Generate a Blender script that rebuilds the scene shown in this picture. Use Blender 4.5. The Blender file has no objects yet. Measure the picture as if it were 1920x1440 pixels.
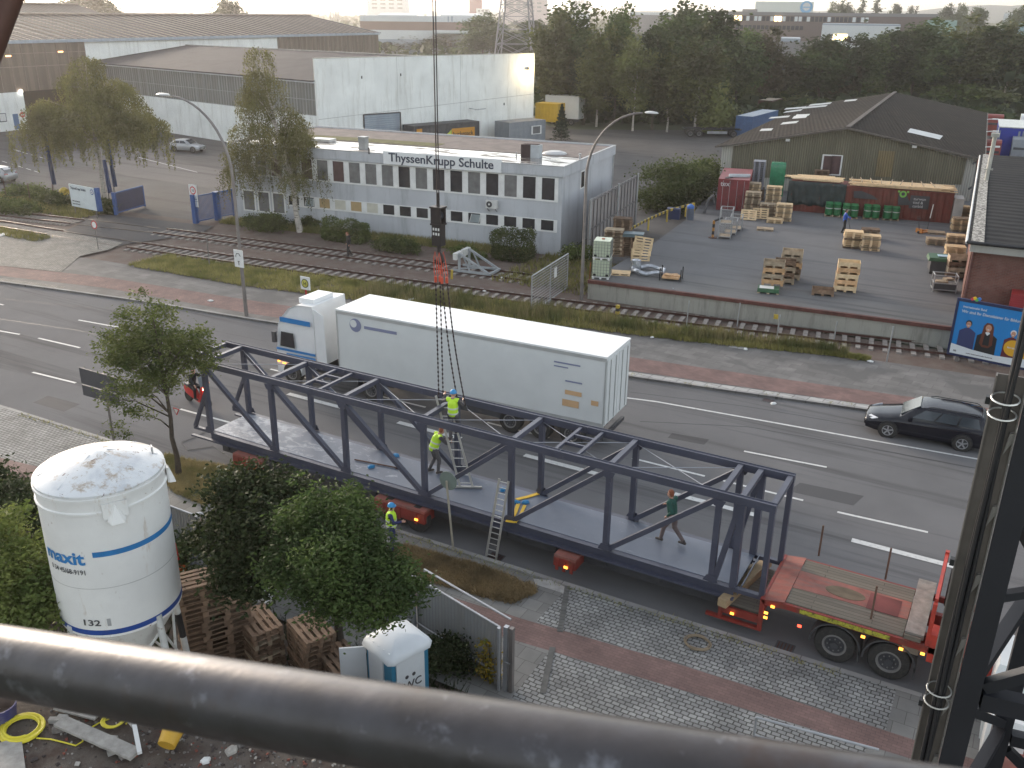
import bpy,math,random
import numpy as np
from mathutils import Vector,Matrix
C=bpy.context.scene.collection
scene=bpy.context.scene
PI=math.pi;R=math.radians
# ------------------------------------------------------------------ camera
FPX,YAW,PITCH,ROLL,CAMZ=1732.6,2.07946563,0.38202458,0.01301409,15.863
_cy,_sy,_cp,_sp=math.cos(YAW),math.sin(YAW),math.cos(PITCH),math.sin(PITCH)
FW=np.array([_cy*_cp,_sy*_cp,-_sp]);_r=np.array([_sy,-_cy,0.0]);_u=np.cross(_r,FW)
RT=_r*math.cos(ROLL)+_u*math.sin(ROLL);UP=-_r*math.sin(ROLL)+_u*math.cos(ROLL)
CAM=np.array([0.0,0.0,CAMZ])
cd=bpy.data.cameras.new('camera');cam=bpy.data.objects.new('camera',cd);C.objects.link(cam)
cd.sensor_width=36;cd.lens=FPX/1920*36;cd.clip_start=0.05;cd.clip_end=9000
cd.dof.use_dof=True;cd.dof.focus_distance=32;cd.dof.aperture_fstop=17
mw=Matrix(((RT[0],UP[0],-FW[0],0),(RT[1],UP[1],-FW[1],0),(RT[2],UP[2],-FW[2],CAMZ),(0,0,0,1)))
cam.matrix_world=mw;scene.camera=cam
# ------------------------------------------------------------------ light
SUN_EL,SUN_AZ=12.0,157.0
w=bpy.data.worlds.new("World");scene.world=w;w.use_nodes=True
nt=w.node_tree;bg=nt.nodes['Background']
sky=nt.nodes.new('ShaderNodeTexSky');sky.sky_type='NISHITA';sky.sun_disc=False
sky.sun_elevation=R(SUN_EL);sky.sun_rotation=R(90-SUN_AZ);sky.altitude=0
sky.air_density=1.0;sky.dust_density=1.5;sky.ozone_density=1.2
hs_=nt.nodes.new('ShaderNodeHueSaturation');hs_.inputs['Saturation'].default_value=0.38
nt.links.new(sky.outputs[0],hs_.inputs['Color']);nt.links.new(hs_.outputs[0],bg.inputs[0]);bg.inputs[1].default_value=0.15
sd=bpy.data.lights.new('sun','SUN');sd.energy=1.25;sd.angle=R(18);sd.color=(1.0,0.80,0.60)
sun=bpy.data.objects.new('sun',sd);C.objects.link(sun)
_sv=Vector((math.cos(R(SUN_AZ))*math.cos(R(SUN_EL)),math.sin(R(SUN_AZ))*math.cos(R(SUN_EL)),math.sin(R(SUN_EL))))
sun.rotation_euler=_sv.to_track_quat('Z','Y').to_euler();sun.location=(0,0,60)
scene.view_settings.view_transform='Standard';scene.view_settings.look='None'
scene.view_settings.exposure=1.55;scene.view_settings.gamma=1.0
scene.cycles.max_bounces=5;scene.cycles.diffuse_bounces=2;scene.cycles.glossy_bounces=3
scene.cycles.transparent_max_bounces=8;scene.cycles.transmission_bounces=3;scene.cycles.volume_bounces=0
scene.cycles.use_denoising=True;scene.cycles.caustics_reflective=False;scene.cycles.caustics_refractive=False
# ------------------------------------------------------------------ survey helpers: a photo pixel to a point of the place
def ray(q):return(q[0]-960)/FPX*RT-(q[1]-720)/FPX*UP+FW
def G(q,z=0.0):
 d=ray(q);t=(z-CAMZ)/d[2];p=CAM+d*t;return Vector((float(p[0]),float(p[1]),float(z)))
def G2(q,z=0.0):p=G(q,z);return(p.x,p.y)
def onplane(q,A,B):
 nx,ny=-(B[1]-A[1]),B[0]-A[0];d=ray(q)
 t=((A[0])*nx+(A[1])*ny)/(d[0]*nx+d[1]*ny);p=CAM+d*t;return Vector([float(v)for v in p])
def PX(p):
 d=np.array([p[0],p[1],p[2]])-CAM;z=d@FW;return(960+FPX*(d@RT)/z,720-FPX*(d@UP)/z)
def hgt(foot,ty,z=0.0):
 F=G(foot,z);lo,hi=0.0,80.0
 for _ in range(40):
  m=(lo+hi)/2
  if PX((F.x,F.y,z+m))[1]>ty:lo=m
  else:hi=m
 return lo
def HD(p):return math.hypot(p[0],p[1])
        # ------------------------------------------------------------------ mesh builder
class MB:
 def __init__(s):s.v=[];s.f=[];s.m=[]
 def add(s,vs,fs,mi=0):
  o=len(s.v);s.v+=[tuple(v)for v in vs];s.f+=[tuple(i+o for i in f)for f in fs];s.m+=[mi]*len(fs);return s
 def box(s,x0,y0,z0,x1,y1,z1,mi=0):
  vs=[(x0,y0,z0),(x1,y0,z0),(x1,y1,z0),(x0,y1,z0),(x0,y0,z1),(x1,y0,z1),(x1,y1,z1),(x0,y1,z1)]
  return s.add(vs,[(0,3,2,1),(4,5,6,7),(0,1,5,4),(1,2,6,5),(2,3,7,6),(3,0,4,7)],mi)
 def cbox(s,c,d,rz=0,mi=0,rx=0,ry=0):
  m=Matrix.Translation(c)@Matrix.Rotation(rz,4,'Z')@Matrix.Rotation(ry,4,'Y')@Matrix.Rotation(rx,4,'X')
  vs=[m@Vector((sx*d[0]/2,sy*d[1]/2,sz*d[2]/2))for sx,sy,sz in((-1,-1,-1),(1,-1,-1),(1,1,-1),(-1,1,-1),(-1,-1,1),(1,-1,1),(1,1,1),(-1,1,1))]
  return s.add(vs,[(0,3,2,1),(4,5,6,7),(0,1,5,4),(1,2,6,5),(2,3,7,6),(3,0,4,7)],mi)
 def beam(s,p,q,w,h,mi=0,up=(0,0,1)):
  p=Vector(p);q=Vector(q);d=(q-p).normalized();u=Vector(up)
  a=d.cross(u)
  if a.length<1e-4:a=d.cross(Vector((1,0,0)))
  a.normalize();b=a.cross(d).normalized()
  vs=[]
  for c in(p,q):
   for sa,sb in((-1,-1),(1,-1),(1,1),(-1,1)):vs.append(c+a*sa*w/2+b*sb*h/2)
  return s.add(vs,[(0,1,2,3),(7,6,5,4),(0,4,5,1),(1,5,6,2),(2,6,7,3),(3,7,4,0)],mi)
 def ibeam(s,p,q,w,h,t=0.014,mi=0,up=(0,0,1)):
  p=Vector(p);q=Vector(q);d=(q-p).normalized();u=Vector(up);a=d.cross(u).normalized();b=a.cross(d).normalized()
  for sg in(-1,1):
   o=b*sg*(h/2-t/2);s.beam(p+o,q+o,w,t,mi,up)
  s.beam(p,q,t,h-2*t,mi,up);return s
 def tube(s,p,q,r,r2=None,n=8,mi=0,caps=True):
  p=Vector(p);q=Vector(q);r2=r if r2 is None else r2;d=(q-p).normalized()
  a=d.cross(Vector((0,0,1)))
  if a.length<1e-3:a=Vector((1,0,0))
  a.normalize();b=d.cross(a);vs=[]
  for c,rr in((p,r),(q,r2)):
   for i in range(n):t=2*PI*i/n;vs.append(c+a*math.cos(t)*rr+b*math.sin(t)*rr)
  fs=[(i,(i+1)%n,n+(i+1)%n,n+i)for i in range(n)]
  if caps:fs+=[tuple(reversed(range(n))),tuple(range(n,2*n))]
  return s.add(vs,fs,mi)
 def path(s,pts,r,n=6,mi=0,closed=False,radii=None):
  pts=[Vector(p)for p in pts];L=len(pts);vs=[];prev=None
  for k,p in enumerate(pts):
   a=pts[(k-1)%L]if(k or closed)else p;b=pts[(k+1)%L]if(k<L-1 or closed)else p
   d=(b-a).normalized()
   if prev is None:
    x=d.cross(Vector((0,0,1)));x=x if x.length>1e-3 else Vector((1,0,0))
   else:x=prev-d*prev.dot(d)
   x.normalize();prev=x;y=d.cross(x);rr=radii[k]if radii else r
   for i in range(n):t=2*PI*i/n;vs.append(p+x*math.cos(t)*rr+y*math.sin(t)*rr)
  fs=[]
  for k in range(L if closed else L-1):
   o=k*n;o2=((k+1)%L)*n
   fs+=[(o+i,o+(i+1)%n,o2+(i+1)%n,o2+i)for i in range(n)]
  if not closed:fs+=[tuple(reversed(range(n))),tuple(range((L-1)*n,L*n))]
  return s.add(vs,fs,mi)
 def lathe(s,prof,n=24,c=(0,0,0),mi=0,axis='z',mis=None,caps=True):
  vs=[];L=len(prof);o=len(s.v)
  for r,z in prof:
   for i in range(n):
    t=2*PI*i/n;x,y=r*math.cos(t),r*math.sin(t)
    p=(x,y,z)if axis=='z' else((x,z,y)if axis=='y' else(z,x,y))
    vs.append((p[0]+c[0],p[1]+c[1],p[2]+c[2]))
  for k in range(L-1):
   g=[(k*n+i,k*n+(i+1)%n,(k+1)*n+(i+1)%n,(k+1)*n+i)for i in range(n)]
   if axis=='y':g=[tuple(reversed(f))for f in g]
   if k==0:s.v+=vs
   s.f+=[tuple(i+o for i in f)for f in g];s.m+=[mis[k]if mis else mi]*n
  if caps and prof[0][0]>1e-6:s.f.append(tuple(o+i for i in reversed(range(n))));s.m.append(mis[0]if mis else mi)
  if caps and prof[-1][0]>1e-6:s.f.append(tuple(o+(L-1)*n+i for i in range(n)));s.m.append(mis[-1]if mis else mi)
  return s
 def prism(s,poly,z0,z1,mi=0):
  n=len(poly)
  if sum(poly[i][0]*poly[(i+1)%n][1]-poly[(i+1)%n][0]*poly[i][1]for i in range(n))<0:poly=poly[::-1]
  vs=[(p[0],p[1],z0)for p in poly]+[(p[0],p[1],z1)for p in poly]
  return s.add(vs,[tuple(reversed(range(n))),tuple(range(n,2*n))]+[(i,(i+1)%n,n+(i+1)%n,n+i)for i in range(n)],mi)
 def extr(s,poly3,off,mi=0):
  n=len(poly3);o=Vector(off);vs=[Vector(p)for p in poly3]+[Vector(p)+o for p in poly3]
  return s.add(vs,[tuple(reversed(range(n))),tuple(range(n,2*n))]+[(i,(i+1)%n,n+(i+1)%n,n+i)for i in range(n)],mi)
 def quad(s,a,b,c,d,mi=0):return s.add([a,b,c,d],[(0,1,2,3)],mi)
 def loft(s,rings,mi=0,caps=True,mis=None):
  n=len(rings[0]);o=len(s.v)
  for r_ in rings:s.v+=[tuple(p)for p in r_]
  for k in range(len(rings)-1):
   for i in range(n):
    s.f.append((o+k*n+i,o+k*n+(i+1)%n,o+(k+1)*n+(i+1)%n,o+(k+1)*n+i));s.m.append(mi)
  if caps:
   s.f.append(tuple(o+i for i in reversed(range(n))));s.f.append(tuple(o+(len(rings)-1)*n+i for i in range(n)));s.m+=[mi,mi]
  return s
 def mesh(s,name,mats):
  me=bpy.data.meshes.new(name);me.from_pydata(s.v,[],s.f)
  for m in(mats if isinstance(mats,(list,tuple))else[mats]):me.materials.append(m)
  if len(me.materials)>1:me.polygons.foreach_set('material_index',s.m)
  me.update();return me
 def build(s,name,mats,parent=None,smooth=False,loc=None,rz=0,ang=None):
  me=s.mesh(name,mats)
  if smooth:
   me.polygons.foreach_set('use_smooth',[True]*len(me.polygons))
   me.set_sharp_from_angle(angle=R(ang or 35))
  o=bpy.data.objects.new(name,me);C.objects.link(o)
  if parent is not None:o.parent=parent
  if loc is not None:o.location=loc
  if rz:o.rotation_euler=(0,0,rz)
  return o
def tag(o,label=None,cat=None,group=None,kind=None):
 if label:o['label']=label
 if cat:o['category']=cat
 if group:o['group']=group
 if kind:o['kind']=kind
 return o
def thing(name,label,cat,loc=(0,0,0),rz=0,group=None):
 o=bpy.data.objects.new(name,None);C.objects.link(o);o.location=loc;o.rotation_euler=(0,0,rz)
 o.empty_display_size=0.1;return tag(o,label,cat,group)
def struct(o):o['kind']='structure';return o
def dup(root,loc=None,rz=None,label=None,group=None,cat=None,parent=None):
 r=root.copy();C.objects.link(r)
 if parent is not None:r.parent=parent
 if loc is not None:r.location=loc
 if rz is not None:r.rotation_euler=(0,0,rz)
 tag(r,label,cat,group)
 for ch in list(root.children):
  c=dup(ch,parent=r)
 return r
def text(s,size,loc,mat,parent=None,rot=(PI/2,0,0),name='lettering',ext=0.01,align='LEFT',bold=0.0,label=None,fit=None):
 cu=bpy.data.curves.new(name,'FONT');cu.body=s;cu.size=size;cu.extrude=ext;cu.align_x=align;cu.offset=bold
 cu.resolution_u=3;tmp=bpy.data.objects.new('tmp',cu);C.objects.link(tmp);dg=bpy.context.evaluated_depsgraph_get()
 me=bpy.data.meshes.new_from_object(tmp.evaluated_get(dg));bpy.data.objects.remove(tmp);bpy.data.curves.remove(cu);me.name=name
 if fit:
  xs=[v.co.x for v in me.vertices];k=fit/(max(xs)-min(xs))
  for v in me.vertices:v.co.x*=k
 me.materials.clear();me.materials.append(mat)
 o=bpy.data.objects.new(name,me);C.objects.link(o);o.location=loc;o.rotation_euler=rot
 if parent is not None:o.parent=parent
 if label:o['label']=label
 return o
        # ------------------------------------------------------------------ materials
def newmat(name):
 m=bpy.data.materials.new(name);m.use_nodes=True;t=m.node_tree;return m,t,t.nodes['Principled BSDF']
def rgba(c):return(c[0],c[1],c[2],1)
def mixrgb(t,fac,a,b,blend='MIX'):
 n=t.nodes.new('ShaderNodeMix');n.data_type='RGBA';n.blend_type=blend
 for i,x in((0,fac),(6,a),(7,b)):
  if isinstance(x,(int,float)):n.inputs[i].default_value=x
  elif isinstance(x,tuple):n.inputs[i].default_value=rgba(x)
  else:t.links.new(x,n.inputs[i])
 return n.outputs[2]
def noise(t,scale,detail=4,rough=.6,vec=None,stretch=None,dist=0):
 n=t.nodes.new('ShaderNodeTexNoise');n.inputs['Scale'].default_value=scale;n.inputs['Detail'].default_value=detail
 n.inputs['Roughness'].default_value=rough;n.inputs['Distortion'].default_value=dist
 if vec is None:
  tc=t.nodes.new('ShaderNodeTexCoord');vec=tc.outputs['Object']
 if stretch:
  mp=t.nodes.new('ShaderNodeMapping');mp.inputs['Scale'].default_value=stretch;t.links.new(vec,mp.inputs[0]);vec=mp.outputs[0]
 t.links.new(vec,n.inputs['Vector']);return n.outputs['Fac']
def ramp(t,fac,a,b,ca=(0,0,0),cb=(1,1,1)):
 n=t.nodes.new('ShaderNodeValToRGB');n.color_ramp.elements[0].position=a;n.color_ramp.elements[1].position=b
 n.color_ramp.elements[0].color=rgba(ca);n.color_ramp.elements[1].color=rgba(cb);t.links.new(fac,n.inputs[0]);return n.outputs[0]
def bump(t,b,h,strength=.3,dist=.02):
 n=t.nodes.new('ShaderNodeBump');n.inputs['Strength'].default_value=strength;n.inputs['Distance'].default_value=dist
 t.links.new(h,n.inputs['Height']);t.links.new(n.outputs[0],b.inputs['Normal'])
def dk(c,k):return tuple(x*k for x in c)
def M(name,col,rough=.7,metal=0.0,var=.25,scale=1.5,dirt=None,dirts=(1,1,1),dlo=.5,dhi=.75,bmp=0,bs=30,rnd=0,emit=0,fine=0):
 m,t,b=newmat(name)
 c=mixrgb(t,ramp(t,noise(t,scale,5),.3,.7),dk(col,1-var),dk(col,1+var*.6))if var else None
 if c is None:
  r_=t.nodes.new('ShaderNodeRGB');r_.outputs[0].default_value=rgba(col);c=r_.outputs[0]
 if fine:c=mixrgb(t,ramp(t,noise(t,60,3),.35,.65),c,dk(col,1-fine))
 if dirt:c=mixrgb(t,ramp(t,noise(t,scale*1.7,6,.7,stretch=dirts),dlo,dhi),c,dirt)
 if rnd:
  oi=t.nodes.new('ShaderNodeObjectInfo');hs=t.nodes.new('ShaderNodeHueSaturation')
  mr=t.nodes.new('ShaderNodeMapRange');mr.inputs[3].default_value=1-rnd;mr.inputs[4].default_value=1+rnd*.6
  t.links.new(oi.outputs['Random'],mr.inputs[0]);t.links.new(mr.outputs[0],hs.inputs['Value']);t.links.new(c,hs.inputs['Color']);c=hs.outputs[0]
 t.links.new(c,b.inputs['Base Color']);b.inputs['Roughness'].default_value=rough;b.inputs['Metallic'].default_value=metal
 if bmp:bump(t,b,noise(t,bs,4),bmp)
 if emit:b.inputs['Emission Color'].default_value=rgba(col);b.inputs['Emission Strength'].default_value=emit
 return m
        # ================================================================== GROUND, ROAD, TRACKS
def pavers(name,c1,c2,mortar,bw,bh,msize=.012,rot=0,bmp=.5,var=.3,rough=.85,offset=.5,dist=.0,bias=0.0,patch=None):
 m,t,b=newmat(name);tc=t.nodes.new('ShaderNodeTexCoord');mp=t.nodes.new('ShaderNodeMapping')
 mp.inputs['Rotation'].default_value=(0,0,rot);t.links.new(tc.outputs['Object'],mp.inputs[0]);v=mp.outputs[0]
 if dist:
  n=t.nodes.new('ShaderNodeTexNoise');n.inputs['Scale'].default_value=2.2;n.inputs['Detail'].default_value=3;t.links.new(v,n.inputs[0])
  s=t.nodes.new('ShaderNodeVectorMath');s.operation='MULTIPLY_ADD';s.inputs[1].default_value=(dist,)*3
  t.links.new(n.outputs['Color'],s.inputs[0]);t.links.new(v,s.inputs[2]);v=s.outputs[0]
 br=t.nodes.new('ShaderNodeTexBrick');t.links.new(v,br.inputs[0])
 for k,x in(('Color1',rgba(c1)),('Color2',rgba(c2)),('Mortar',rgba(mortar)),('Scale',1.0),('Mortar Size',msize),('Mortar Smooth',.3),('Bias',bias),('Brick Width',bw),('Row Height',bh)):
  br.inputs[k].default_value=x
 br.offset=offset
 c=mixrgb(t,ramp(t,noise(t,.6,5),.35,.7),br.outputs['Color'],(0,0,0));
 g=ramp(t,noise(t,.9,5),.3,.75,(1-var,)*3,(1+var*.4,)*3);c=mixrgb(t,1.0,br.outputs['Color'],g,'MULTIPLY')
 if patch:c=mixrgb(t,ramp(t,noise(t,.35,4,dist=.4),.52,.6),c,patch)
 t.links.new(c,b.inputs['Base Color']);b.inputs['Roughness'].default_value=rough
 mt=t.nodes.new('ShaderNodeMath');mt.operation='MULTIPLY_ADD';mt.inputs[1].default_value=-1;mt.inputs[2].default_value=1
 t.links.new(br.outputs['Fac'],mt.inputs[0]);ad=t.nodes.new('ShaderNodeMath');ad.operation='MULTIPLY_ADD';ad.inputs[1].default_value=.35
 t.links.new(noise(t,40,3),ad.inputs[0]);t.links.new(mt.outputs[0],ad.inputs[2]);bump(t,b,ad.outputs[0],bmp,.015)
 return m
def asphaltmat(name,col,stripes=None,patch=.25,rough=.82):
 m,t,b=newmat(name)
 c=mixrgb(t,ramp(t,noise(t,.25,5,.65),.3,.7),dk(col,1-patch),dk(col,1+patch*.5))
 c=mixrgb(t,ramp(t,noise(t,90,2),.35,.7),c,dk(col,1.35))
 c=mixrgb(t,ramp(t,noise(t,.5,6,.7,stretch=(.06,1.5,1)),.52,.66),c,dk(col,.66))
 t.links.new(c,b.inputs['Base Color']);b.inputs['Roughness'].default_value=rough;b.inputs['Specular IOR Level'].default_value=.15
 bump(t,b,noise(t,120,2),.25,.01);return m
m_asph=asphaltmat('asphalt',(.142,.140,.142),rough=.95);m_yard=asphaltmat('yard_asphalt',(.10,.096,.094),patch=.35)
m_yard2=asphaltmat('concrete_yard',(.135,.136,.140),patch=.3);m_xing=asphaltmat('crossing_asphalt',(.085,.083,.084),patch=.3)
m_cobble=pavers('cobbles',(.36,.36,.345),(.25,.25,.245),(.08,.078,.07),.20,.135,.017,bmp=.9,var=.35,dist=.085)
m_cobblef=pavers('light_cobbles',(.34,.32,.28),(.22,.21,.19),(.09,.08,.07),.2,.13,.014,bmp=.7,dist=.04)
m_bike=pavers('red_paving',(.235,.145,.13),(.19,.12,.108),(.12,.085,.075),.2,.1,.006,rot=R(0),bmp=.25,var=.3)
m_bikef=pavers('red_paving_far',(.25,.145,.128),(.19,.115,.104),(.11,.085,.075),.2,.1,.006,rot=R(3),bmp=.25,var=.35)
m_slab=pavers('grey_slabs',(.24,.235,.22),(.19,.185,.175),(.10,.095,.085),.5,.5,.008,bmp=.2,var=.25)
m_slabf=pavers('grey_slabs_far',(.20,.19,.18),(.15,.142,.135),(.11,.10,.095),.9,.55,.012,rot=R(4),bmp=.2,var=.3,patch=(.115,.11,.105),offset=.5)
m_kerb=pavers('kerb_stone',(.36,.35,.33),(.30,.29,.28),(.12,.11,.10),1.0,3.0,.012,bmp=.2,var=.25,offset=0)
m_edge=pavers('white_edge_stone',(.48,.47,.45),(.40,.39,.38),(.17,.16,.15),.62,.5,.02,bmp=.3,var=.25,rot=R(8),offset=0)
m_soil=M('soil',(.17,.135,.09),.95,var=.4,scale=.8,dirt=(.15,.14,.07),bmp=.4,bs=20)
m_ballast=M('ballast',(.19,.145,.12),.95,var=.35,scale=.5,dirt=(.12,.08,.065),dlo=.45,dhi=.6,bmp=.8,bs=14,fine=.45)
m_ballast2=M('grey_ballast',(.16,.145,.135),.95,var=.35,scale=.5,dirt=(.10,.085,.075),dlo=.45,dhi=.6,bmp=.8,bs=14,fine=.5)
m_rust=M('rusty_steel',(.09,.04,.032),.6,.3,var=.4,scale=3);m_railtop=M('worn_rail',(.19,.14,.12),.35,.8,var=.3)
m_sleeper=M('sleeper',(.28,.25,.225),.9,var=.35,scale=3)
m_white=M('white_paint_line',(.62,.62,.60),.7,var=.12,scale=4,dirt=(.35,.35,.34),dlo=.55,dhi=.7)
m_ground=M('ground',(.075,.085,.045),.95,var=.4,scale=.02,dirt=(.14,.13,.11),dlo=.55,dhi=.62)
m_rubble=M('rubble',(.14,.115,.095),.95,var=.55,scale=1.3,dirt=(.07,.045,.035),dlo=.45,dhi=.65,bmp=.9,bs=9,fine=.4)
def sheet(name,poly,z,mat,th=None):
 mb=MB()
 if th:mb.prism(poly,z-th,z)
 else:
  n=len(poly)
  if sum(poly[i][0]*poly[(i+1)%n][1]-poly[(i+1)%n][0]*poly[i][1]for i in range(n))<0:poly=poly[::-1]
  mb.add([(p[0],p[1],z)for p in poly],[tuple(range(n))])
 return struct(mb.build(name,mat))
K=.12
# the wide ground, reaching the horizon
mb=MB();rr_=[0,60,200,700,2500,6500];mb.add([(6500*math.cos(a*PI/24),6500*math.sin(a*PI/24),-.04)for a in range(48)],[tuple(range(48))])
struct(mb.build('ground',m_ground))
NK=21.2
farx=[(-160,22.5)];fk=[G2(q,0)for q in((0,531),(140,550),(300,573),(460,600),(640,628),(900,668),(1200,712),(1400,741),(1620,771))]
fk=[(-150,17.5),(-80,28.3)]+fk+[(12,41.4),(40,44)]
nk=[(-150,13.5),(-60,20.2),(-36.7,20.9),(-30,21.0),(-15,21.2),(0,21.4),(40,22)]
def nky(x):
 for a,b in zip(nk,nk[1:]):
  if x<=b[0]:return a[1]+(b[1]-a[1])*(x-a[0])/(b[0]-a[0])
 return nk[-1][1]
def fky(x):
 for a,b in zip(fk,fk[1:]):
  if x<=b[0]:return a[1]+(b[1]-a[1])*(x-a[0])/(b[0]-a[0])
 return fk[-1][1]
sheet('road',nk+fk[::-1],0,m_asph)
def offs(line,d):return[(x,y+d)for x,y in line]
def strip(name,f0,f1,z,mat,xs,th=None):
 mb=MB();n=len(xs);vs=[]
 for x in xs:vs+=[(x,f0(x),z),(x,f1(x),z)]
 mb.add(vs,[(2*i,2*i+2,2*i+3,2*i+1)for i in range(n-1)])
 if th:
  mb.add([(v[0],v[1],v[2]-th)for v in vs]+vs,[(2*i,2*i+2,2*n+2*i+2,2*n+2*i)for i in range(n-1)]+[(2*i+3,2*i+1,2*n+2*i+1,2*n+2*i+3)for i in range(n-1)])
 return struct(mb.build(name,mat))
def lin(pts):
 pts=sorted(pts)
 def f(x):
  if x<=pts[0][0]:a,b=pts[0],pts[1]
  else:
   for a,b in zip(pts,pts[1:]):
    if x<=b[0]:break
  return a[1]+(b[1]-a[1])*(x-a[0])/(b[0]-a[0])
 return f
XS=[x for x in range(-150,-60,10)]+[x for x in range(-60,8,2)]+[10,20,40]
fr0=lin([G2(q,K)for q in((0,517),(200,540),(450,585),(1280,709),(1620,757))]);fr1=lin([G2(q,K)for q in((0,498),(200,520),(450,560),(1280,684),(1620,732))])
fs1=lin([G2(q,K)for q in((0,470),(150,484),(300,509),(450,536),(1280,640),(1560,667),(1800,702))])
strip('pavement_base',fky,lambda x:fs1(x)+.3,K-.008,m_slabf,XS,th=.1)
strip('kerb',lambda x:fky(x),lambda x:fky(x)+.16,K,m_kerb,XS,th=.12)
strip('kerb_edge_stones',lambda x:fky(x)+.17,lambda x:fky(x)+.55,K-.002,m_edge,[x for x in XS if x>=-16])
strip('pavement_brick_band',lambda x:fky(x)+.17,lambda x:fky(x)+.6,K-.003,m_cobblef,[x for x in XS if x<=-50])
strip('bike_path_far',fr0,fr1,K,m_bikef,XS)
tb0=lambda x:fs1(x)+.3
bed=[(-150,tb0(-150)),*[(x,tb0(x))for x in XS if x>-150],(40,52),(-21.4,48.9),(-21.9,57),(-28.2,57.2),(-55.6,53.8),(-58,52),(-150,46)]
sheet('railway_bed',bed,.03,m_ballast)
vg1=lin([G2(q,.1)for q in((150,476),(300,498),(450,521),(650,548),(820,566),(1000,592),(1280,632),(1560,666))])
vx=[x for x in XS if-51<=x<=-5]
vp=[G2(q,.1)for q in((150,484),(200,470),(300,478),(450,500),(600,518),(820,548),(1000,574),(1280,612),(1480,648),(1560,667))]
strip('grass_verge_soil',lambda x:fs1(x)+.05,lin(vp[1:]),.14,m_soil,vx)
sheet('level_crossing',[G2(q,.09)for q in((140,425),(175,404),(210,403),(400,424),(380,436),(300,449),(235,458),(200,470),(100,440))],.095,m_xing)
sheet('cobbled_apron',[G2(q,.135)for q in((-260,505),(-260,470),(-120,455),(20,440),(110,433),(230,455),(205,468),(150,480),(115,510),(0,498),(-200,478+26))],.135,m_cobblef)
sheet('works_yard',[(-260,-20),(-260,180),(-127,172),(-62,126),(-40,140),(-25,140),(-24,84),(-21.9,57.3),(-28.3,57.4),(-28.3,58),(-55.6,54.6),(-57.2,51.8),(-66.0,49.9),(-73,51.6),(-110,50),(-200,30)],.02,m_yard)
sheet('works_yard_worn_patch',[G2(q,.03)for q in((100,290),(240,330),(440,360),(440,325),(330,300),(220,270))],.026,asphaltmat('worn_asphalt',(.135,.126,.122),patch=.3))
YH=1.15
sheet('storage_yard',[(-22.0,48.8),(-2.0,50.5),(40,54.1),(40,150),(-22,150),(-26.5,110),(-25.9,84),(-24.2,75.5),(-23.2,70),(-22.3,60)],YH,m_yard2,th=1.2)
sheet('storage_yard_strip',[(-21.9,49.0),(-2.1,50.7),(-2.2,54.5),(-21.8,52.6)],YH+.004,asphaltmat('pale_concrete_strip',(.14,.14,.14),patch=.3))
strip('kerb_near',lambda x:nky(x)-.16,nky,K,m_kerb,XS,th=.12)
npz=K-.004
strip('pavement_near',lambda x:nky(x)-5.6,lambda x:nky(x)-.165,npz,m_slab,XS)
bk1=lin([G2(q,K)for q in((0,858),(100,882),(950,1152),(1290,1250),(1500,1318))]);bk0=lin([G2(q,K)for q in((0,889),(70,905),(950,1196),(1290,1297),(1450,1345))])
strip('bike_path_near',bk0,bk1,K,m_bike,[x for x in XS if x<6])
cob=[G2(q,K)for q in((1064,1099),(1050,1185))];cobb=[G2(q,K)for q in((1036,1214),(1018,1300))]
xr=G2((1715,1345),K)
strip_pts=lambda x0,x1,n:[x0+(x1-x0)*i/n for i in range(n+1)]
mb=MB();xs=strip_pts(cob[0][0],-.6,8)
vs=[]
for i,x in enumerate(xs):vs+=[(x,bk1(x)+.02,K+.001),(x+(0 if i else.05),nky(x)-.17,K+.001)]
mb.add(vs,[(2*i,2*i+2,2*i+3,2*i+1)for i in range(len(xs)-1)])
xs=strip_pts(cobb[0][0],-.9,8);vs=[]
for x in xs:vs+=[(x-(0 if x>-9 else-.1),nky(x)-5.2,K+.001),(x,bk0(x)-.02,K+.001)]
mb.add(vs,[(2*i,2*i+2,2*i+3,2*i+1)for i in range(len(xs)-1)])
xs=strip_pts(-70,G2((235,835),K)[0],12);vs=[]
for x in xs:vs+=[(x,bk1(x)+.02,K+.001),(x,nky(x)-.17,K+.001)]
mb.add(vs,[(2*i,2*i+2,2*i+3,2*i+1)for i in range(len(xs)-1)])
struct(mb.build('cobbled_driveway',m_cobble))
mb=MB();rng=random.Random(5)
for(a,b)in((cob[0],cob[1]),(cobb[0],cobb[1])):
 n=16
 for i in range(n):
  x=a[0]+(b[0]-a[0])*(i+.5)/n;y=a[1]+(b[1]-a[1])*(i+.5)/n
  mb.cbox((x,y,K),(.16,.12,.03),math.atan2(b[1]-a[1],b[0]-a[0])+PI/2)
struct(mb.build('cobble_edging',M('edging_stone',(.13,.128,.12),.85,var=.3,scale=5)))
mb=MB()
for pl in(((1002,1092),(1030,1082),(1062,1103),(1040,1112)),((1000,1083),(1025,1094),(1040,1100),(1015,1103)),((1042,1100),(1066,1102),(1062,1113),(1040,1110))):
 pp=[G2(q,K)for q in pl];mb.prism(pp,K-.02,K+.006)
sheet('concrete_patch',[G2(q,K)for q in((1000,1085),(1033,1088),(1062,1102),(1058,1113),(1036,1106),(1004,1096))],K+.004,M('pale_concrete',(.38,.37,.35),.85,var=.2,scale=5))
vA=[G2(q,K)for q in((308,850),(345,862),(400,872),(470,884),(430,930),(385,948),(330,925),(310,905))]
vB=[G2(q,K)for q in((846,1046),(905,1062),(962,1084),(1002,1100),(1005,1112),(960,1132),(900,1118),(830,1098),(780,1080),(700,1040),(760,1022))]
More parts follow.
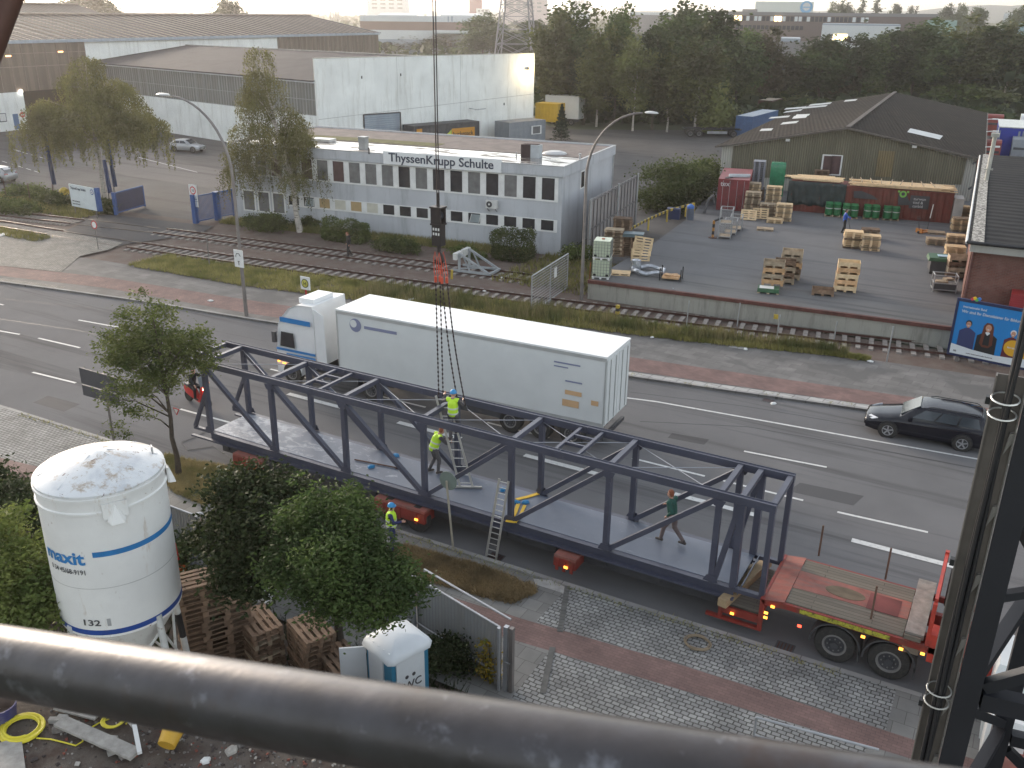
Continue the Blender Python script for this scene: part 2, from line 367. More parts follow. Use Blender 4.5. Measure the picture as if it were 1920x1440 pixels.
sheet('dry_grass_plot_soil',vA,K+.01,m_soil);sheet('dry_grass_bed_soil',vB,K+.01,m_soil)
sheet('site_ground',[(-150,6),(-60,14.7),(-36,15.2),(-9.2,15.9),(-8.6,15.6),(-8.4,13),(20,11),(20,-8),(-60,-8),(-150,-8)],.03,m_rubble)
def pline(pts,w,name='lane_marking',z=.004):
 P=[Vector((*G2(q,0),z))for q in pts];mb=MB()
 for a,b in zip(P,P[1:]):
  d=(b-a).normalized();n=Vector((-d.y,d.x,0))*w/2;mb.quad(a-n,b-n,b+n,a+n)
 return struct(mb.build(name,m_white))
for pts,w_ in((((147,600),(225,614)),.12),(((-10,568),(7,572)),.12),(((72,634),(150,652)),.12),(((-20,617),(37,627)),.12),(((61,698),(142,718)),.12),
(((338,767),(430,792)),.12),(((1160,744),(1230,753),(1460,794),(1620,823),(1840,862),(1920,877)),.12),(((1395,846),(1550,876)),.12),(((1570,960),(1740,998)),.12)):
 pline(pts,w_)
def wline(x0,x1,y0,y1,w):pline((PX((x0,y0,0)),PX((x1,y1,0))),w)
for x in(-27.2,-21.2,-15.2,-9.1,-3.0,3.1):wline(x,x+3.1,28.32,28.32,.26)
for x in(-36,-30,-24,-18,-11.5,-7.9):wline(x,x+2.9,30.2,30.2,.12)
for x in(-31,-25.5):wline(x,x+2.9,29.2,29.2,.1)
mb=MB()
def yl(q0,q1,w=.12):
 a,b=Vector((*G2(q0,.03),.031)),Vector((*G2(q1,.03),.031));d=(b-a).normalized();n=Vector((-d.y,d.x,0))*w/2;mb.quad(a-n,b-n,b+n,a+n)
for i in range(4):yl((26+i*16,280+i*4.4+1),(36+i*16,283+i*4.4+1))
for i in range(5):yl((4+i*15,302+i*4.6),(13+i*15,305+i*4.6))
yl((26,280),(46,286));yl((260,295),(370,323));yl((218,406),(296,416),.25)
struct(mb.build('yard_marking',m_white))
mb=MB();m_tar=M('tar_seam',(.035,.035,.037),.6,var=.3,scale=4)
def seam(pts,w,wob=.02):
 P=[Vector((*G2(q,0),.003))for q in pts];rg=random.Random(len(pts)*7)
 Q=[]
 for a,b in zip(P,P[1:]):
  k=max(2,int((b-a).length/.5));Q+=[a+(b-a)*i/k for i in range(k)]
 Q.append(P[-1]);L=[]
 for i,p in enumerate(Q):L.append((p.x,p.y+rg.uniform(-wob,wob),.003))
 for a,b in zip(L,L[1:]):mb.quad((a[0],a[1]-w/2,.003),(b[0],b[1]-w/2,.003),(b[0],b[1]+w/2,.003),(a[0],a[1]+w/2,.003))
seam(((0,598),(150,620),(300,655),(440,690)),.05);seam(((1200,790),(1400,800),(1600,835),(1840,880)),.06);seam(((1180,735),(1400,762),(1620,800)),.05)
seam(((0,560),(200,580),(500,640)),.03);seam(((1040,1095),(1300,1170),(1500,1235),(1720,1300)),.05,.03)
struct(mb.build('tar_seams',m_tar))
        # ------------------------------------------------------------------ railway tracks: rails and sleepers
def rail_mb(pts,z=.13):
 mb=MB()
 for a,b in zip(pts,pts[1:]):
  A,B=Vector((*a,0)),Vector((*b,0))
  mb.beam(A+Vector((0,0,z+.075)),B+Vector((0,0,z+.075)),.055,.03,1);mb.beam(A+Vector((0,0,z+.03)),B+Vector((0,0,z+.03)),.02,.09);mb.beam(A+Vector((0,0,z-.02)),B+Vector((0,0,z-.02)),.12,.02)
 return mb
def polyat(line,n):
 ln=[Vector(p).to_2d()if len(p)>2 else Vector(p)for p in line];seg=[(b-a).length for a,b in zip(ln,ln[1:])];T=sum(seg);out=[]
 for i in range(n):
  s=T*(i+.5)/n
  for(a,b),l in zip(zip(ln,ln[1:]),seg):
   if s<=l:out.append((a+(b-a)*s/l,(b-a).normalized()));break
   s-=l
 return out
sl_me=MB().box(-.12,-1.25,0,.12,1.25,.1).mesh('sleeper',m_sleeper)
def track(center,label,nsl,zoff=0,rails_only=False):
 t=thing('railway_track',label,'railway track',(0,0,0));L=[Vector(p)for p in center]
 for sg in(-.7175,.7175):
  pts=[]
  for i,p in enumerate(L):
   d=(L[min(i+1,len(L)-1)]-L[max(i-1,0)]).normalized();pts.append((p.x-d.y*sg,p.y+d.x*sg))
  rail_mb(pts,.13+zoff).build('rail',[m_rust,m_railtop],t)
 rg=random.Random(nsl)
 if not rails_only:
  for p,d in polyat(center,nsl):
   o=bpy.data.objects.new('sleeper',sl_me);C.objects.link(o);o.parent=t;o.location=(p.x,p.y,.012+rg.uniform(-.01,.01)+zoff);o.rotation_euler=(0,0,math.atan2(d.y,d.x)+rg.uniform(-.02,.02))
 return t
def cen(a,b):
 return[tuple((Vector(G2(p,.15))+Vector(G2(q,.15)))/2)for p,q in zip(a,b)]
tA=cen(((300,428),(500,454),(760,485),(997,516)),((300,437),(500,466),(760,498),(997,527)))
tB=cen(((266,455),(500,488),(760,525),(997,556),(1280,590),(1777,648)),((237,464),(500,502),(760,537),(997,570),(1280,606),(1777,664)))
tA=[tA[0],tA[-1]];d=(Vector(tA[1])-Vector(tA[0])).normalized();tA=[tA[0],tuple(Vector(tA[1]))]
track(tA,'rusty siding beside the grey office, ending at the buffer stop',46)
d=(Vector(tB[-1])-Vector(tB[-2])).normalized();tB.append(tuple(Vector(tB[-1])+d*12))
track(tB,'rusty track between the weedy verge and the loading dock wall',98)
tC=cen(((-160,378),(0,394),(150,411)),((-160,389),(0,404.5),(140,420)));track(tC,'railway track left of the crossing, nearest the white company board',40)
tD=cen(((-160,398),(0,413),(112,432)),((-160,410),(0,427),(95,441)));track(tD,'second railway track at the left edge, running into the cobbled crossing',40)
mb=MB()
for a,b in(((140,420),(300,437)),((165,411),(300,428)),((112,432),(266,455)),((95,441),(240,464))):
 A,B=Vector((*G2(a,.14),.1335)),Vector((*G2(b,.14),.1335));mb.beam(A,B,.07,.02)
struct(mb.build('crossing_rails',m_railtop))
    # ================================================================== BUILDINGS
def wallmat(name,col,streak,rough=.8,amt=.6,sz=1.2,block=None):
 m,t,b=newmat(name)
 c=mixrgb(t,ramp(t,noise(t,.35,5),.3,.7),dk(col,.88),dk(col,1.06))
 s=ramp(t,noise(t,sz,6,.75,stretch=(1,1,.12)),.5,.82)
 f=t.nodes.new('ShaderNodeMath');f.operation='MULTIPLY';f.inputs[1].default_value=amt;t.links.new(s,f.inputs[0])
 c=mixrgb(t,f.outputs[0],c,streak)
 t.links.new(c,b.inputs['Base Color']);b.inputs['Roughness'].default_value=rough;bump(t,b,noise(t,12,4),.15);return m
def ribmat(name,c1,c2,period,axis=0,rough=.6,bmp=.6,dirt=None,rot=0,metal=0,duty=.5,slope='X'):
 m,t,b=newmat(name);tc=t.nodes.new('ShaderNodeTexCoord');mp=t.nodes.new('ShaderNodeMapping');mp.inputs['Rotation'].default_value=(0,0,rot)
 t.links.new(tc.outputs['Object'],mp.inputs[0])
 wv=t.nodes.new('ShaderNodeTexWave');wv.bands_direction=slope;b.inputs['Specular IOR Level'].default_value=.08 if rough>.9 else.12 if rough>.59 else.4;wv.inputs['Scale'].default_value=2*PI/20/period*1.0;wv.wave_profile='SIN';t.links.new(mp.outputs[0],wv.inputs[0])
 c=mixrgb(t,ramp(t,wv.outputs['Fac'],duty-.15,duty+.15),c1,c2)
 c=mixrgb(t,ramp(t,noise(t,.5,6,.7,stretch=(1,1,.2)),.35,.7),c,dk(c1,.8)if not dirt else dirt)
 t.links.new(c,b.inputs['Base Color']);b.inputs['Roughness'].default_value=rough;b.inputs['Metallic'].default_value=metal
 bump(t,b,wv.outputs['Fac'],bmp,period*.3);return m
m_render=wallmat('grey_render',(.49,.505,.53),(.20,.205,.215),amt=.85)
m_whitewall=wallmat('white_render',(.84,.855,.82),(.42,.41,.35),amt=.75,sz=1.6)
m_frame=M('white_frame',(.72,.72,.70),.5,var=.1)
m_glassd=M('dark_window',(.035,.035,.04),.12,var=.5,scale=1.2);m_curt=M('curtained_window',(.17,.17,.17),.25,var=.3,scale=2)
m_gold=M('warm_blind',(.42,.30,.15),.5,var=.15);m_pale=M('pale_blind',(.55,.53,.45),.5,var=.15);m_maroon=M('dark_curtain',(.09,.05,.05),.4,var=.4)
m_felt=M('roof_felt',(.16,.13,.12),.85,var=.3,scale=.8,dirt=(.20,.17,.15),bmp=.2)
m_moss=M('moss',(.10,.10,.02),.95,var=.4,scale=2,bmp=.5)
def wetmat():
 m,t,b=newmat('wet_roof');n=noise(t,.8,5,.65,stretch=(.5,1.4,1));c=mixrgb(t,ramp(t,n,.4,.6),(.10,.088,.085),(.22,.20,.18))
 t.links.new(c,b.inputs['Base Color']);r_=ramp(t,n,.50,.60,(.10,.10,.10),(.9,.9,.9));t.links.new(r_,b.inputs['Roughness']);b.inputs['Specular IOR Level'].default_value=.5;t.links.new(ramp(t,n,.52,.60,(.5,.5,.5),(0,0,0)),b.inputs['Coat Weight']);b.inputs['Coat Roughness'].default_value=.15
 return m
m_wet=wetmat();m_black=M('black_paint',(.02,.02,.022),.45,var=.2);m_zinc=M('zinc',(.42,.43,.44),.45,.6,var=.2)
m_dgrey=M('dark_grey',(.06,.06,.065),.6,var=.3)
    # --- the two-storey office (local x along its front, y into the depth)
O0,O1=Vector((-55.75,53.85,0)),Vector((-28.2,57.3,0));oa=math.atan2(O1.y-O0.y,O1.x-O0.x);OL=(O1-O0).length;OD=12.2;OH=6.2
off=thing('office_building','two-storey grey rendered flat-roofed office block with rows of white framed windows','building',O0,oa)
inv=(Matrix.Translation(O0)@Matrix.Rotation(oa,4,'Z')).inverted()
def offx(q):p=inv@onplane(q,O0,O1);return p.x,p.z
mb=MB();mb.box(0,0,0,OL,OD,5.5);mb.build('wall',m_render,off)
mb=MB();mb.box(-.12,-.12,5.5,OL+.12,OD+.12,5.52,0);mb.box(-.12,-.12,5.52,OL+.12,.1,OH,0);mb.box(-.12,OD-.1,5.52,OL+.12,OD+.12,OH,0);mb.box(-.12,.1,5.52,.1,OD-.1,OH,0);mb.box(OL-.1,.1,5.52,OL+.12,OD-.1,OH,0)
rail_=mb.build('parapet',m_render,off)
mb=MB();
for x0,y0,x1,y1 in((-.15,-.15,OL+.15,-.02),(-.15,OD+.02,OL+.15,OD+.15),(-.15,-.02,-.02,OD+.02),(OL+.02,-.02,OL+.15,OD+.02)):mb.box(x0,y0,OH,x1,y1,OH+.03)
mb.build('roof_edge_trim',M('metal_trim',(.35,.35,.36),.35,.7,var=.2),off)
mb=MB();mb.box(.1,.1,5.53,OL-.1,OD*.42,6.10,0);mb.box(.1,OD*.42,5.53,OL-.1,OD-.1,6.13,1);mb.build('roof',[m_wet,m_felt],off)
mb=MB();mb.box(2,OD*.44,6.131,OL*.55,OD*.6,6.145);mb.build('roof_moss',m_moss,off)
upx=[offx(q)[0]for q in((1017,333),(1041,335))];pitch=(OL-1.1-.35)/20.0
pitch=1.402
def windows(z0,z1,n,kinds,first=0,pw=.94):
 for i in range(n):
  xr_=OL-.55-i*pitch;xl_=xr_-pw;k=kinds[i%len(kinds)]
  mb=MB();y=-.035;mb.box(xl_-.06,y,z0-.06,xl_,.0,z1+.06);mb.box(xr_,y,z0-.06,xr_+.06,0,z1+.06);mb.box(xl_,y,z0-.06,xr_,0,z0);mb.box(xl_,y,z1,xr_,0,z1+.06)
  f=mb.build('window',m_frame,off)
  mb=MB()
  if k=='open':
   mb.box(xl_,-.012,z0,xr_,-.004,z1,0);mb.beam((xl_+.1,-.03,z0+.05),(xl_+.35,-.20,z1-.03),.04,.05,1);mb.beam((xr_-.1,-.03,z0+.05),(xr_+.1,-.20,z1-.03),.04,.05,1)
   mb.quad((xl_+.12,-.05,z0+.05),(xr_-.1,-.05,z0+.05),(xr_+.08,-.2,z1-.04),(xl_+.33,-.2,z1-.04),2);mb.build('pane',[m_glassd,m_frame,M('sky_glass',(.35,.4,.42),.15,var=.2)],f)
  else:
   mb.box(xl_,-.012,z0,xr_,-.004,z1);mb.build('pane',{'d':m_glassd,'c':m_curt,'g':m_gold,'p':m_pale,'m':m_maroon}[k],f)
windows(3.86,5.36,19,'ddcdcddcdcccmcmdmcc')
windows(1.74,2.45,16,['d','d','d','d','open','d','c','d','d','d','p','g','p','g','open','d'])
windows(.55,2.45,3,'c')if False else None
for i in range(16,19):
 xr_=OL-.55-i*pitch;xl_=xr_-1.0
 mb=MB();mb.box(xl_-.12,-.035,.9,xl_,0,2.6);mb.box(xr_,-.035,.9,xr_+.12,0,2.6);mb.box(xl_,-.035,.9,xr_,0,1.0);mb.box(xl_,-.035,2.5,xr_,0,2.6);f=mb.build('window',m_frame,off)
 MB().box(xl_,-.012,1.0,xr_,-.004,2.5).build('pane',m_curt,f)
mb=MB()
for z0,z1,n in((3.86,5.36,19),(1.74,2.45,16)):
 for i in range(n):
  x=OL-.55-i*pitch+.06;mb.box(x+.003,-.03,z0-.055,x+pitch-.94-.12-.003 if i else x+.2,-.001,z1+.055)
 mb.box(OL-.55-n*pitch+.3,-.05,z0-.115,OL-.30,-.0005,z0-.065)
mb.build('window_band',M('window_pier_paint',(.74,.74,.72),.6,var=.15),off)
sx0,sx1=offx((722,287))[0],offx((942,321))[0]
sg=MB().box(sx0,-.30,5.5,sx1,-.135,6.42).build('sign',M('sign_white',(.74,.75,.75),.4,var=.06),off,)
m_letter=M('sign_letter',(.035,.045,.075),.5,var=.1)
tx=text('ThyssenKrupp Schulte',.86,(sx0+.45,-.305,5.73),m_letter,sg,ext=.02,bold=.012,fit=sx1-sx0-1.0)
f=MB().box(OL,3.9,4.05,OL+.04,4.8,5.35).build('window',m_frame,off);MB().box(OL+.041,4.0,4.15,OL+.05,4.7,5.25).build('pane',m_glassd,f)
MB().tube((OL+.1,OD-.3,0),(OL+.1,OD-.3,5.5),.05,n=8).build('down_pipe',m_zinc,off)
ax=offx((925,382))[0]
ac=MB().box(ax-.42,-.42,2.98,ax+.42,-.10,3.55).build('air_conditioner',M('ac_casing',(.62,.62,.60),.5,var=.1),off)
mb=MB();mb.lathe([(.22,-.44),(.22,-.425)],20,(ax-.14,0,3.27),0,'y');mb.lathe([(.07,-.455),(.07,-.44)],12,(ax-.14,0,3.27),1,'y');mb.build('fan_grille',[m_dgrey,m_frame],ac)
mb=MB();mb.beam((ax-.3,0,2.95),(ax-.3,-.42,2.95),.03,.03);mb.beam((ax+.3,0,2.95),(ax+.3,-.42,2.95),.03,.03);mb.beam((ax-.3,0,2.7),(ax-.3,-.38,2.93),.03,.03);mb.beam((ax+.3,0,2.7),(ax+.3,-.38,2.93),.03,.03);mb.build('bracket',m_dgrey,ac)
def offroof(q,z=6.13):p=inv@G(q,z);return p.x,p.y
x,y=offroof((682,278));mb=MB();mb.box(x-.28,y-.28,6.1,x+.28,y+.28,6.95);mb.box(x-.33,y-.33,6.95,x+.33,y+.33,7.0);mb.build('vent_stack',m_zinc,off)
x,y=offroof((692,288));MB().tube((x,y,6.1),(x,y,6.55),.06).build('vent_pipe',m_dgrey,off)
x,y=offroof((606,264));MB().box(x-.9,y-.5,6.12,x+.9,y+.5,6.32).build('skylight',M('skylight_dome',(.72,.7,.66),.3,var=.1),off)
x,y=offroof((1000,294));mb=MB();mb.box(x-.85,y-.35,6.1,x-.1,y+.4,7.0,0);mb.box(x-.1,y-.35,6.1,x+.55,y+.4,7.0,1);mb.box(x-.6,y-.2,7.0,x+.4,y+.3,7.04,0);mb.build('chimney',[M('sooty_masonry',(.055,.035,.035),.9,var=.3),M('grey_cladding',(.45,.48,.5),.6,var=.2)],off)
x,y=offroof((1040,288));mb=MB();mb.lathe([(.95,6.1),(.85,6.22),(.5,6.32),(0,6.34)],16,(x,y,0));mb.build('skylight',M('milky_dome',(.40,.40,.40),.3,var=.1),off)
x,y=offroof((1087,300));mb=MB();mb.tube((x,y,6.1),(x,y,6.5),.07);mb.tube((x,y,6.5),(x,y,6.58),.11);mb.build('vent_pipe',m_zinc,off)
x,y=offroof((968,292));mb=MB();mb.tube((x,y,6.1),(x,y,6.4),.05);mb.tube((x+.5,y,6.1),(x+.5,y,6.38),.05);mb.build('vent_pipe',m_zinc,off)
        # --- white warehouse wing
WA,WB=Vector((-73.2,84.85,0)),Vector((-62.2,116.6,0));E2=Vector((-124.3,94.2,0));R2=Vector((-125.2,113.9,0));B2=Vector((-126.3,133.5,0));WR=Vector((-68.2,99.2,0))
wh=thing('white_warehouse','big white warehouse with blank stained parapet wall and grey shallow-pitched roof','building',(0,0,0))
u=(WB-WA).normalized();vb=(E2-WA).normalized()
mb=MB();mb.extr([WA,WB,WB+Vector((0,0,10.82)),WA+Vector((0,0,10.82))],vb*.35);mb.build('parapet_wall',m_whitewall,wh)
MB().extr([WA+Vector((0,0,10.82))-vb*.04-u*.04,WB+Vector((0,0,10.82))-vb*.04+u*.04,WB+Vector((0,0,10.88))-vb*.04+u*.04,WA+Vector((0,0,10.88))-vb*.04-u*.04],vb*.44).build('coping',M('weathered_coping',(.40,.39,.35),.8,var=.3),wh)
n_=Vector((vb.y,-vb.x,0))*-1
if(n_.dot(WB-WA))<0:n_=-n_
WA2=WA+vb*.36
mb=MB();mb.extr([WA2,E2,E2+Vector((0,0,4.56)),WA2+Vector((0,0,4.56))],n_*.3);mb.build('wall',m_whitewall,wh)
m_gband=ribmat('ribbed_glass',(.13,.135,.125),(.26,.27,.26),.55,rough=.45,rot=-math.atan2(vb.y,vb.x),bmp=.3,dirt=(.17,.165,.15))
mb=MB();mb.extr([WA2+Vector((0,0,4.56))+n_*.05,E2+Vector((0,0,4.56))+n_*.05,E2+Vector((0,0,8.15))+n_*.05,WA2+Vector((0,0,8.15))+n_*.05],n_*.2);gb=mb.build('glass_band',m_gband,wh)
mb=MB();L_=(E2-WA2).length;k=int(L_/1.7)
for i in range(k+1):
 p=WA2+vb*(L_*i/k)+n_*.04;mb.beam(p+Vector((0,0,4.56)),p+Vector((0,0,8.15)),.05,.05,up=(vb.x,vb.y,0))
for z in(4.6,6.3):mb.beam(WA2+n_*.03+Vector((0,0,z)),E2+n_*.03+Vector((0,0,z)),.05,.06)
mb.build('glazing_bars',M('glazing_bar',(.33,.34,.33),.6,var=.2),wh)
MB().beam(WA2-n_*.1+Vector((0,0,8.3)),E2-n_*.1+Vector((0,0,8.3)),.3,.28).build('gutter',M('pale_gutter',(.55,.57,.58),.5,var=.2),wh)
def roofmat(name,c,period,rot):return ribmat(name,dk(c,.8),c,period,rough=.75,rot=rot,bmp=.35)
m_wroof=roofmat('grey_sheet_roof',(.085,.078,.082),.5,-math.atan2(vb.y,vb.x))
a,b_,c_,d_=WA2+Vector((0,0,8.45))-n_*.3,E2+Vector((0,0,8.45))-n_*.3,R2+Vector((0,0,10.3)),WR+vb*.36+Vector((0,0,10.75))
mb=MB();mb.extr([a,b_,c_,d_],(0,0,-.15));mb.extr([d_,c_,B2+Vector((0,0,8.45)),WB+vb*.36+Vector((0,0,8.45))],(0,0,-.15));mb.build('roof',m_wroof,wh)
MB().beam(d_+Vector((0,0,.06)),c_+Vector((0,0,.06)),.5,.12).build('ridge_cap',M('ridge_cap',(.36,.34,.32),.8,var=.3),wh)
g0=onplane((683,262),WA,WB);g1=onplane((751,262),WA,WB);mb=MB();ou=-vb*.03
mb.extr([g0.to_3d()*1+ou-Vector((0,0,g0.z)),g1+ou-Vector((0,0,g1.z)),g1+ou+Vector((0,0,4.4-g1.z)),g0+ou+Vector((0,0,4.4-g0.z))],-vb*.05);gd=mb.build('gate',ribmat('blue_grey_shutter',(.28,.33,.38),(.34,.39,.44),.25,slope='Z',rough=.6,bmp=.3),wh)
mb=MB();P0=g0-Vector((0,0,g0.z));P1=g1-Vector((0,0,g1.z));Z=Vector((0,0,4.4));
mb.beam(P0-vb*.1,P0+Z-vb*.1,.12,.12);mb.beam(P1-vb*.1,P1+Z-vb*.1,.12,.12);mb.beam(P0+Z-vb*.1,P1+Z-vb*.1,.12,.12);mb.build('frame',m_dgrey,gd)
for q in((678,145),(751,140),(945,195)):p=onplane(q,WA,WB);MB().beam(p-vb*.02-Vector((0,0,.15)),p-vb*.02+Vector((0,0,.15)),.12,.12).build('wall_vent',m_dgrey,wh)
p=onplane((880,203),WA,WB);mb=MB();mb.beam(p-vb*.02,p-vb*1.6-Vector((0,0,.1)),.08,.08);mb.beam(p-vb*1.6+u*1.2,p-vb*1.6-u*.6-Vector((0,0,.05)),.1,.1);mb.build('bracket',m_zinc,wh)
mb=MB();jp=[WA+(WB-WA)*f for f in(.33,.62)]
for p in jp:mb.beam(p-vb*.005,p-vb*.005+Vector((0,0,10.8)),.03,.03)
mb.beam(WA-vb*.006+Vector((0,0,4.2)),WB-vb*.006+Vector((0,0,5.6)),.02,.05);mb.build('panel_joint',M('joint',(.45,.45,.43),.9,var=.2),wh)
p=onplane((988,128),WA,WB);mb=MB();mb.cbox(p-vb*.5,(.5,.4,.3),math.atan2(u.y,u.x));fl=mb.build('floodlight',m_dgrey,wh)
mb=MB();mb.cbox(p-vb*.72,(.42,.03,.26),math.atan2(u.y,u.x));mb.build('lamp_glass',M('lit_glass',(1.0,.82,.5),.4,var=0,emit=14),fl)
pl=bpy.data.lights.new('floodlight_glow','POINT');pl.energy=260;pl.color=(1,.75,.4);pl.shadow_soft_size=.2;po=bpy.data.objects.new('floodlight_glow',pl);C.objects.link(po);po.location=p-vb*1.1
    # --- long works hall behind
H1,H2=Vector((-123.2,70,0)),Vector((-127.9,169,0));hu=(H2-H1).normalized();hn=Vector((-hu.y,hu.x,0));
if hn.x>0:hn=-hn
hall=thing('works_hall','very long works hall with dull brown ribbed roof and glazed upper walls','building',(0,0,0))
Z=lambda z:Vector((0,0,z))
H0=Vector((-119.5,-10,0));H1m=H1
def seg(a,b,z0,z1,name,mat,off_=0,th=.3):return MB().extr([a+Z(z0)+hn*off_,b+Z(z0)+hn*off_,b+Z(z1)+hn*off_,a+Z(z1)+hn*off_],hn*th).build(name,mat,hall)
ha=H1+hu*24.1;hb_=H1+hu*66.5;hd0=H1+hu*12.8
m_hglass=ribmat('brown_glass',(.15,.115,.09),(.20,.155,.125),1.4,rough=.35,rot=-math.atan2(hu.y,hu.x),bmp=.1,dirt=(.12,.09,.075))
seg(H1-hu*80,ha,5.0,11.2,'glass_band',m_hglass);seg(ha,hb_,0,11.2,'wall',m_whitewall,.02);seg(hb_,H2,7.4,11.2,'glass_band',m_hglass);seg(hb_,H2,0,7.4,'wall',m_whitewall,.01)
seg(H1-hu*80,hd0,0,5.0,'wall',m_whitewall,.012)
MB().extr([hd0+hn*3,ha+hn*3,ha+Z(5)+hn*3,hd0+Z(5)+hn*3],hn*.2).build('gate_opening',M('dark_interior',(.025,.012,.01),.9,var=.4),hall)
mb=MB();mb.extr([hd0,hd0+hn*3,hd0+hn*3+Z(5),hd0+Z(5)],hu*-.1);mb.build('gate_reveal',m_whitewall,hall)
mb=MB()
for i in range(0,75):
 p=H1-hu*40+hu*(i*1.85)
 s_=(p-H1).dot(hu)
 if s_<24:mb.beam(p+Z(5)-hn*.04,p+Z(11.2)-hn*.04,.06,.06,up=(hu.x,hu.y,0))
 elif s_>66.5 and s_<99:mb.beam(p+Z(7.4)-hn*.04,p+Z(11.2)-hn*.04,.08,.08,up=(hu.x,hu.y,0))
mb.beam(H1-hu*80+Z(8.2)-hn*.03,ha+Z(8.2)-hn*.03,.05,.08);mb.beam(H1-hu*80+Z(9.9)-hn*.03,ha+Z(9.9)-hn*.03,.05,.06)
mb.build('glazing_bars',M('bar_brown',(.27,.22,.19),.6,var=.2),hall)
MB().beam(H1-hu*80+Z(11.4)-hn*.2,H2+Z(11.4)-hn*.2,.5,.42).build('gutter',M('blue_grey_gutter',(.33,.38,.44),.5,var=.2),hall)
m_hroof=ribmat('brown_sheet_roof',(.055,.042,.038),(.085,.067,.06),1.05,rough=.6,rot=-math.atan2(hu.y,hu.x),bmp=.35,duty=.72)
rg_=hn*18+Z(14.75);mb=MB();a=H1-hu*80+Z(11.62)-hn*.3;b_=H2+hu*.6+Z(11.62)-hn*.3
mb.extr([a,b_,H2+rg_,H1-hu*80+rg_],(0,0,-.15));mb.extr([H1-hu*80+rg_,H2+rg_,H2+hn*36.3+Z(11.62),H1-hu*80+hn*36.3+Z(11.62)],(0,0,-.15));L_=(b_-a).length
for i in range(int(L_/1.9)):
 p=a+hu*(i*1.9);mb.beam(p+Z(.02),p+(H1-hu*80+rg_-a)+Z(.02),.16,.10,1)
mb.build('roof',[m_hroof,M('roof_rib_pale',(.36,.29,.24),.7,var=.2)],hall)
mb=MB();mb.extr([H2,H2+hn*36,H2+hn*36+Z(11.5),H2+hn*18+Z(14.6),H2+Z(11.5)],-hu*.2);mb.build('gable_wall',m_hglass,hall)
MB().beam(H1-hu*80+rg_+Z(.12),H2+rg_+Z(.12),1.2,.25).build('ridge_vent',M('pale_ridge',(.42,.34,.29),.7,var=.2),hall)
m_wl=M('warm_lamp',(1.0,.50,.17),.5,var=0,emit=2.2)
for q in((15,105),(113,97)):p=onplane(q,H1,H2);MB().cbox(p+hn*-.06,(.05,.8,.16),math.atan2(hn.y,hn.x)).build('lit_lamp',m_wl,hall)
mb=MB();p=onplane((38,171),H1,H2);mb.cbox(p-hn*.15,(.2,.3,.3),0);mb.build('lit_lamp',M('white_lamp',(1.0,.95,.85),.5,var=0,emit=9),hall)
def on_hall(q0,q1,name,mat,th=.06,parent=None):
 a=onplane(q0,H1,H2);b=onplane(q1,H1,H2);mb=MB();mb.extr([Vector((a.x,a.y,b.z)),Vector((b.x,b.y,b.z)),Vector((b.x,b.y,a.z)),Vector((a.x,a.y,a.z))],-hn*th);return mb.build(name,mat,parent or hall)
f=on_hall((-3,213),(13,228),'window',m_dgrey,.05);on_hall((-2,214),(11.5,226.5),'pane',m_frame,.08,f)
dr=on_hall((23,214),(38,242),'door',M('blue_door',(.08,.16,.30),.5,var=.15));
a=onplane((41,215),H1,H2);mb=MB();mb.lathe([(.38,0),(.38,.04)],24,(0,0,0),0,'x');mb.box(.041,-.26,-.07,.05,.26,.07,1);o=mb.build('no_entry_sign',[M('sign_red',(.5,.03,.03),.5,var=.1),m_frame],hall);o.location=a-hn*.1;o.rotation_euler=(0,0,math.atan2(-hn.y,-hn.x))
# the next hall's roof beyond
K1,K2=H1+hn*37,H2-hu*28+hn*37;h2=thing('far_works_hall','farther works hall, only its brown roof showing above the nearer long roof','building',(0,0,0))
mb=MB();a=K1-hu*60+Z(11.6);b_=K2+Z(11.6);mb.extr([a,b_,K2+hn*20+Z(16.4),K1-hu*60+hn*20+Z(16.4)],(0,0,-.15));mb.extr([K1-hu*60+hn*20+Z(16.4),K2+hn*20+Z(16.4),K2+hn*40+Z(11.6),K1-hu*60+hn*40+Z(11.6)],(0,0,-.15));mb.build('roof',m_hroof,h2)
MB().extr([K2,K2+hn*40,K2+hn*40+Z(11.5),K2+hn*20+Z(16.2),K2+Z(11.5)],-hu*.2).build('gable_wall',m_hglass,h2)
MB().beam(K1-hu*60+hn*20+Z(16.5),K2+hn*20+Z(16.5),1.2,.25).build('ridge_vent',bpy.data.materials['pale_ridge'],h2)
    # --- corrugated shed of the storage yard
SL,SR=Vector((-26.09,84.51,0)),Vector((-4.30,89.62,0));su=(SR-SL).normalized();sb=Vector((-0.0628,.998,0)).normalized();
shed=thing('corrugated_shed','olive corrugated metal shed with wide dark gabled roof behind the pallet yard','building',(0,0,0))
ZE,ZR=4.83,6.95;SW=(SR-SL).length;SDp=46.0;mid=(SL+SR)/2
m_olive=ribmat('olive_corrugated',(.115,.105,.07),(.20,.185,.125),.2,rough=.55,rot=-math.atan2(su.y,su.x),bmp=.8,dirt=(.09,.085,.055))
m_cream=ribmat('cream_corrugated',(.34,.335,.30),(.52,.51,.47),.2,rough=.6,rot=-math.atan2(su.y,su.x),bmp=.8,dirt=(.40,.39,.34))
A0=SL+su*.55;B0=SR-su*.45
mb=MB();mb.extr([A0+Z(YH),B0+Z(YH),B0+Z(ZE-.05),mid+Z(ZR-.12),A0+Z(ZE-.05)],sb*.2);mb.build('wall',m_cream,shed)
sp=lambda q:onplane(q,SL,SR)
c0,c1=sp((1366,330)),sp((1803,343));fo=-sb*.03
cx0=A0+su*1.0;cx1=Vector((c1.x,c1.y,0));zb0,zb1=2.2,c1.z
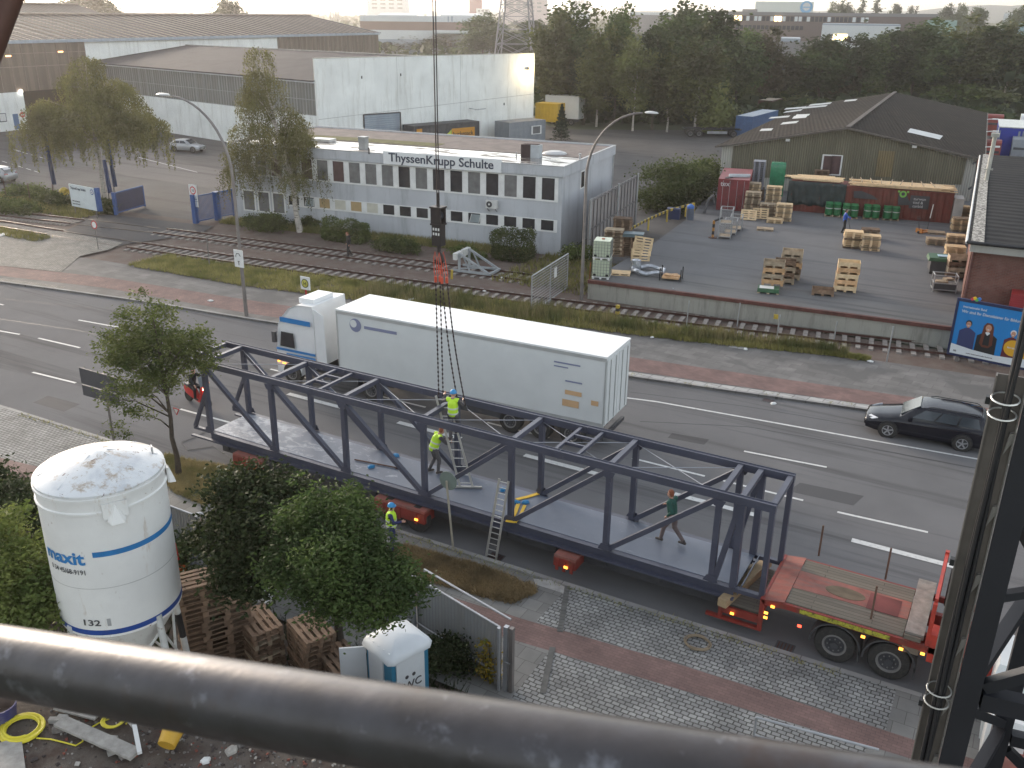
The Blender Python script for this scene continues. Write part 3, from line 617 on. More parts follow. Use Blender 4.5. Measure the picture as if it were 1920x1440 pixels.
mb=MB();mb.extr([cx0+Z(2.15)+fo,cx1+Z(2.55)+fo,sp((1813,296)).to_2d().to_3d()+Z(4.75)+fo,mid+Z(ZR-.14)+fo,cx0+Z(4.85)+fo],-sb*.05);mb.build('cladding',m_olive,shed)
mb=MB();mb.extr([A0+Z(YH)+sb*.2,A0+Z(ZE-.05)+sb*.2,A0+sb*SDp+Z(ZE-.05),A0+sb*SDp+Z(YH)],su*.2);mb.extr([B0+Z(YH)+sb*.2,B0+Z(ZE-.05)+sb*.2,B0+sb*SDp+Z(ZE-.05),B0+sb*SDp+Z(YH)],-su*.2);mb.build('side_wall',m_cream,shed)
m_sroof=ribmat('dark_fibre_roof',(.030,.024,.020),(.048,.040,.034),.35,rough=.95,rot=-math.atan2(su.y,su.x),bmp=.4,dirt=(.022,.02,.018))
fr=-sb*.5
mb=MB();mb.extr([SL+Z(ZE)+fr,mid+Z(ZR)+fr,mid+Z(ZR)+sb*SDp,SL+Z(ZE)+sb*SDp],(0,0,-.07));mb.extr([mid+Z(ZR)+fr,SR+Z(ZE)+fr+su*.1,SR+Z(ZE)+sb*SDp+su*.1,mid+Z(ZR)+sb*SDp],(0,0,-.07));mb.build('roof',m_sroof,shed)
MB().beam(mid+Z(ZR+.05)+fr,mid+Z(ZR+.05)+sb*SDp,.4,.08).build('ridge_cap',M('dark_ridge',(.075,.065,.058),.85,var=.3),shed)
mb=MB();mb.beam(SL+Z(ZE-.06)+fr*1.05,mid+Z(ZR-.06)+fr*1.05,.06,.16);mb.beam(SR+su*.1+Z(ZE-.06)+fr*1.05,mid+Z(ZR-.06)+fr*1.05,.06,.16);mb.beam(SR+su*.16+Z(ZE-.04)+fr,SR+su*.16+Z(ZE-.04)+sb*SDp,.1,.1);mb.build('roof_edge_trim',M('edge_trim',(.12,.105,.09),.8,var=.3),shed)
def on_roof(q,side):
 e=SL if side<0 else SR+su*.1;n=(mid+Z(ZR)-(e+Z(ZE))).cross(sb);d=Vector(ray(q));cmv=Vector(CAM);t=n.dot(e+Z(ZE)-cmv)/n.dot(d);return cmv+d*t
m_skyl=M('skylight_sheet',(.42,.43,.43),.35,var=.2,scale=2)
for qs,side in((((1707,241),(1768,255),(1762,262),(1701,248)),1),(((1428,242),(1450,241),(1446,245),(1424,246)),-1),(((1468,230),(1498,227),(1493,231),(1463,234)),-1),(((1489,218),(1514,217),(1511,221),(1485,223)),-1),(((1494,215),(1519,214),(1516,217),(1491,218)),-1),
(((1446,220),(1482,217),(1478,220),(1441,223)),-1),(((1474,209),(1505,205),(1501,208),(1468,212)),-1),(((1474,203),(1512,200),(1506,203),(1470,206)),-1),(((1508,201),(1552,197),(1548,200),(1504,204)),-1),(((1520,196),(1560,192),(1556,195),(1516,199)),-1),(((1585,188),(1608,186),(1604,189),(1582,191)),-1)):
 MB().extr([on_roof(q,side)+Z(.012)for q in qs],(0,0,.02)).build('skylight',m_skyl,shed)
def on_shed(q0,q1,name,mat,th=.06,parent=None,off_=.09):
 a,b=sp(q0),sp(q1);f_=-sb*off_;mb=MB();mb.extr([Vector((a.x,a.y,b.z))+f_,b+f_,Vector((b.x,b.y,a.z))+f_,a+f_],-sb*th);return mb.build(name,mat,parent or shed)
wd=on_shed((1543,289),(1576,329),'window',m_frame,.05);on_shed((1546,291.5),(1558,326.5),'pane',m_maroon,.02,wd,.145);on_shed((1560.5,291.5),(1573.5,326.5),'pane',m_maroon,.02,wd,.145)
on_shed((1648,282),(1671,332),'patch_panel',ribmat('yellow_olive_corrugated',(.17,.13,.06),(.26,.21,.11),.2,rough=.5,rot=-math.atan2(su.y,su.x),bmp=.8,dirt=(.12,.09,.05)),.03)
for q in((1478,262),(1715,274)):
 p=sp(q)-sb*.25;mb=MB();mb.cbox(p,(.35,.3,.2),math.atan2(su.y,su.x));mb.build('wall_lamp',M('lamp_white',(.7,.7,.68),.4,var=.1),shed)
for q in((1830,303),(1822,350)):
 p=sp(q)-sb*.3;mb=MB();mb.beam(p,p-sb*.45-Z(.1)-su*.2,.12,.12);mb.beam(p+sb*.3,p,.05,.05);mb.build('camera_bracket',m_dgrey,shed)
for k,q in enumerate(((1851,224),(1850,251),(1848,286))):
 s0=SR+su*.1+sb*(36-k*14)+Z(ZE+.05);mb=MB();mb.tube(s0,s0+su*.55+Z(.06),.045);mb.cbox(s0+su*.9+Z(.07),(.6,.24,.14),math.atan2(su.y,su.x));mb.build('wall_lamp',bpy.data.materials['lamp_white'],shed)
    # --- brick building at the right
m_brick=pavers('red_brick',(.16,.062,.045),(.12,.048,.038),(.13,.10,.085),.24,.075,.008,bmp=.3,var=.4)
def brickvert():
 m,t,b=newmat('red_brick_wall');tc=t.nodes.new('ShaderNodeTexCoord');sx=t.nodes.new('ShaderNodeSeparateXYZ');t.links.new(tc.outputs['Object'],sx.inputs[0])
 ad=t.nodes.new('ShaderNodeMath');ad.operation='ADD';t.links.new(sx.outputs[0],ad.inputs[0]);t.links.new(sx.outputs[1],ad.inputs[1]);cb=t.nodes.new('ShaderNodeCombineXYZ');t.links.new(ad.outputs[0],cb.inputs[0]);t.links.new(sx.outputs[2],cb.inputs[1])
 br=t.nodes.new('ShaderNodeTexBrick');t.links.new(cb.outputs[0],br.inputs[0])
 for k,x in(('Color1',(.17,.062,.045,1)),('Color2',(.12,.045,.035,1)),('Mortar',(.15,.11,.09,1)),('Scale',1.0),('Mortar Size',.008),('Brick Width',.25),('Row Height',.08)):br.inputs[k].default_value=x
 c=mixrgb(t,ramp(t,noise(t,.8,6,.7),.45,.75),br.outputs[0],(.20,.11,.09));t.links.new(c,b.inputs[0]);b.inputs['Roughness'].default_value=.9;return m
m_bw=brickvert()
BC=Vector((-2.25,52.85,0));BB=Vector((-3.95,82.9,0));bu=(BB-BC).normalized();be=Vector((.985,-.17,0)).normalized();be=Vector((bu.y,-bu.x,0))
brk=thing('brick_building','dark-roofed red brick building at the right of the pallet yard','building',(0,0,0))
zb=5.2
mb=MB();mb.extr([BC+Z(0),BC+be*22+Z(0),BC+be*22+Z(zb),BC+Z(zb)],bu*.3);mb.extr([BC+Z(0)+bu*.3,BB+Z(0),BB+Z(zb),BC+Z(zb)+bu*.3],be*.3);mb.extr([BB+Z(0)+be*.3,BB+be*22+Z(0),BB+be*22+Z(zb),BB+Z(zb)+be*.3],-bu*.3);mb.build('wall',m_bw,brk)
m_droof=ribmat('dark_felt_roof',(.022,.023,.025),(.032,.033,.036),1.0,rough=.95,slope='Y',bmp=.15,dirt=(.042,.042,.042))
mb=MB();a=BC-be*.25-bu*.9+Z(zb+.1);mb.extr([a,BC+be*22-bu*.9+Z(zb+.1),BB+be*22+Z(zb+.75)+bu*.3,BB-be*.25+Z(zb+.75)+bu*.3],(0,0,-.12));mb.build('roof',m_droof,brk)
mb=MB();mb.extr([a+be*.15+Z(.01),a+be*.75+Z(.01),BB+be*.35+Z(zb+.76),BB-be*.1+Z(zb+.76)],(0,0,.03));mb.build('roof_edge_flashing',M('flaking_flashing',(.50,.48,.43),.8,var=.5,scale=4,dirt=(.12,.11,.10),dlo=.45,dhi=.55),brk)
MB().tube(a-be*.05-Z(.05),BB-be*.3+Z(zb+.65),.07).build('gutter',M('white_gutter',(.6,.6,.58),.5,var=.2),brk)
mb=MB();mb.extr([BC-be*.1-bu*.75+Z(zb-.02),BC+be*22-bu*.75+Z(zb-.02),BC+be*22-bu*.75+Z(zb-.42),BC-be*.1-bu*.75+Z(zb-.42)],bu*.7);mb.build('concrete_fascia',wallmat('stained_concrete',(.38,.37,.33),(.18,.17,.14)),brk)
MB().tube(BC-be*.3-bu*.95+Z(zb+.1),BC+be*22-bu*.95+Z(zb+.1),.08).build('gutter',m_black,brk)
MB().tube(BC-bu*.08+be*.1+Z(1.15),BC-bu*.08+be*.1+Z(zb-.5),.05).build('down_pipe',M('rusty_pipe',(.16,.07,.06),.6,var=.3),brk)
fp=G((1848,344),zb+.3);mb=MB();mb.tube(fp,fp+Z(1.0),.14,.12);mb.cbox(fp+Z(.95),(.55,.1,.1),.2);mb.tube(fp+Z(1.0),fp+Z(3.1),.13);mb.cbox(fp+Z(3.2),(.5,.5,.25));mb.cbox(fp+Z(.05),(.9,.25,.06),-.2);mb.build('flue_pipe',M('flue_cream',(.42,.41,.36),.5,var=.25),brk)
    # ================================================================== TRUSS BRIDGE, LOW LOADER, LORRY, CARS
TX,TY,TZ=-24.94,21.806,1.30;BAY=3.2;TW=1.97;TH=2.77
def steelmat(name,col,rough=.42):
 m,t,b=newmat(name);c=mixrgb(t,ramp(t,noise(t,1.2,5),.3,.7),dk(col,.85),dk(col,1.15))
 c=mixrgb(t,ramp(t,noise(t,5,6,.7),.6,.8),c,dk(col,1.7));t.links.new(c,b.inputs[0]);b.inputs['Roughness'].default_value=rough;b.inputs['Specular IOR Level'].default_value=.6;return m
m_navy=steelmat('navy_steel_paint',(.062,.066,.095))
def deckmat():
 m,t,b=newmat('primed_deck_plate');c=mixrgb(t,ramp(t,noise(t,.7,5),.3,.7),(.115,.135,.175),(.15,.17,.215))
 f=noise(t,1.6,7,.75,stretch=(1,1.8,1),dist=.5);tc=t.nodes.new('ShaderNodeTexCoord');sx=t.nodes.new('ShaderNodeSeparateXYZ');t.links.new(tc.outputs['Object'],sx.inputs[0])
 mr=t.nodes.new('ShaderNodeMapRange');mr.inputs[1].default_value=9;mr.inputs[2].default_value=0;mr.inputs[3].default_value=-.02;mr.inputs[4].default_value=.17;t.links.new(sx.outputs[0],mr.inputs[0])
 ad=t.nodes.new('ShaderNodeMath');ad.operation='ADD';t.links.new(f,ad.inputs[0]);t.links.new(mr.outputs[0],ad.inputs[1])
 c=mixrgb(t,ramp(t,ad.outputs[0],.6,.72),c,(.36,.385,.43));t.links.new(c,b.inputs[0]);b.inputs['Roughness'].default_value=.42;return m
m_deck=deckmat()
tr=thing('steel_truss_bridge','long navy steel footbridge frame with pale deck, resting on the red low loader','truss bridge',(TX,TY,TZ))
XE0,XE1=-.85,20.62;ND=[i*BAY for i in range(7)]+[19.78,20.6]
def navy(name,f):mb=MB();f(mb);return mb.build(name,m_navy,tr)
for y,fs in((0,-1),(TW,1)):
 def ch(mb,y=y,fs=fs):
  mb.beam((XE0,y,TH-.10),(XE1+.08,y,TH-.10),.17,.20);mb.beam((XE0,y+fs*.075,TH+.012),(XE1+.08,y+fs*.075,TH+.012),.02,.024);mb.beam((XE0,y-fs*.075,TH+.012),(XE1+.08,y-fs*.075,TH+.012),.02,.024)
 navy('top_chord',ch)
 def bc(mb,y=y,fs=fs):
  mb.ibeam((-.02,y,-.17),(19.85,y,-.17),.2,.3,.02);mb.beam((XE0,y,-.03),(-.0,y,-.03),.12,.1)
  mb.beam((19.86,y,-.06),(XE1+.07,y,-.06),.16,.12);mb.beam((-.9,y+fs*.12,-.32),(19.9,y+fs*.12,-.32),.12,.06)
 navy('bottom_chord',bc)
 for x in ND[:7]:navy('post',lambda mb,x=x,y=y:mb.beam((x,y,0),(x,y,TH-.2),.16,.16,up=(1,0,0)))
 navy('post',lambda mb,y=y:mb.beam((20.62,y,0),(20.62,y,TH-.2),.16,.14,up=(1,0,0)))
 navy('post',lambda mb,y=y:mb.beam((19.82,y,0),(19.82,y,TH-.2),.2,.18,up=(1,0,0)))
 navy('brace',lambda mb,y=y:mb.beam((XE0+.04,y,.02),(-.06,y,1.5),.12,.12,up=(1,0,0)))
 navy('brace',lambda mb,y=y:mb.beam((19.3,y,.1),(19.75,y,TH-.25),.15,.15,up=(1,0,0)))
 for i in range(6):
  a,b_=(ND[i]+.05,ND[i+1]-.1)if i<3 else(ND[i+1]-.05,ND[i]+.1)
  navy('diagonal',lambda mb,a=a,b_=b_,y=y:mb.beam((a,y,TH-.22),(b_,y,.04),.14,.14))
for x in ND+[XE0+.06]:navy('cross_beam',lambda mb,x=x:mb.beam((x,.085,TH-.075),(x,TW-.085,TH-.075),.15,.15))
for xa,xb in((BAY+1.37,BAY+2.1),(4*BAY+1.4,4*BAY+2.12)):
 def hatch(mb,xa=xa,xb=xb):
  for x in(xa,xb):mb.beam((x,.085,TH-.06),(x,TW-.085,TH-.06),.1,.1)
  for y in(TW*.36,TW*.66):mb.beam((xa+.05,y,TH-.06),(xb-.05,y,TH-.06),.07,.09)
 navy('roof_frame',hatch)
for i in range(6):
 def rods(mb,i=i):
  a,b_=ND[i]+.1,ND[i+1]-.1
  mb.tube((a,.1,TH-.13),(b_,TW-.1,TH-.13),.012,n=6);mb.tube((a,TW-.1,TH-.155),(b_,.1,TH-.155),.012,n=6)
 MB();mb=MB();rods(mb);mb.build('tie_rod',M('bare_rod',(.30,.31,.34),.4,.5,var=.1)if i==0 else bpy.data.materials['bare_rod'],tr)
mb=MB();mb.box(.02,.09,-.04,19.9,TW-.09,-.005);mb.build('deck',m_deck,tr)
mb=MB();mb.extr([(19.92,.1,-.3),(19.92,TW-.1,-.3),(20.02,TW-.1,.05),(20.02,.1,.05)],(.03,0,0));mb.build('end_plate',m_deck,tr)
for y,s in((0,-1),(TW,1)):
 for x in ND[:7]:
  o_=s*.088;MB().extr([(x-.2,y+o_,TH-.21),(x+.2,y+o_,TH-.21),(x+.12,y+o_,TH-.40),(x-.12,y+o_,TH-.40)],(0,s*.012,0)).build('gusset_plate',m_navy,tr);mb=MB();mb.extr([(x-.22,y+o_,.0),(x+.22,y+o_,.0),(x+.12,y+o_,.2),(x-.12,y+o_,.2)],(0,s*.012,0))
  mb.build('gusset_plate',m_navy,tr)
 for x in(1.55*BAY,4.5*BAY):
  mb=MB();mb.beam((x-.15,y+s*.095,TH-.10),(x+.15,y+s*.095,TH-.10),.016,.16);mb.beam((x-.012,y,TH-.10),(x+.012,y,TH-.10),.21,.24);mb.build('splice_plate',m_navy,tr)
for i in range(7):navy('floor_beam',lambda mb,i=i:mb.beam((ND[i],.1,-.17),(ND[i],TW-.1,-.17),.12,.2))
        # --- red low loader (semi-trailer): low bed under the truss, raised neck with plank deck, two axles
m_red=M('chassis_red',(.24,.035,.025),.55,var=.3,scale=1.5,dirt=(.13,.06,.045),dlo=.5,dhi=.75);m_redw=M('worn_red_deck',(.33,.10,.075),.75,var=.4,scale=2,dirt=(.20,.12,.10),dlo=.4,dhi=.7,dirts=(.4,2,1),bmp=.2)
def plankmat(name,c1,c2,w_,axis='Y'):
 m,t,b=newmat(name);tc=t.nodes.new('ShaderNodeTexCoord');wv=t.nodes.new('ShaderNodeTexBrick');t.links.new(tc.outputs['Object'],wv.inputs[0])
 for k,x in(('Color1',rgba(c1)),('Color2',rgba(c2)),('Mortar',(.03,.025,.02,1)),('Scale',1.0),('Mortar Size',.008),('Brick Width',3.0),('Row Height',w_)):wv.inputs[k].default_value=x
 c=mixrgb(t,ramp(t,noise(t,3,6,.7,stretch=(.3,3,1)),.4,.75),wv.outputs[0],dk(c1,.6));t.links.new(c,b.inputs[0]);b.inputs['Roughness'].default_value=.85;bump(t,b,noise(t,8,5,stretch=(.3,4,1)),.4);return m
m_plank=plankmat('weathered_planks',(.19,.165,.13),(.13,.115,.09),.14);m_tyre=M('tyre',(.035,.033,.031),.85,var=.3,scale=6,dirt=(.07,.06,.05));m_rim=M('dusty_rim',(.24,.23,.22),.6,.3,var=.3);m_amber=M('amber_lamp',(1.0,.36,.05),.4,var=0,emit=1.3);m_redl=M('red_lamp',(1.0,.06,.03),.4,var=0,emit=1.8)
ll=thing('low_loader_trailer','red low loader with worn plank neck deck and lit side lamps carrying the navy truss','trailer',(0,0,0))
mb=MB();
for y in(22.1,23.7):mb.beam((-24.6,y,.72),(-5.6,y,.72),.3,.42)
for x in[-24.3+i*1.7 for i in range(12)]:mb.beam((x,21.9,.72),(x,23.9,.72),.14,.2)
mb.build('bed',m_dgrey,ll)
for x0,x1,zt in((-23.5,-22.1,.92),(-17.1,-15.1,.90),(-10.4,-9.68,.88)):
 mb=MB();y0=21.34 if x0>-11 else 21.38
 mb.box(x0,y0,.45 if x0<-11 else.52,x1,22.0,zt-.08,0);mb.box(x0,y0+.02,zt-.079,x1,22.0,zt,1)
 for k in range(3):xx=x0+(x1-x0)*(k+.5)/3;mb.box(xx-.05,y0-.03,.4,xx+.05,y0-.001,zt-.1,0)
 og=mb.build('outrigger',[m_red,m_redw],ll)
 mb=MB();mb.box(x1-.35,y0-.06,.55,x1-.23,y0-.031,.62);mb.build('side_lamp',m_amber,og)
 if x0<-11:
  mb=MB();n_w=2 if x0<-20 else 2
  for k in range(2):
   xx=x0+.5+k*1.1;mb.lathe([(.2,0),(.43,.0),(.46,.04),(.46,.22),(.43,.26),(.2,.26)],20,(xx,21.5,.46),0,'y')
  mb.build('wheel',m_tyre,ll)
mb=MB();mb.box(-5.35,21.62,.5,-4.3,24.1,.72,0);mb.box(-5.3,21.7,.721,-4.32,24.0,.78,1);mb.box(-5.75,21.6,.28,-4.2,21.72,.36,0);mb.box(-5.4,21.58,.36,-5.3,21.72,.78,0);mb.build('rear_step',[m_red,m_plank],ll)
zt=1.4;y0,y1=21.58,24.12
mb=MB();mb.box(-4.3,y0,.3,-4.18,y0+.1,1.34);mb.box(-4.28,y0+.1,.75,-4.2,y1,1.34);mb.extr([(-4.28,y0,1.3),(-3.66,y0,1.38),(1.0,y0,1.38),(1.0,y0,1.2),(-3.6,y0,1.22),(-4.18,y0,1.16)],(0,.09,0));mb.extr([(-4.28,y1-.09,1.3),(-3.66,y1-.09,1.38),(1.0,y1-.09,1.38),(1.0,y1-.09,1.2),(-3.6,y1-.09,1.22),(-4.18,y1-.09,1.16)],(0,.09,0));mb.beam((-4.1,22.3,1.05),(1.6,22.3,1.05),.16,.4);mb.beam((-4.1,23.4,1.05),(1.6,23.4,1.05),.16,.4);mb.build('neck_frame',m_red,ll)
mb=MB();mb.extr([(-4.27,y0+.01,1.30),(-4.27,y1-.01,1.30),(-3.67,y1-.01,1.395),(-3.67,y0+.01,1.395)],(0,0,.02));mb.build('neck_ramp_plate',m_redw,ll)
mb=MB();mb.box(-3.66,y0+.1,1.36,-.72,y0+.9,1.40);mb.box(-3.66,y1-.78,1.36,-.72,y1-.1,1.40);mb.build('plank_deck',m_plank,ll)
mb=MB();mb.prism([(-3.66,y0+.85),(-3.66,y1-.75),(-3.0,y1-.76),(-2.4,y1-.78),(-.72,y1-.78),(-.72,y0+.9),(-2.3,y0+.9)],1.355,1.408);mb.build('centre_plate',m_redw,ll)
mb=MB();mb.lathe([(.52,0),(.52,.008)],24,(0,0,0));o=mb.build('recess_cover',M('sandy_recess',(.17,.13,.085),.9,var=.4),ll);o.location=(-2.35,(y0+y1)/2+.02,1.409);o.scale=(1.0,.5,1)
MB().box(-1.75,22.45,1.409,-.95,23.25,1.415).build('recess_cover',M('dark_red_recess',(.17,.045,.04),.8,var=.4),ll)
mb=MB();mb.box(-.70,y0+.15,1.41,-.25,y1+.3,1.55,0);mb.box(-.7,y0+.05,1.0,-.3,y0+.14,1.5,1);mb.build('timber_pack',[M('pale_timber',(.27,.25,.22),.85,var=.35,scale=4),m_plank],ll)
mb=MB();mb.box(-.2,y0+.02,1.3,-.1,y0+.14,2.6);mb.box(-.2,y1-.05,1.3,-.1,y1+.07,2.75);mb.box(-.19,y0+.14,1.9,-.11,y1-.05,2.7);mb.box(-.1,y0+.0,.95,1.4,y0+.5,1.75);mb.build('headboard',M('bright_red',(.47,.05,.03),.5,var=.2,dirt=(.25,.05,.04)),ll)
mb=MB();mb.lathe([(.2,0),(.48,0),(.52,.05),(.52,.24),(.48,.29),(.2,.29)],24,(0,0,0),0,'x');o=mb.build('spare_wheel',m_tyre,ll);o.location=(.02,23.35,2.15)
for q,z0 in(((1535,1042),1.4),((1660,1086),1.4),((1633,1160),1.4)):
 p=G(q,z0);mb=MB();mb.beam(p,p+Vector((0,0,1.0)),.05,.05);mb.build('stake',M('rusty_stake',(.14,.085,.06),.8,var=.3)if 'rusty_stake' not in bpy.data.materials else bpy.data.materials['rusty_stake'],ll)
def truck_wheel(parent,x,y,r=.53,w_=.3,sg=-1,rim=None,name='wheel'):
 ty=MB().lathe([(r*.55,w_),(r*.55,0),(r*.93,0),(r,.04),(r,w_-.04),(r*.93,w_),(r*.55,w_)],28,(0,0,0),0,'y',caps=False).build(name,m_tyre,parent,smooth=True);ty.location=(x,y if sg<0 else y-w_,r)
 mb=MB();f=.03 if sg<0 else w_-.05;mb.lathe([(r*.56,f),(r*.56,f+.02)],24,(0,0,0),0,'y');mb.lathe([(r*.46,f+.03),(r*.5,f-.035),(r*.59,f-.035),(r*.59,f+.02),(r*.5,f+.02)],24,(0,0,0),1,'y',caps=False);mb.lathe([(r*.2,f-.07*(1 if sg<0 else-1)),(r*.2,f+.01)][::1],12,(0,0,0),0,'y')
 for k in range(8):a=k*PI/4;mb.lathe([(.018,f-.03),(.018,f+.0)],6,(r*.33*math.cos(a),0,r*.33*math.sin(a)),1,'y')
 o=mb.build('rim',rim or[m_dgrey,m_rim],ty);return ty
for x in(-2.28,-.93):
 truck_wheel(ll,x,21.66,.53,.32);truck_wheel(ll,x,24.05,.53,.32,1)
 mb=MB();pts=[(x+.66*math.cos(a),0,.53+.66*math.sin(a))for a in[R(-5+i*190/10)for i in range(11)]]
 pts2=[(x+.62*math.cos(a),0,.53+.62*math.sin(a))for a in[R(-5+i*190/10)for i in range(11)]]
 for i in range(10):mb.add([(p[0],yy,p[2])for yy in(21.62,22.05)for p in(pts[i],pts[i+1],pts2[i+1],pts2[i])],[(0,1,2,3),(7,6,5,4),(0,4,5,1),(1,5,6,2),(2,6,7,3),(3,7,4,0)])
 mb.box(x+.6,21.62,.25,x+.64,22.05,.6);mb.build('mudguard',M('mudguard',(.06,.06,.062),.7,var=.2)if 'mudguard' not in bpy.data.materials else bpy.data.materials['mudguard'],ll)
mb=MB();mb.box(-3.25,21.565,1.235,-1.0,21.579,1.36);mb.build('marker_stripe',M('yellow_stripe',(.45,.42,.05),.6,var=.35,scale=6,dirt=(.12,.11,.03),dlo=.5,dhi=.6),ll)
for x,z,m_ in((-3.95,1.2,m_amber),(-1.62,1.12,m_amber),(-.7,1.1,m_amber),(-.2,1.15,m_amber),(-4.1,.95,m_amber),(-4.1,.8,m_amber),(-3.2,.86,m_redl),(-5.0,.6,m_amber)):
 MB().box(x-.05,21.54,z-.03,x+.05,21.578,z+.03).build('side_lamp',m_,ll)
mb=MB();mb.lathe([(.3,0),(.33,.02),(.33,.95),(.3,.97)],20,(.25,21.95,.75),0,'x');mb.build('fuel_tank',M('tank_metal',(.38,.38,.38),.35,.8,var=.2),ll)
# the lorry hauling it, mostly hidden by the tower at the right edge
lo=thing('haulage_lorry','red lorry cab hauling the low loader, mostly hidden behind the dark steel tower','lorry',(0,0,0))
mb=MB();mb.box(1.2,21.8,.5,4.2,22.1,.8);mb.box(1.2,23.6,.5,4.2,23.9,.8);mb.build('chassis',m_dgrey,lo)
rings=[[(x,21.6,.6),(x,24.1,.6),(x,24.1,z*.6+.6),(x,23.95,z),(x,21.75,z),(x,21.6,z*.6+.6)]for x,z in((2.9,3.3),(3.3,3.5),(4.6,3.45),(5.2,2.9),(5.3,1.4))]
mb=MB().loft(rings);mb.build('cab',m_red,lo);MB().box(3.6,21.58,1.9,4.6,21.595,2.6).build('window',m_glassd,lo)
truck_wheel(lo,4.6,21.62,.5,.3);truck_wheel(lo,4.6,24.05,.5,.3,1);truck_wheel(lo,1.7,21.66,.5,.3)
mb=MB();mb.beam((-5.28,21.45,.9),(-4.75,24.2,.9),.26,.24);ob=mb.build('timber_baulk',M('fresh_baulk',(.40,.29,.17),.8,var=.3,scale=3));tag(ob,'pale timber baulk lying crosswise under the right end of the navy truss','timber')
    # --- passing articulated lorry
m_twhite=M('trailer_white',(.66,.68,.67),.5,var=.06,scale=.8);m_troof=M('trailer_roof_white',(.82,.83,.82),.35,var=.05);m_cabw=M('cab_white',(.78,.79,.79),.3,var=.05);m_cabb=M('cab_blue',(.02,.20,.50),.35,var=.1)
art=thing('articulated_lorry','white box-bodied articulated lorry with blue striped cab passing behind the navy truss','lorry',(-25.1,29.42,0),R(2.5))
BL,BW=12.45,2.5
mb=MB();mb.box(0,0,1.15,BL,BW,3.93);mb.build('box_body',m_twhite,art)
mb=MB();mb.box(-.02,-.02,3.93,BL+.02,BW+.02,4.0);mb.build('roof',m_troof,art)
m_alu=M('alu_trim',(.50,.51,.50),.45,.4,var=.1);mb=MB()
for y in(-.02,BW-.01):mb.box(0,y,3.80,BL,y+.03,3.925);mb.box(0,y,1.1,BL,y+.03,1.25);mb.box(-.01,y,1.25,.05,y+.03,3.8);mb.box(BL-.05,y,1.25,BL+.01,y+.03,3.8)
mb.build('edge_rail',m_alu,art)
mb=MB();mb.box(BL,.06,1.2,BL+.03,1.23,3.85);mb.box(BL,1.27,1.2,BL+.03,2.44,3.85);rd=mb.build('rear_door',m_twhite,art)
mb=MB();
for y in(.35,.9,1.6,2.15):mb.tube((BL+.05,y,1.25),(BL+.05,y,3.8),.018,n=6)
mb.build('lock_rod',m_alu,rd)
mb=MB();mb.box(.6,.9,.85,BL-.2,1.05,1.15);mb.box(.6,1.45,.85,BL-.2,1.6,1.15);mb.box(BL-.15,.1,.5,BL-.02,2.4,.65);mb.box(5,0.03,.55,8.6,.07,.95);mb.build('chassis',m_dgrey,art)
m_tblue=M('marking_blue',(.22,.24,.36),.5,var=.1);m_torange=M('marking_orange',(.62,.40,.22),.5,var=.1)
mb=MB();mb.lathe([(.30,-.025),(.30,-.02)],24,(1.0,0,3.42),0,'y');mb.lathe([(.17,-.03),(.17,-.0255)],24,(.9,0,3.48),1,'y');mb.box(1.45,-.024,3.33,3.1,-.02,3.46,0);lg=mb.build('side_logo',[m_tblue,m_twhite],art)
for x0,x1,z0,z1 in((10.3,11.4,3.42,3.48),(10.3,10.9,3.26,3.31),(10.8,11.5,2.72,2.78)):MB().box(x0,-.024,z0,x1,-.02,z1).build('side_lettering',m_tblue,art)
for x0,x1,z0,z1 in((10.8,11.5,2.2,2.38),(10.7,11.4,1.7,1.98),(11.9,12.2,1.95,2.15)):MB().box(x0,-.024,z0,x1,-.02,z1).build('side_sticker',m_torange,art)
for x in(8.4,9.75,11.1):truck_wheel(art,x,.03,.5,.36);truck_wheel(art,x,2.45,.5,.36,1)
cab=[]
prof=[(-3.55,.45),(-3.55,1.35),(-3.50,1.62),(-3.35,2.75),(-3.2,3.05),(-2.7,3.6),(-2.2,3.82),(-1.35,3.86),(-1.3,3.3),(-1.3,.95),(-2.1,.95),(-2.2,.45)]
def sidep(y,ins):return[(x+(ins if x<-2.5 else 0),y,z-(ins*.4 if z>3 else 0))for x,z in prof]
mb=MB();mb.loft([sidep(.12,.10),sidep(.05,0.02),sidep(2.43,.02),sidep(2.36,.10)]);mb.build('cab',m_cabw,art,smooth=True,ang=30)
MB().extr([(-3.49,.3,1.72),(-3.49,2.18,1.72),(-3.37,2.18,2.72),(-3.37,.3,2.72)],(-.03,0,0)).build('windscreen',m_glassd,art)
MB().extr([(-3.28,.03,1.75),(-2.45,.03,1.75),(-2.5,.03,2.45),(-3.17,.03,2.45)],(0,.015,0)).build('window',m_glassd,art)
for st_ in((-3.18,2.92,-1.5,3.14),(-3.5,1.56,-1.32,1.66),(-2.95,1.04,-1.32,1.46)):MB().box(st_[0],.022,st_[1],st_[2],.045,st_[3]).build('cab_stripe',m_cabb,art)
mb=MB();mb.extr([(-3.31,.3,2.86),(-3.31,2.2,2.86),(-3.24,2.2,3.0),(-3.24,.3,3.0)],(-.05,0,0));MB().box(-3.6,.2,1.4,-3.552,2.3,1.55).build('cab_stripe',m_cabb,art);mb.build('cab_stripe',m_cabb,art)
mb=MB();mb.box(-2.4,.5,3.78,-1.6,1.9,4.02);mb.build('roof_deflector',m_cabw,art)
MB().extr([(-1.28,.06,1.2),(-.75,.10,1.2),(-.8,.10,3.5),(-1.28,.06,3.75)],(0,.04,0)).build('side_fairing',m_cabw,art)
mb=MB();mb.box(-3.25,.65,.55,2.4,.8,.85);mb.box(-3.25,1.7,.55,2.4,1.85,.85);mb.box(-.6,.08,.45,.9,.6,.95);mb.build('chassis',m_dgrey,art)
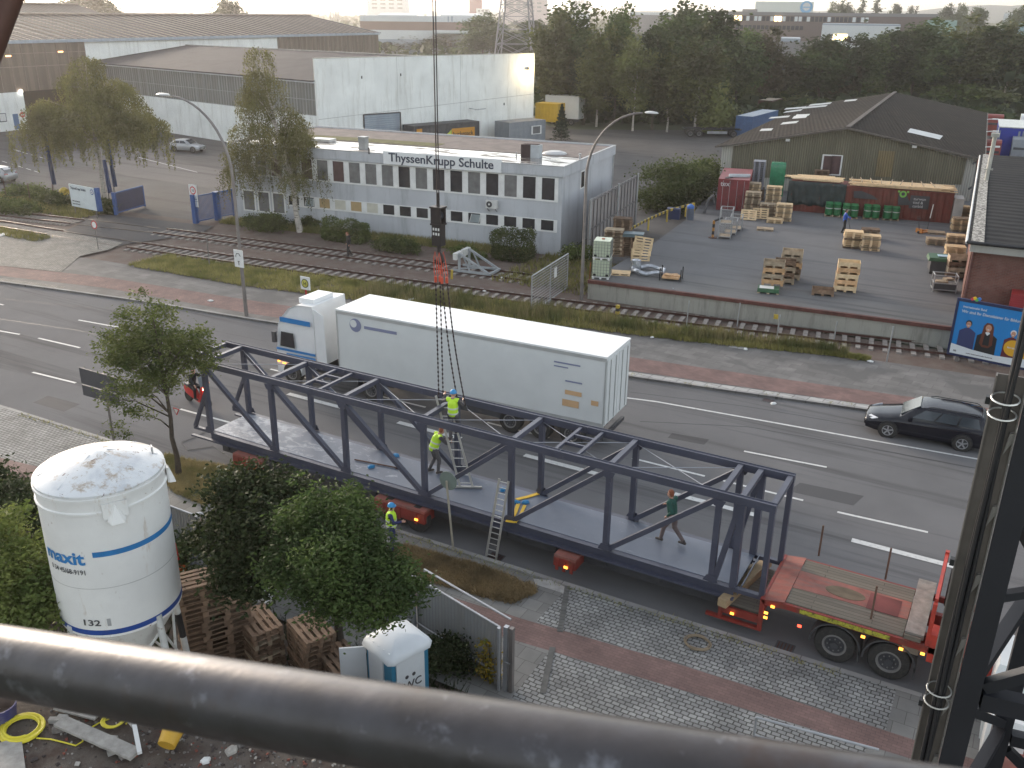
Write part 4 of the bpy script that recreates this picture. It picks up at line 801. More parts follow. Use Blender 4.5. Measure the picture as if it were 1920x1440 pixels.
for x in(-2.75,1.6):truck_wheel(art,x,.05,.5,.34);truck_wheel(art,x,2.45,.5,.34,1)
mb=MB();mb.box(-3.5,.02,.95,-3.38,.045,1.05);mb.build('side_lamp',m_amber,art)
for x,m_ in((-3.1,m_amber),(4.0,m_redl),(7.0,m_amber),(10.6,m_redl)):MB().box(x-.1,-.01,.92,x+.1,.0,.98).build('side_lamp',m_,art)
mb=MB();mb.cbox((-3.45,-.12,2.2),(.18,.14,.5));mb.build('mirror',m_dgrey,art)
    # --- cars
def carwheel(parent,x,y,r=.33,sg=-1,alloy=True):
 ty=MB().lathe([(r*.66,.21),(r*.66,0),(r*.95,0),(r,.03),(r,.18),(r*.95,.21),(r*.66,.21)],28,(0,0,0),0,'y',caps=False).build('wheel',m_tyre,parent,smooth=True);ty.location=(x,y if sg<0 else y-.21,r)
 mb=MB();f=.012 if sg<0 else.2
 mb.lathe([(r*.67,f+.03),(r*.67,f+.05)],24,(0,0,0),1,'y');mb.lathe([(r*.60,f+.04),(r*.60,f-.01),(r*.68,f-.01),(r*.68,f+.04),(r*.60,f+.04)],24,(0,0,0),0,'y',caps=False);mb.lathe([(r*.15,f),(r*.15,f+.03)],12,(0,0,0),0,'y')
 for k in range(5):a=k*2*PI/5+.3;mb.beam((0,f+.01,0),(r*.64*math.cos(a),f+.01,r*.64*math.sin(a)),.05,.03,0,up=(0,1,0))
 mb.build('rim',[m_alloy,m_dgrey],ty);return ty
m_alloy=M('alloy',(.55,.56,.58),.3,.8,var=.05);m_cglass=M('car_glass',(.05,.06,.07),.06,var=.2);m_lampc=M('headlamp_glass',(.6,.62,.65),.15,var=.1)
def car(name,label,loc,rz,paint,L,W,H,hood,ws,rs,tail,wb,fo,group=None,tailz=None,roofx=None):
 """x runs from the nose (0) to the tail (L); hood height, windscreen base/top x, rear glass top/base x"""
 t=thing(name,label,'car',loc,rz,group);h=W/2
 zb=.22
 st=[(0,.45,.62,.82),(.08,.28,.68,.90),(.45,zb,hood-.12,.965),(.9,zb,hood-.04,1.0),(ws[0],zb,hood+.05,1.0),((ws[0]+rs[1])/2,zb,hood+.09,1.0),(rs[1]-.1,zb,hood+.12,1.0),(tail,zb,hood+.10,.985),(L-.12,.26,hood+.02,.95),(L,.42,hood-.12,.88)]
 rings=[]
 for x,z0,z1,k in st:
  w_=h*k;rings.append([(x,-w_*.94,z0),(x,-w_,z0+.14),(x,-w_,z1-.22),(x,-w_*.965,z1-.07),(x,-w_*.86,z1),(x,-w_*.4,z1+.035),(x,w_*.4,z1+.035),(x,w_*.86,z1),(x,w_*.965,z1-.07),(x,w_,z1-.22),(x,w_,z0+.14),(x,w_*.94,z0)])
 body=MB().loft(rings).build('body',paint,t,smooth=True,ang=45)
 cab=[];bz=lambda x:hood+.05+.07*max(0,min(1,(x-ws[0])/(rs[1]-ws[0])))
 for x,z,k in((ws[0]-.02,bz(ws[0])-.02,.86),(ws[0]+(ws[1]-ws[0])*.5,hood+.05+(H-.04-hood)*.56,.82),(ws[1],H-.05,.77),(ws[1]+.45,H,.76),((ws[1]+rs[0])/2+.3,H+.0,.76),(rs[0],H-.05,.75),(rs[0]+(rs[1]-rs[0])*.55,hood+.1+(H-.04-hood)*.45,.79),(rs[1],bz(rs[1])-.03,.84)):
  b_=min(bz(x)-.06,z-.01);w_=h;ww=w_*k
  cab.append([(x,-w_*.93,b_),(x,-(w_*.93+(ww-w_*.93)*.75),b_+(z-b_)*.8),(x,-ww*.93,z-.01),(x,-ww*.5,z+.015),(x,ww*.5,z+.015),(x,ww*.93,z-.01),(x,(w_*.93+(ww-w_*.93)*.75),b_+(z-b_)*.8),(x,w_*.93,b_)])
 MB().loft(cab).build('cabin',paint,t,smooth=True,ang=40)
 def gl(pts,off):MB().extr(pts,off).build('window',m_cglass,t)
 zb_=hood+.09;ztp=H-.13
 MB().extr([(ws[0]+.06,-h*.74,bz(ws[0])+.07),(ws[0]+.06,h*.74,bz(ws[0])+.07),(ws[1]-.04,h*.66,H-.055),(ws[1]-.04,-h*.66,H-.055)],(-.03,0,.035)).build('windscreen',m_cglass,t)
 MB().extr([(rs[1]-.05,-h*.72,bz(rs[1])+.05),(rs[1]-.05,h*.72,bz(rs[1])+.05),(rs[0]+.05,h*.64,H-.10),(rs[0]+.05,-h*.64,H-.10)],(.03,0,.025)).build('rear_window',m_cglass,t)
 n=3 if L>4.5 else 2
 xa0,xa1=ws[0]+.45,rs[1]-.35;tx0,tx1=ws[1]+.12,rs[0]-.05
 for sg in(-1,1):
  for k in range(n):
   f0,f1=k/n,(k+1)/n;g=.035
   bx0,bx1=xa0+(xa1-xa0)*f0+g,xa0+(xa1-xa0)*f1-g;ux0,ux1=tx0+(tx1-tx0)*f0+g,tx0+(tx1-tx0)*f1-g
   MB().extr([(bx0,sg*h*.935,zb_+.06),(bx1,sg*h*.935,zb_+.06),(ux1,sg*h*.80,ztp),(ux0,sg*h*.80,ztp)],(0,sg*.022,.006)).build('window',m_cglass,t)
  for x in(fo,fo+wb):
   mb=MB();mb.lathe([(.385,0),(.385,.012)],28,(x,(-h*1.0-.010)if sg<0 else(h*1.0-.002),.34),0,'y');mb.build('wheel_arch',m_black,t)
   carwheel(t,x,-h-.055 if sg<0 else h+.055,.33,sg)
  MB().extr([(.06,sg*h*.62,.62),(.30,sg*h*.93,.66),(.52,sg*h*.93,.74),(.22,sg*h*.60,.72)],(-.01,sg*.02,.04)).build('headlight',m_lampc,t)
  MB().extr([(L-.02,sg*h*.60,.72),(L-.1,sg*h*.93,.72),(L-.16,sg*h*.93,.92),(L-.06,sg*h*.60,.92)],(.025,0,.0)).build('tail_lamp',M('tail_red',(.3,.02,.02),.3,var=.1)if 'tail_red' not in bpy.data.materials else bpy.data.materials['tail_red'],t)
  mb=MB();mb.cbox((ws[0]+.42,sg*(h+.09),hood+.12),(.14,.2,.13));mb.build('mirror',paint,t)
 MB().box(.005,-h*.55,.33,.05,h*.55,.43).build('grille',m_dgrey,t);MB().extr([(-.012,-.26,.44),(-.012,.26,.44),(.0,.26,.55),(.0,-.26,.55)],(-.012,0,0)).build('number_plate',m_frame,t)
 return t
m_carblk=M('black_car_paint',(.008,.008,.014),.12,var=.1);m_carsil=M('silver_car_paint',(.42,.43,.44),.3,.5,var=.05)
dirc=R(3)
def carplace(fw,rw,W):
 return math.atan2(rw[1]-fw[1],rw[0]-fw[0])
fwp,rwp=(-3.31,37.3),(-.55,37.45);a_=math.atan2(.15,2.76);u_=Vector((math.cos(a_),math.sin(a_),0));n_2=Vector((-u_.y,u_.x,0))
car('estate_car','shiny black estate car driving left in the far lane beside the red bike path',Vector((*fwp,0))-u_*.95+n_2*.91,a_,m_carblk,4.77,1.82,1.50,.98-.1,(1.28,2.05),(4.2,4.62),4.4,2.76,.95)
p=G((384,287));car('hatchback_car','small silver hatchback parked against the white warehouse, behind the drooping birches',(p.x-.6,p.y+.3,0.03),R(195),m_carsil,4.0,1.7,1.42,.86,(1.1,1.85),(3.2,3.85),3.6,2.5,.8)
p=G((-12,345));car('hatchback_car','pale silver car cut off by the left edge above the railway hedge',(p.x-3.2,p.y+.4,.03),R(15),m_carsil,4.2,1.74,1.45,.88,(1.15,1.9),(3.4,4.05),3.8,2.55,.85)
ec=bpy.data.objects['estate_car']
for sg in(-1,1):MB().path([(2.3,sg*.64,1.49),(2.5,sg*.66,1.53),(4.0,sg*.65,1.52),(4.15,sg*.64,1.46)],.018).build('roof_rail',m_black,ec)
    # --- scooter (rider in the people section)
p=G((372,758));sc_=thing('motor_scooter','red motor scooter with a lit headlamp riding past the left end of the truss','scooter',(p.x,p.y,0),R(-8));m_sred=M('scooter_red',(.5,.03,.025),.3,var=.1)
for x in(-.62,.68):
 w_=MB().lathe([(.15,-.05),(.24,-.06),(.26,0),(.24,.06),(.15,.05)],20,(0,0,0),0,'y').build('wheel',m_tyre,sc_,smooth=True);w_.location=(x,0,.26);MB().lathe([(.16,-.03),(.16,.03)],16,(0,0,0),0,'y').build('rim',M('orange_rim',(.6,.16,.05),.5,var=.1)if x<0 else bpy.data.materials['orange_rim'],w_)
mb=MB();mb.loft([[(x,-w,z0),(x,w,z0),(x,w*.7,z1),(x,-w*.7,z1)]for x,w,z0,z1 in((-.85,.06,.55,.7),(-.6,.15,.45,.78),(-.2,.17,.35,.76),(.05,.14,.25,.45),(.3,.16,.22,.32),(.42,.2,.25,.6),(.5,.2,.4,.95),(.58,.12,.6,1.0))]);mb.build('body',m_sred,sc_,smooth=True)
MB().loft([[(x,-w,.77),(x,w,.77),(x,w*.8,.85),(x,-w*.8,.85)]for x,w in((-.75,.1),(-.5,.15),(-.15,.13))]).build('seat',m_black,sc_)
mb=MB();mb.path([(.68,.0,.26),(.62,0,.6),(.5,0,1.02)],.03);mb.path([(.4,-.33,1.05),(.5,0,1.02),(.4,.33,1.05)],.018);mb.build('handlebar',m_dgrey,sc_)
MB().extr([(.54,-.17,.98),(.54,.17,.98),(.38,.13,1.38),(.38,-.13,1.38)],(.015,0,0)).build('windshield',M('tinted_screen',(.10,.12,.14),.1,var=.1),sc_)
MB().lathe([(.09,0),(.07,.05)],16,(.60,0,.86),0,'x').build('headlight',M('lit_headlamp',(1,.85,.6),.4,var=0,emit=12),sc_)
    # ================================================================== TREES, SHRUBS, GRASS
def leafmat(name,c1,c2,c3=None,ns=.5,trans=.25,rough=.7):
 m,t,b=newmat(name);ge=t.nodes.new('ShaderNodeNewGeometry')
 a=mixrgb(t,ge.outputs['Random Per Island'],c1,c2)
 oi=t.nodes.new('ShaderNodeObjectInfo');mp=t.nodes.new('ShaderNodeTexCoord');ad=t.nodes.new('ShaderNodeVectorMath');ad.operation='ADD';t.links.new(mp.outputs['Object'],ad.inputs[0]);t.links.new(oi.outputs['Location'],ad.inputs[1])
 a=mixrgb(t,ramp(t,noise(t,ns,3,.5,vec=ad.outputs[0]),.42,.62),a,c3 or dk(c1,.6))
 hs=t.nodes.new('ShaderNodeHueSaturation');mr=t.nodes.new('ShaderNodeMapRange');mr.inputs[3].default_value=.7;mr.inputs[4].default_value=1.4
 t.links.new(oi.outputs['Random'],mr.inputs[0]);t.links.new(mr.outputs[0],hs.inputs['Value']);t.links.new(a,hs.inputs['Color']);a=hs.outputs[0]
 t.links.new(a,b.inputs['Base Color']);b.inputs['Roughness'].default_value=rough;b.inputs['Specular IOR Level'].default_value=.25
 tr_=t.nodes.new('ShaderNodeBsdfTranslucent');t.links.new(a,tr_.inputs[0]);mx=t.nodes.new('ShaderNodeMixShader');mx.inputs[0].default_value=trans
 t.links.new(b.outputs[0],mx.inputs[1]);t.links.new(tr_.outputs[0],mx.inputs[2]);t.links.new(mx.outputs[0],t.nodes['Material Output'].inputs[0]);return m
m_lwood=leafmat('wood_foliage',(.048,.074,.026),(.10,.132,.045),(.038,.05,.022),.12)
m_lwood2=leafmat('olive_foliage',(.105,.125,.042),(.18,.195,.066),(.08,.085,.036),.15)
m_lwood3=leafmat('brownish_foliage',(.072,.058,.034),(.11,.09,.046),(.05,.05,.026),.15)
m_lbirch=leafmat('birch_foliage',(.14,.14,.05),(.23,.215,.08),(.10,.10,.04),.5,.35)
m_lstreet=leafmat('street_tree_foliage',(.12,.155,.038),(.22,.25,.075),(.085,.12,.032),1.2,.35)
m_lnear=leafmat('near_tree_foliage',(.040,.066,.018),(.088,.125,.036),(.028,.046,.014),1.0,.3)
m_lelder=leafmat('elder_foliage',(.036,.054,.018),(.078,.098,.036),(.026,.040,.013),1.6,.25)
m_lbush=leafmat('bush_foliage',(.075,.100,.028),(.14,.17,.05),(.055,.075,.022),1.0,.3)
m_llight=leafmat('light_leaf',(.10,.13,.02),(.20,.24,.05),(.06,.10,.02),2.0,.35)
m_dry=leafmat('dry_grass',(.27,.20,.10),(.42,.31,.17),(.20,.15,.08),.9,.2);m_grass=leafmat('verge_grass',(.22,.21,.07),(.38,.33,.13),(.16,.165,.05),.7,.25)
m_weed=leafmat('tall_weeds',(.18,.185,.065),(.36,.29,.15),(.13,.145,.05),.8,.2);m_pine=leafmat('spruce_needles',(.020,.035,.022),(.04,.06,.035),None,.8,.1)
m_bark=M('bark',(.075,.06,.045),.95,var=.4,scale=4,bmp=.5,bs=15);m_birchbark=M('birch_bark',(.46,.42,.37),.8,var=.2,scale=2,dirt=(.05,.045,.04),dirts=(.6,.6,4),dlo=.55,dhi=.62)
def leafmesh(name,pts,size,rng,mat,asp=.45,droop=0.0,fold=True):
 """one small bent leaf or leaf clump at every point"""
 n=len(pts);P=np.asarray(pts,dtype=np.float32);th=rng.uniform(0,2*PI,n);el=rng.uniform(-.9,.5,n)-droop
 a=np.stack([np.cos(th)*np.cos(el),np.sin(th)*np.cos(el),np.sin(el)],1);r_=rng.normal(size=(n,3));b=np.cross(a,r_);b/=np.linalg.norm(b,axis=1)[:,None]+1e-6
 s=(size*rng.uniform(.6,1.4,n)).reshape(-1,1);c=np.cross(a,b)
 v=np.empty((n,4,3),dtype=np.float32);v[:,0]=P-a*s;v[:,1]=P+b*s*asp+c*s*.15;v[:,2]=P+a*s;v[:,3]=P-b*s*asp+c*s*.15
 me=bpy.data.meshes.new(name);me.vertices.add(n*4);me.vertices.foreach_set('co',v.ravel());me.loops.add(n*4);me.loops.foreach_set('vertex_index',np.arange(n*4,dtype=np.int32))
 me.polygons.add(n);me.polygons.foreach_set('loop_start',np.arange(0,n*4,4,dtype=np.int32));me.update(calc_edges=True);me.materials.append(mat);return me
def blobpts(blobs,n,rng,clumps=40,spread=.22,inner=.35):
 """points gathered in clumps spread through a set of ellipsoids"""
 B=np.array(blobs,float);w_=B[:,3]*B[:,4]*B[:,5];w_=w_/w_.sum();k=clumps;bi=rng.choice(len(B),k,p=w_)
 d=rng.normal(size=(k,3));d/=np.linalg.norm(d,axis=1)[:,None];r_=rng.uniform(inner,1.0,k)**.6;cc=B[bi,:3]+d*B[bi,3:6]*r_[:,None]
 sz=(B[bi,3:6].mean(1))*spread*rng.uniform(.6,1.5,k);ci=rng.choice(k,n,p=sz**2/np.sum(sz**2))
 off=rng.normal(size=(n,3))*sz[ci][:,None]*np.array([1,1,.62]);return cc[ci]+off,cc
def trunk_mb(h,r,rng,tips,lean=(0,0),wob=.03,nt=6):
 mb=MB();pts=[];
 for i in range(nt+1):
  f=i/nt;pts.append(Vector((lean[0]*f**1.5+rng.normal()*wob*h*.3*(f>0),lean[1]*f**1.5+rng.normal()*wob*h*.3*(f>0),h*f)))
 mb.path(pts,r,8,radii=[r*(1-.8*i/nt)*(1.25 if i==0 else 1)for i in range(nt+1)])
 for tp in tips:
  tp=Vector([float(v)for v in tp]);f=max(.2,min(.9,(tp.z/h)*.72));k=f*nt;i0=int(k);b0=pts[i0].lerp(pts[min(nt,i0+1)],k-i0)
  mid_=b0.lerp(tp,.5)+Vector((0,0,(tp-b0).length*.12));rr=r*(1-.8*f)*.45;mb.path([b0,mid_,tp],rr,5,radii=[rr,rr*.6,rr*.2])
 return mb
def autoblobs(kind,h,w_,rng):
 r=w_/2
 if kind=='oval':return[(rng.uniform(-.3,.3)*r,rng.uniform(-.3,.3)*r,h*z,r*k,r*k,h*.17)for z,k in((.30,.7),(.42,.9),(.55,1.0),(.68,.85),(.80,.62),(.91,.36))]
 if kind=='round':return[(0,0,h*.55,r*.75,r*.75,h*.3)]+[(math.cos(a)*r*.5,math.sin(a)*r*.5,h*z,r*.55,r*.55,h*.22)for a,z in[(i*PI*2/6+rng.uniform(-.4,.4),rng.uniform(.4,.72))for i in range(6)]]+[(0,0,h*.82,r*.5,r*.5,h*.17)]
 if kind=='bush':return[(math.cos(a)*r*.5,math.sin(a)*r*.5,h*z,r*.55,r*.55,h*.35)for a,z in[(i*PI*2/6+rng.uniform(-.4,.4),rng.uniform(.3,.6))for i in range(6)]]+[(0,0,h*.5,r*.6,r*.6,h*.48)]
 if kind=='poplar':return[(0,0,h*z,r*k,r*k,h*.12)for z,k in((.2,.8),(.35,1),(.5,1),(.65,.9),(.8,.7),(.92,.4))]
VAR={}
def variant(key,kind,h,w_,n,leaf,mat,tmat,r,seed,clumps=60,spread=.25,ntips=14,inner=.35):
 rng=np.random.default_rng(seed);bl=autoblobs(kind,h,w_,rng);P,cc=blobpts(bl,n,rng,clumps,spread,inner);kz=h/np.percentile(P[:,2],99.3);kr=(w_/2)/np.percentile(np.hypot(P[:,0],P[:,1]),98);P=P*np.array([kr,kr,kz]);cc=cc*np.array([kr,kr,kz]);P=P[P[:,2]>.15]
 cm=leafmesh('crown',P,leaf,rng,mat,.6);tips=cc[rng.choice(len(cc),ntips)];tm=trunk_mb(h*.88,r,rng,tips).mesh('trunk',tmat);VAR[key]=(cm,tm,h,w_);return key
def plant(key,name,label,cat,loc,h,w_=None,rz=0,group=None):
 cm,tm,h0,w0=VAR[key];t=thing(name,label,cat,loc,rz,group);s=h/h0;sw=(w_/w0)if w_ else s
 for nm,me in(('crown',cm),('trunk',tm)):
  if me is None:continue
  o=bpy.data.objects.new(nm,me);C.objects.link(o);o.parent=t;o.scale=(sw,sw,s)
 return t
for i in range(3):variant('wood%d'%i,('oval','round','oval')[i],15,9,6500,.30,m_lwood,m_bark,.22,10+i,90,.22)
for i in range(2):variant('olive%d'%i,'oval',15,8,6500,.28,m_lwood2,m_birchbark,.15,20+i,80,.22)
variant('brown0','round',12,9,6000,.28,m_lwood3,m_bark,.22,31,80,.24)
for i in range(2):variant('shrub%d'%i,'bush',4,6,3500,.22,(m_lbush,m_lwood2)[i],m_bark,.08,40+i,60,.28,8)
variant('poplar','poplar',18,4,2500,.35,m_lwood,m_bark,.25,50,50,.3)
variant('grove','bush',12,22,7000,.42,m_lwood,m_bark,.3,55,120,.2)
# the line of birches and broad-leaved trees behind the works yard
row=[
(905,118,28,70,'wood1','dark round tree left of the lattice pylon, above the white parapet wall'),
(952,118,62,60,'wood0','dark tree at the foot of the lattice pylon'),
(1038,230,18,88,'olive0','tall olive tree touching the right end of the white warehouse wall'),
(1068,226,12,90,'wood0','tallest dark crown just right of the white warehouse wall'),
(1094,234,60,70,'wood2','dark tree behind the yellow swap body'),
(1118,238,30,80,'olive1','leafy birch with thin pale stem right of the spruce'),
(1150,232,18,74,'wood1','dark upright tree between two pale-stemmed birches'),
(1186,246,68,76,'olive0','slender birch with white trunk standing left of the lamp head'),
(1222,244,52,70,'wood2','dark tree directly behind the right lamp head'),
(1250,248,88,74,'olive1','light green birch with leaning trunk right of the lamp head'),
(1302,252,74,96,'olive0','broad yellowish birch in front of the grove, above the empty chassis'),
(1330,250,150,80,'shrub1','low leafy shrub beside the empty container chassis'),
(1245,215,30,90,'wood0','tree with even dark crown behind the pale birches'),
(1288,214,12,110,'wood1','highest broad dark tree left of the long brick-banded offices'),
(1335,212,16,100,'wood2','dark tree standing in front of the left end of the brick-banded offices'),
(1378,208,50,80,'wood0','dark tree between the brick-banded offices and the grove'),
(1432,204,42,90,'brown0','reddish brown crown in front of the offices, left of the gap'),
(1530,204,56,96,'wood1','round dark tree right of the gap showing the offices'),
(1570,202,60,70,'brown0','tree with rust tinted top before the pale hall'),
(1608,202,52,84,'wood0','pointed dark tree before the pale hall'),
(1655,200,46,80,'wood2','dark tree at the right half of the pale hall'),
(1703,200,28,100,'wood1','large domed dark tree behind the shed ridge'),
(1748,198,60,80,'wood0','dark tree right of the domed tree, above two warm lights'),
(1790,198,30,100,'olive1','bright green bushy crown before the green glass hall'),
(1838,196,44,90,'wood2','dark tree right of the bright green crown'),
(1880,196,32,80,'olive0','tall green tree with pale trunk near the right edge'),
(1915,196,52,80,'wood1','dark tree cut off by the right edge of the photo')]
rg=random.Random(3)
for x,yb,yt,wp,key,lab in row:
 yt+=15 if 1400<x<1770 else 8 if x>1320 else 0
 p=G((x,yb));d=(Vector((*CAM,))-p).length;h=hgt((x,yb),yt);plant(key,'birch_tree' if 'birch' in lab else 'broadleaf_tree',lab,'tree',p,h,wp*d/FPX*1.22,rg.uniform(0,6),'trees behind the works yard')
shr=[(1375,203,165,80,'shrub0','pale willow bush at the left of the river bank bushes'),(1425,200,150,90,'shrub1','light grey-green bush in the bank thicket, left of the shed roof'),(1478,196,148,90,'shrub0','rounded bush on the bank, above the blue container'),
(1520,188,138,80,'shrub1','bush left of the yellow-green one on the bank'),(1562,184,140,70,'shrub0','middle bush above the left roof slope of the shed'),(1600,180,128,80,'shrub1','yellow-green rounded bush above the shed skylights'),(1645,176,140,70,'shrub0','dark bush just left of the shed ridge end'),
(1680,178,130,60,'shrub1','bright bush above the far end of the shed ridge'),(1725,196,150,70,'shrub0','bush right of the shed ridge end'),(1790,206,160,90,'shrub0','wide low bush behind the right roof slope of the shed'),(1860,212,170,90,'shrub1','low bush above the trailers at the right edge'),(1500,215,185,120,'shrub1','broad low bush right behind the blue container')]
for x,yb,yt,wp,key,lab in shr:
 p=G((x,yb));d=(Vector((*CAM,))-p).length;plant(key,'bank_bush',lab,'bush',p,max(2.5,hgt((x,yb),yt)),wp*d/FPX*1.2,rg.uniform(0,6),'bushes on the bank behind the shed')
far=[(770,98,52,95,'wood1','round grey-green tree in front of the far white hall'),(815,100,66,90,'wood0','lower grey tree joined to the round one before the far white hall'),(735,100,78,50,'wood2','small tree right of the glazed hall end'),
(870,104,88,70,'shrub0','low hedge-like bush before the far hall windows'),(1000,112,40,80,'wood2','dark tree behind the right leg of the pylon'),
(45,26,2,32,'wood0','small hazy tree on the skyline by the scaffold tube'),(165,24,-14,95,'wood1','large hazy tree rising behind the long brown roof'),(208,24,4,30,'wood2','small hazy tree right of the large one behind the brown roof'),(432,24,-1,72,'wood1','hazy tree behind the brown roof near the ridge end')]
for x,yb,yt,wp,key,lab in far:
 if yb<60:
  d=420.0;r_=Vector(ray((x,yb)));k=d/HD(r_);p=Vector((r_.x*k,r_.y*k,0));top=CAMZ+ray((x,yt))[2]*d/HD(ray((x,yt)));h=top;wm=wp*d/FPX*1.1
 else:p=G((x,yb));d=(Vector((*CAM,))-p).length;h=hgt((x,yb),yt);wm=wp*d/FPX*1.15
 plant(key,'broadleaf_tree',lab,'tree',p,h,wm,rg.uniform(0,6),'distant trees')
def atdist(x,d,z=0.0):r_=ray((x,40));k=d/HD(r_);return Vector((float(r_[0]*k),float(r_[1]*k),z))
def ztop(x,y,d):r_=ray((x,y));return float(CAMZ+r_[2]*d/HD(r_))
for x,yt,wp,d,key,lab in((1578,-1,16,520,'poplar','dark slim poplar in front of the white box building, right edge of it'),(1614,0,20,620,'poplar','left slim poplar of the pair on the skyline'),(1642,-1,22,620,'poplar','right slim poplar of the pair on the skyline'),(1560,6,30,620,'wood0','small round tree left of the skyline poplars'),(1585,8,30,640,'wood1','small tree next to the skyline poplars'),
(1675,9,24,650,'wood2','lone small tree right of the skyline poplars'),(1708,13,22,650,'wood0','lowest small tree on the skyline above the brick offices'),(1773,11,26,560,'wood1','skyline tree at the right end of the brick offices'),(1798,9,24,560,'wood0','skyline tree beside the red-brown roof at right'),(1828,16,40,520,'wood2','dark skyline tree left of the far hills'),(1906,17,40,500,'wood1','skyline tree at the right edge')):
 plant(key,'broadleaf_tree' if key!='poplar' else 'poplar_tree',lab,'tree',atdist(x,d),max(6,ztop(x,yt,d)),wp*d/FPX*1.1,rg.uniform(0,6),'distant trees')
rng=np.random.default_rng(77);pts=[]
for k in range(4200):
 x=rng.uniform(1000,2100);d=rng.uniform(205,290);q=atdist(x,d);pts.append((q.x,q.y,rng.uniform(0,1)**1.3*(7.5 if x<1380 or x>1600 else 5)))
for k in range(2600):
 x=rng.uniform(1010,1350);d=rng.uniform(150,185);q=atdist(x,d);pts.append((q.x,q.y,rng.uniform(0,1)**1.2*8))
for k in range(2600):
 x=rng.uniform(1330,2050);d=rng.uniform(150,200);q=atdist(x,d);pts.append((q.x,q.y,rng.uniform(0,1)*2.4))
o=bpy.data.objects.new('far_wood',leafmesh('far_wood',pts,1.1,rng,m_lwood,.7));C.objects.link(o);tag(o,'dark wood and scrub massed behind the yards','wood',kind='stuff')
pts=[];szs=[]
for k in range(16000):
 x=rng.uniform(-200,2100);d=330*(2200/330)**rng.uniform(0,1);q=atdist(x,d);z0=(6 if x>1000 else 4.5)+d*.0022;pts.append((q.x,q.y,rng.uniform(0,1)*z0*.8));szs.append(.9+d*.0022)
o=bpy.data.objects.new('distant_greenery',leafmesh('distant_greenery',pts,np.array(szs),rng,m_lwood,.6));C.objects.link(o);tag(o,'hazy greenery covering the plain up to the horizon','wood',kind='stuff')
def weeping(label,base,h,rad,seed,lean=(0,0),nstr=420,top=None,skew=(0,0),leaf=.075,zc=.62,dens=1.0,nu=20):
 rng=np.random.default_rng(seed);t=thing('weeping_birch',label,'tree',base)
 pts=[];tips=[]
 um=[]
 for k in range(nu):
  a=rng.uniform(0,2*PI);f=math.sqrt(rng.uniform(0,1))if k>2 else.15*k;rr=rad*f*.82;zu=h*(zc+(1-zc)*(1-f**1.3)*(rng.uniform(.35,1)if k>2 else 1-.09*k));um.append((math.cos(a)*rr+skew[0]*(.5+.5*zu/h),math.sin(a)*rr+skew[1],zu,rad*rng.uniform(.20,.36)*(1.25-.5*zu/h)));tips.append((um[-1][0],um[-1][1],zu*.98))
 for k in range(nstr):
  ux,uy,uz,ur=um[int(rng.integers(nu))];a=rng.uniform(0,2*PI);g0=math.sqrt(rng.uniform(0,1));x,y=ux+math.cos(a)*ur*g0,uy+math.sin(a)*ur*g0;zt_=uz-ur*.45*g0**2
  ln=rng.uniform(.25,1.0)**1.2*min(h*.34,zt_-h*.12)*(.35+.65*g0);m_=int((8+ln*11)*dens);sx_,sy_=rng.normal()*.10,rng.normal()*.10;zt_-=rng.uniform(0,.3)
  for i in range(m_):
   g=i/m_;w2=.15*(1-g)+.035;pts.append((x+sx_*g*2+math.cos(a)*.25*min(1,g*3)+rng.normal()*w2,y+sy_*g*2+math.sin(a)*.25*min(1,g*3)+rng.normal()*w2,max(.5,zt_-ln*g+rng.normal()*.06)))
 o=bpy.data.objects.new('crown',leafmesh('crown',pts,leaf,rng,m_lbirch,.5,droop=.7));C.objects.link(o);o.parent=t
 trunk_mb(h*.93,h*.014+.03,rng,tips,lean,.015,8).build('trunk',m_birchbark,t,smooth=True);return t
p=G((197,374));weeping('broad weeping birch left of the blue mesh gate, its long strands nearly touching the ground',p,12.2,6.3,101,nstr=1350,skew=(.8,-.4),zc=.56,leaf=.085,dens=1.9,nu=34)
p=G((563,436));weeping('slender weeping birch leaning in front of the office, white trunk bare at the bottom',p,13.4,3.9,102,lean=(-3.4,.3),nstr=1050,skew=(-3.0,.2),zc=.36,leaf=.065,dens=1.7,nu=30)
p=G((1052,263));rng=np.random.default_rng(9);pts=[]
for k in range(2600):
 z=rng.uniform(.04,1)**.9*4.7;layer=(z*2.3)%1;r_=(1-z/4.7)**.85*1.55*(.55+.6*layer);a=rng.uniform(0,2*PI);rr=r_*rng.uniform(.2,1)**.5;pts.append((math.cos(a)*rr,math.sin(a)*rr,z-rr*.12))
t=thing('spruce_tree','small dark spruce with open top standing beside the grey office container','tree',p);o=bpy.data.objects.new('crown',leafmesh('crown',pts,.13,rng,m_pine,.4));C.objects.link(o);o.parent=t;MB().tube((0,0,0),(0,0,4.9),.07,.01,n=6).build('trunk',m_bark,t)
def broad(name,label,base,h,blobs,n,leaf,mat,seed,r,tips=26,lean=(0,0),clumps=150,spread=.2,inner=.3,th=.85,asp=.45,tmat=None):
 rng=np.random.default_rng(seed);t=thing(name,label,'tree',base);P,cc=blobpts(blobs,n,rng,clumps,spread,inner);P=P[P[:,2]>.1]
 o=bpy.data.objects.new('crown',leafmesh('crown',P,leaf,rng,mat,asp));C.objects.link(o);o.parent=t
 ct=cc[cc[:,2]>h*.36];trunk_mb(h*th,r,rng,ct[rng.choice(len(ct),tips)],lean,.012,8).build('trunk',tmat or m_bark,t,smooth=True);return t
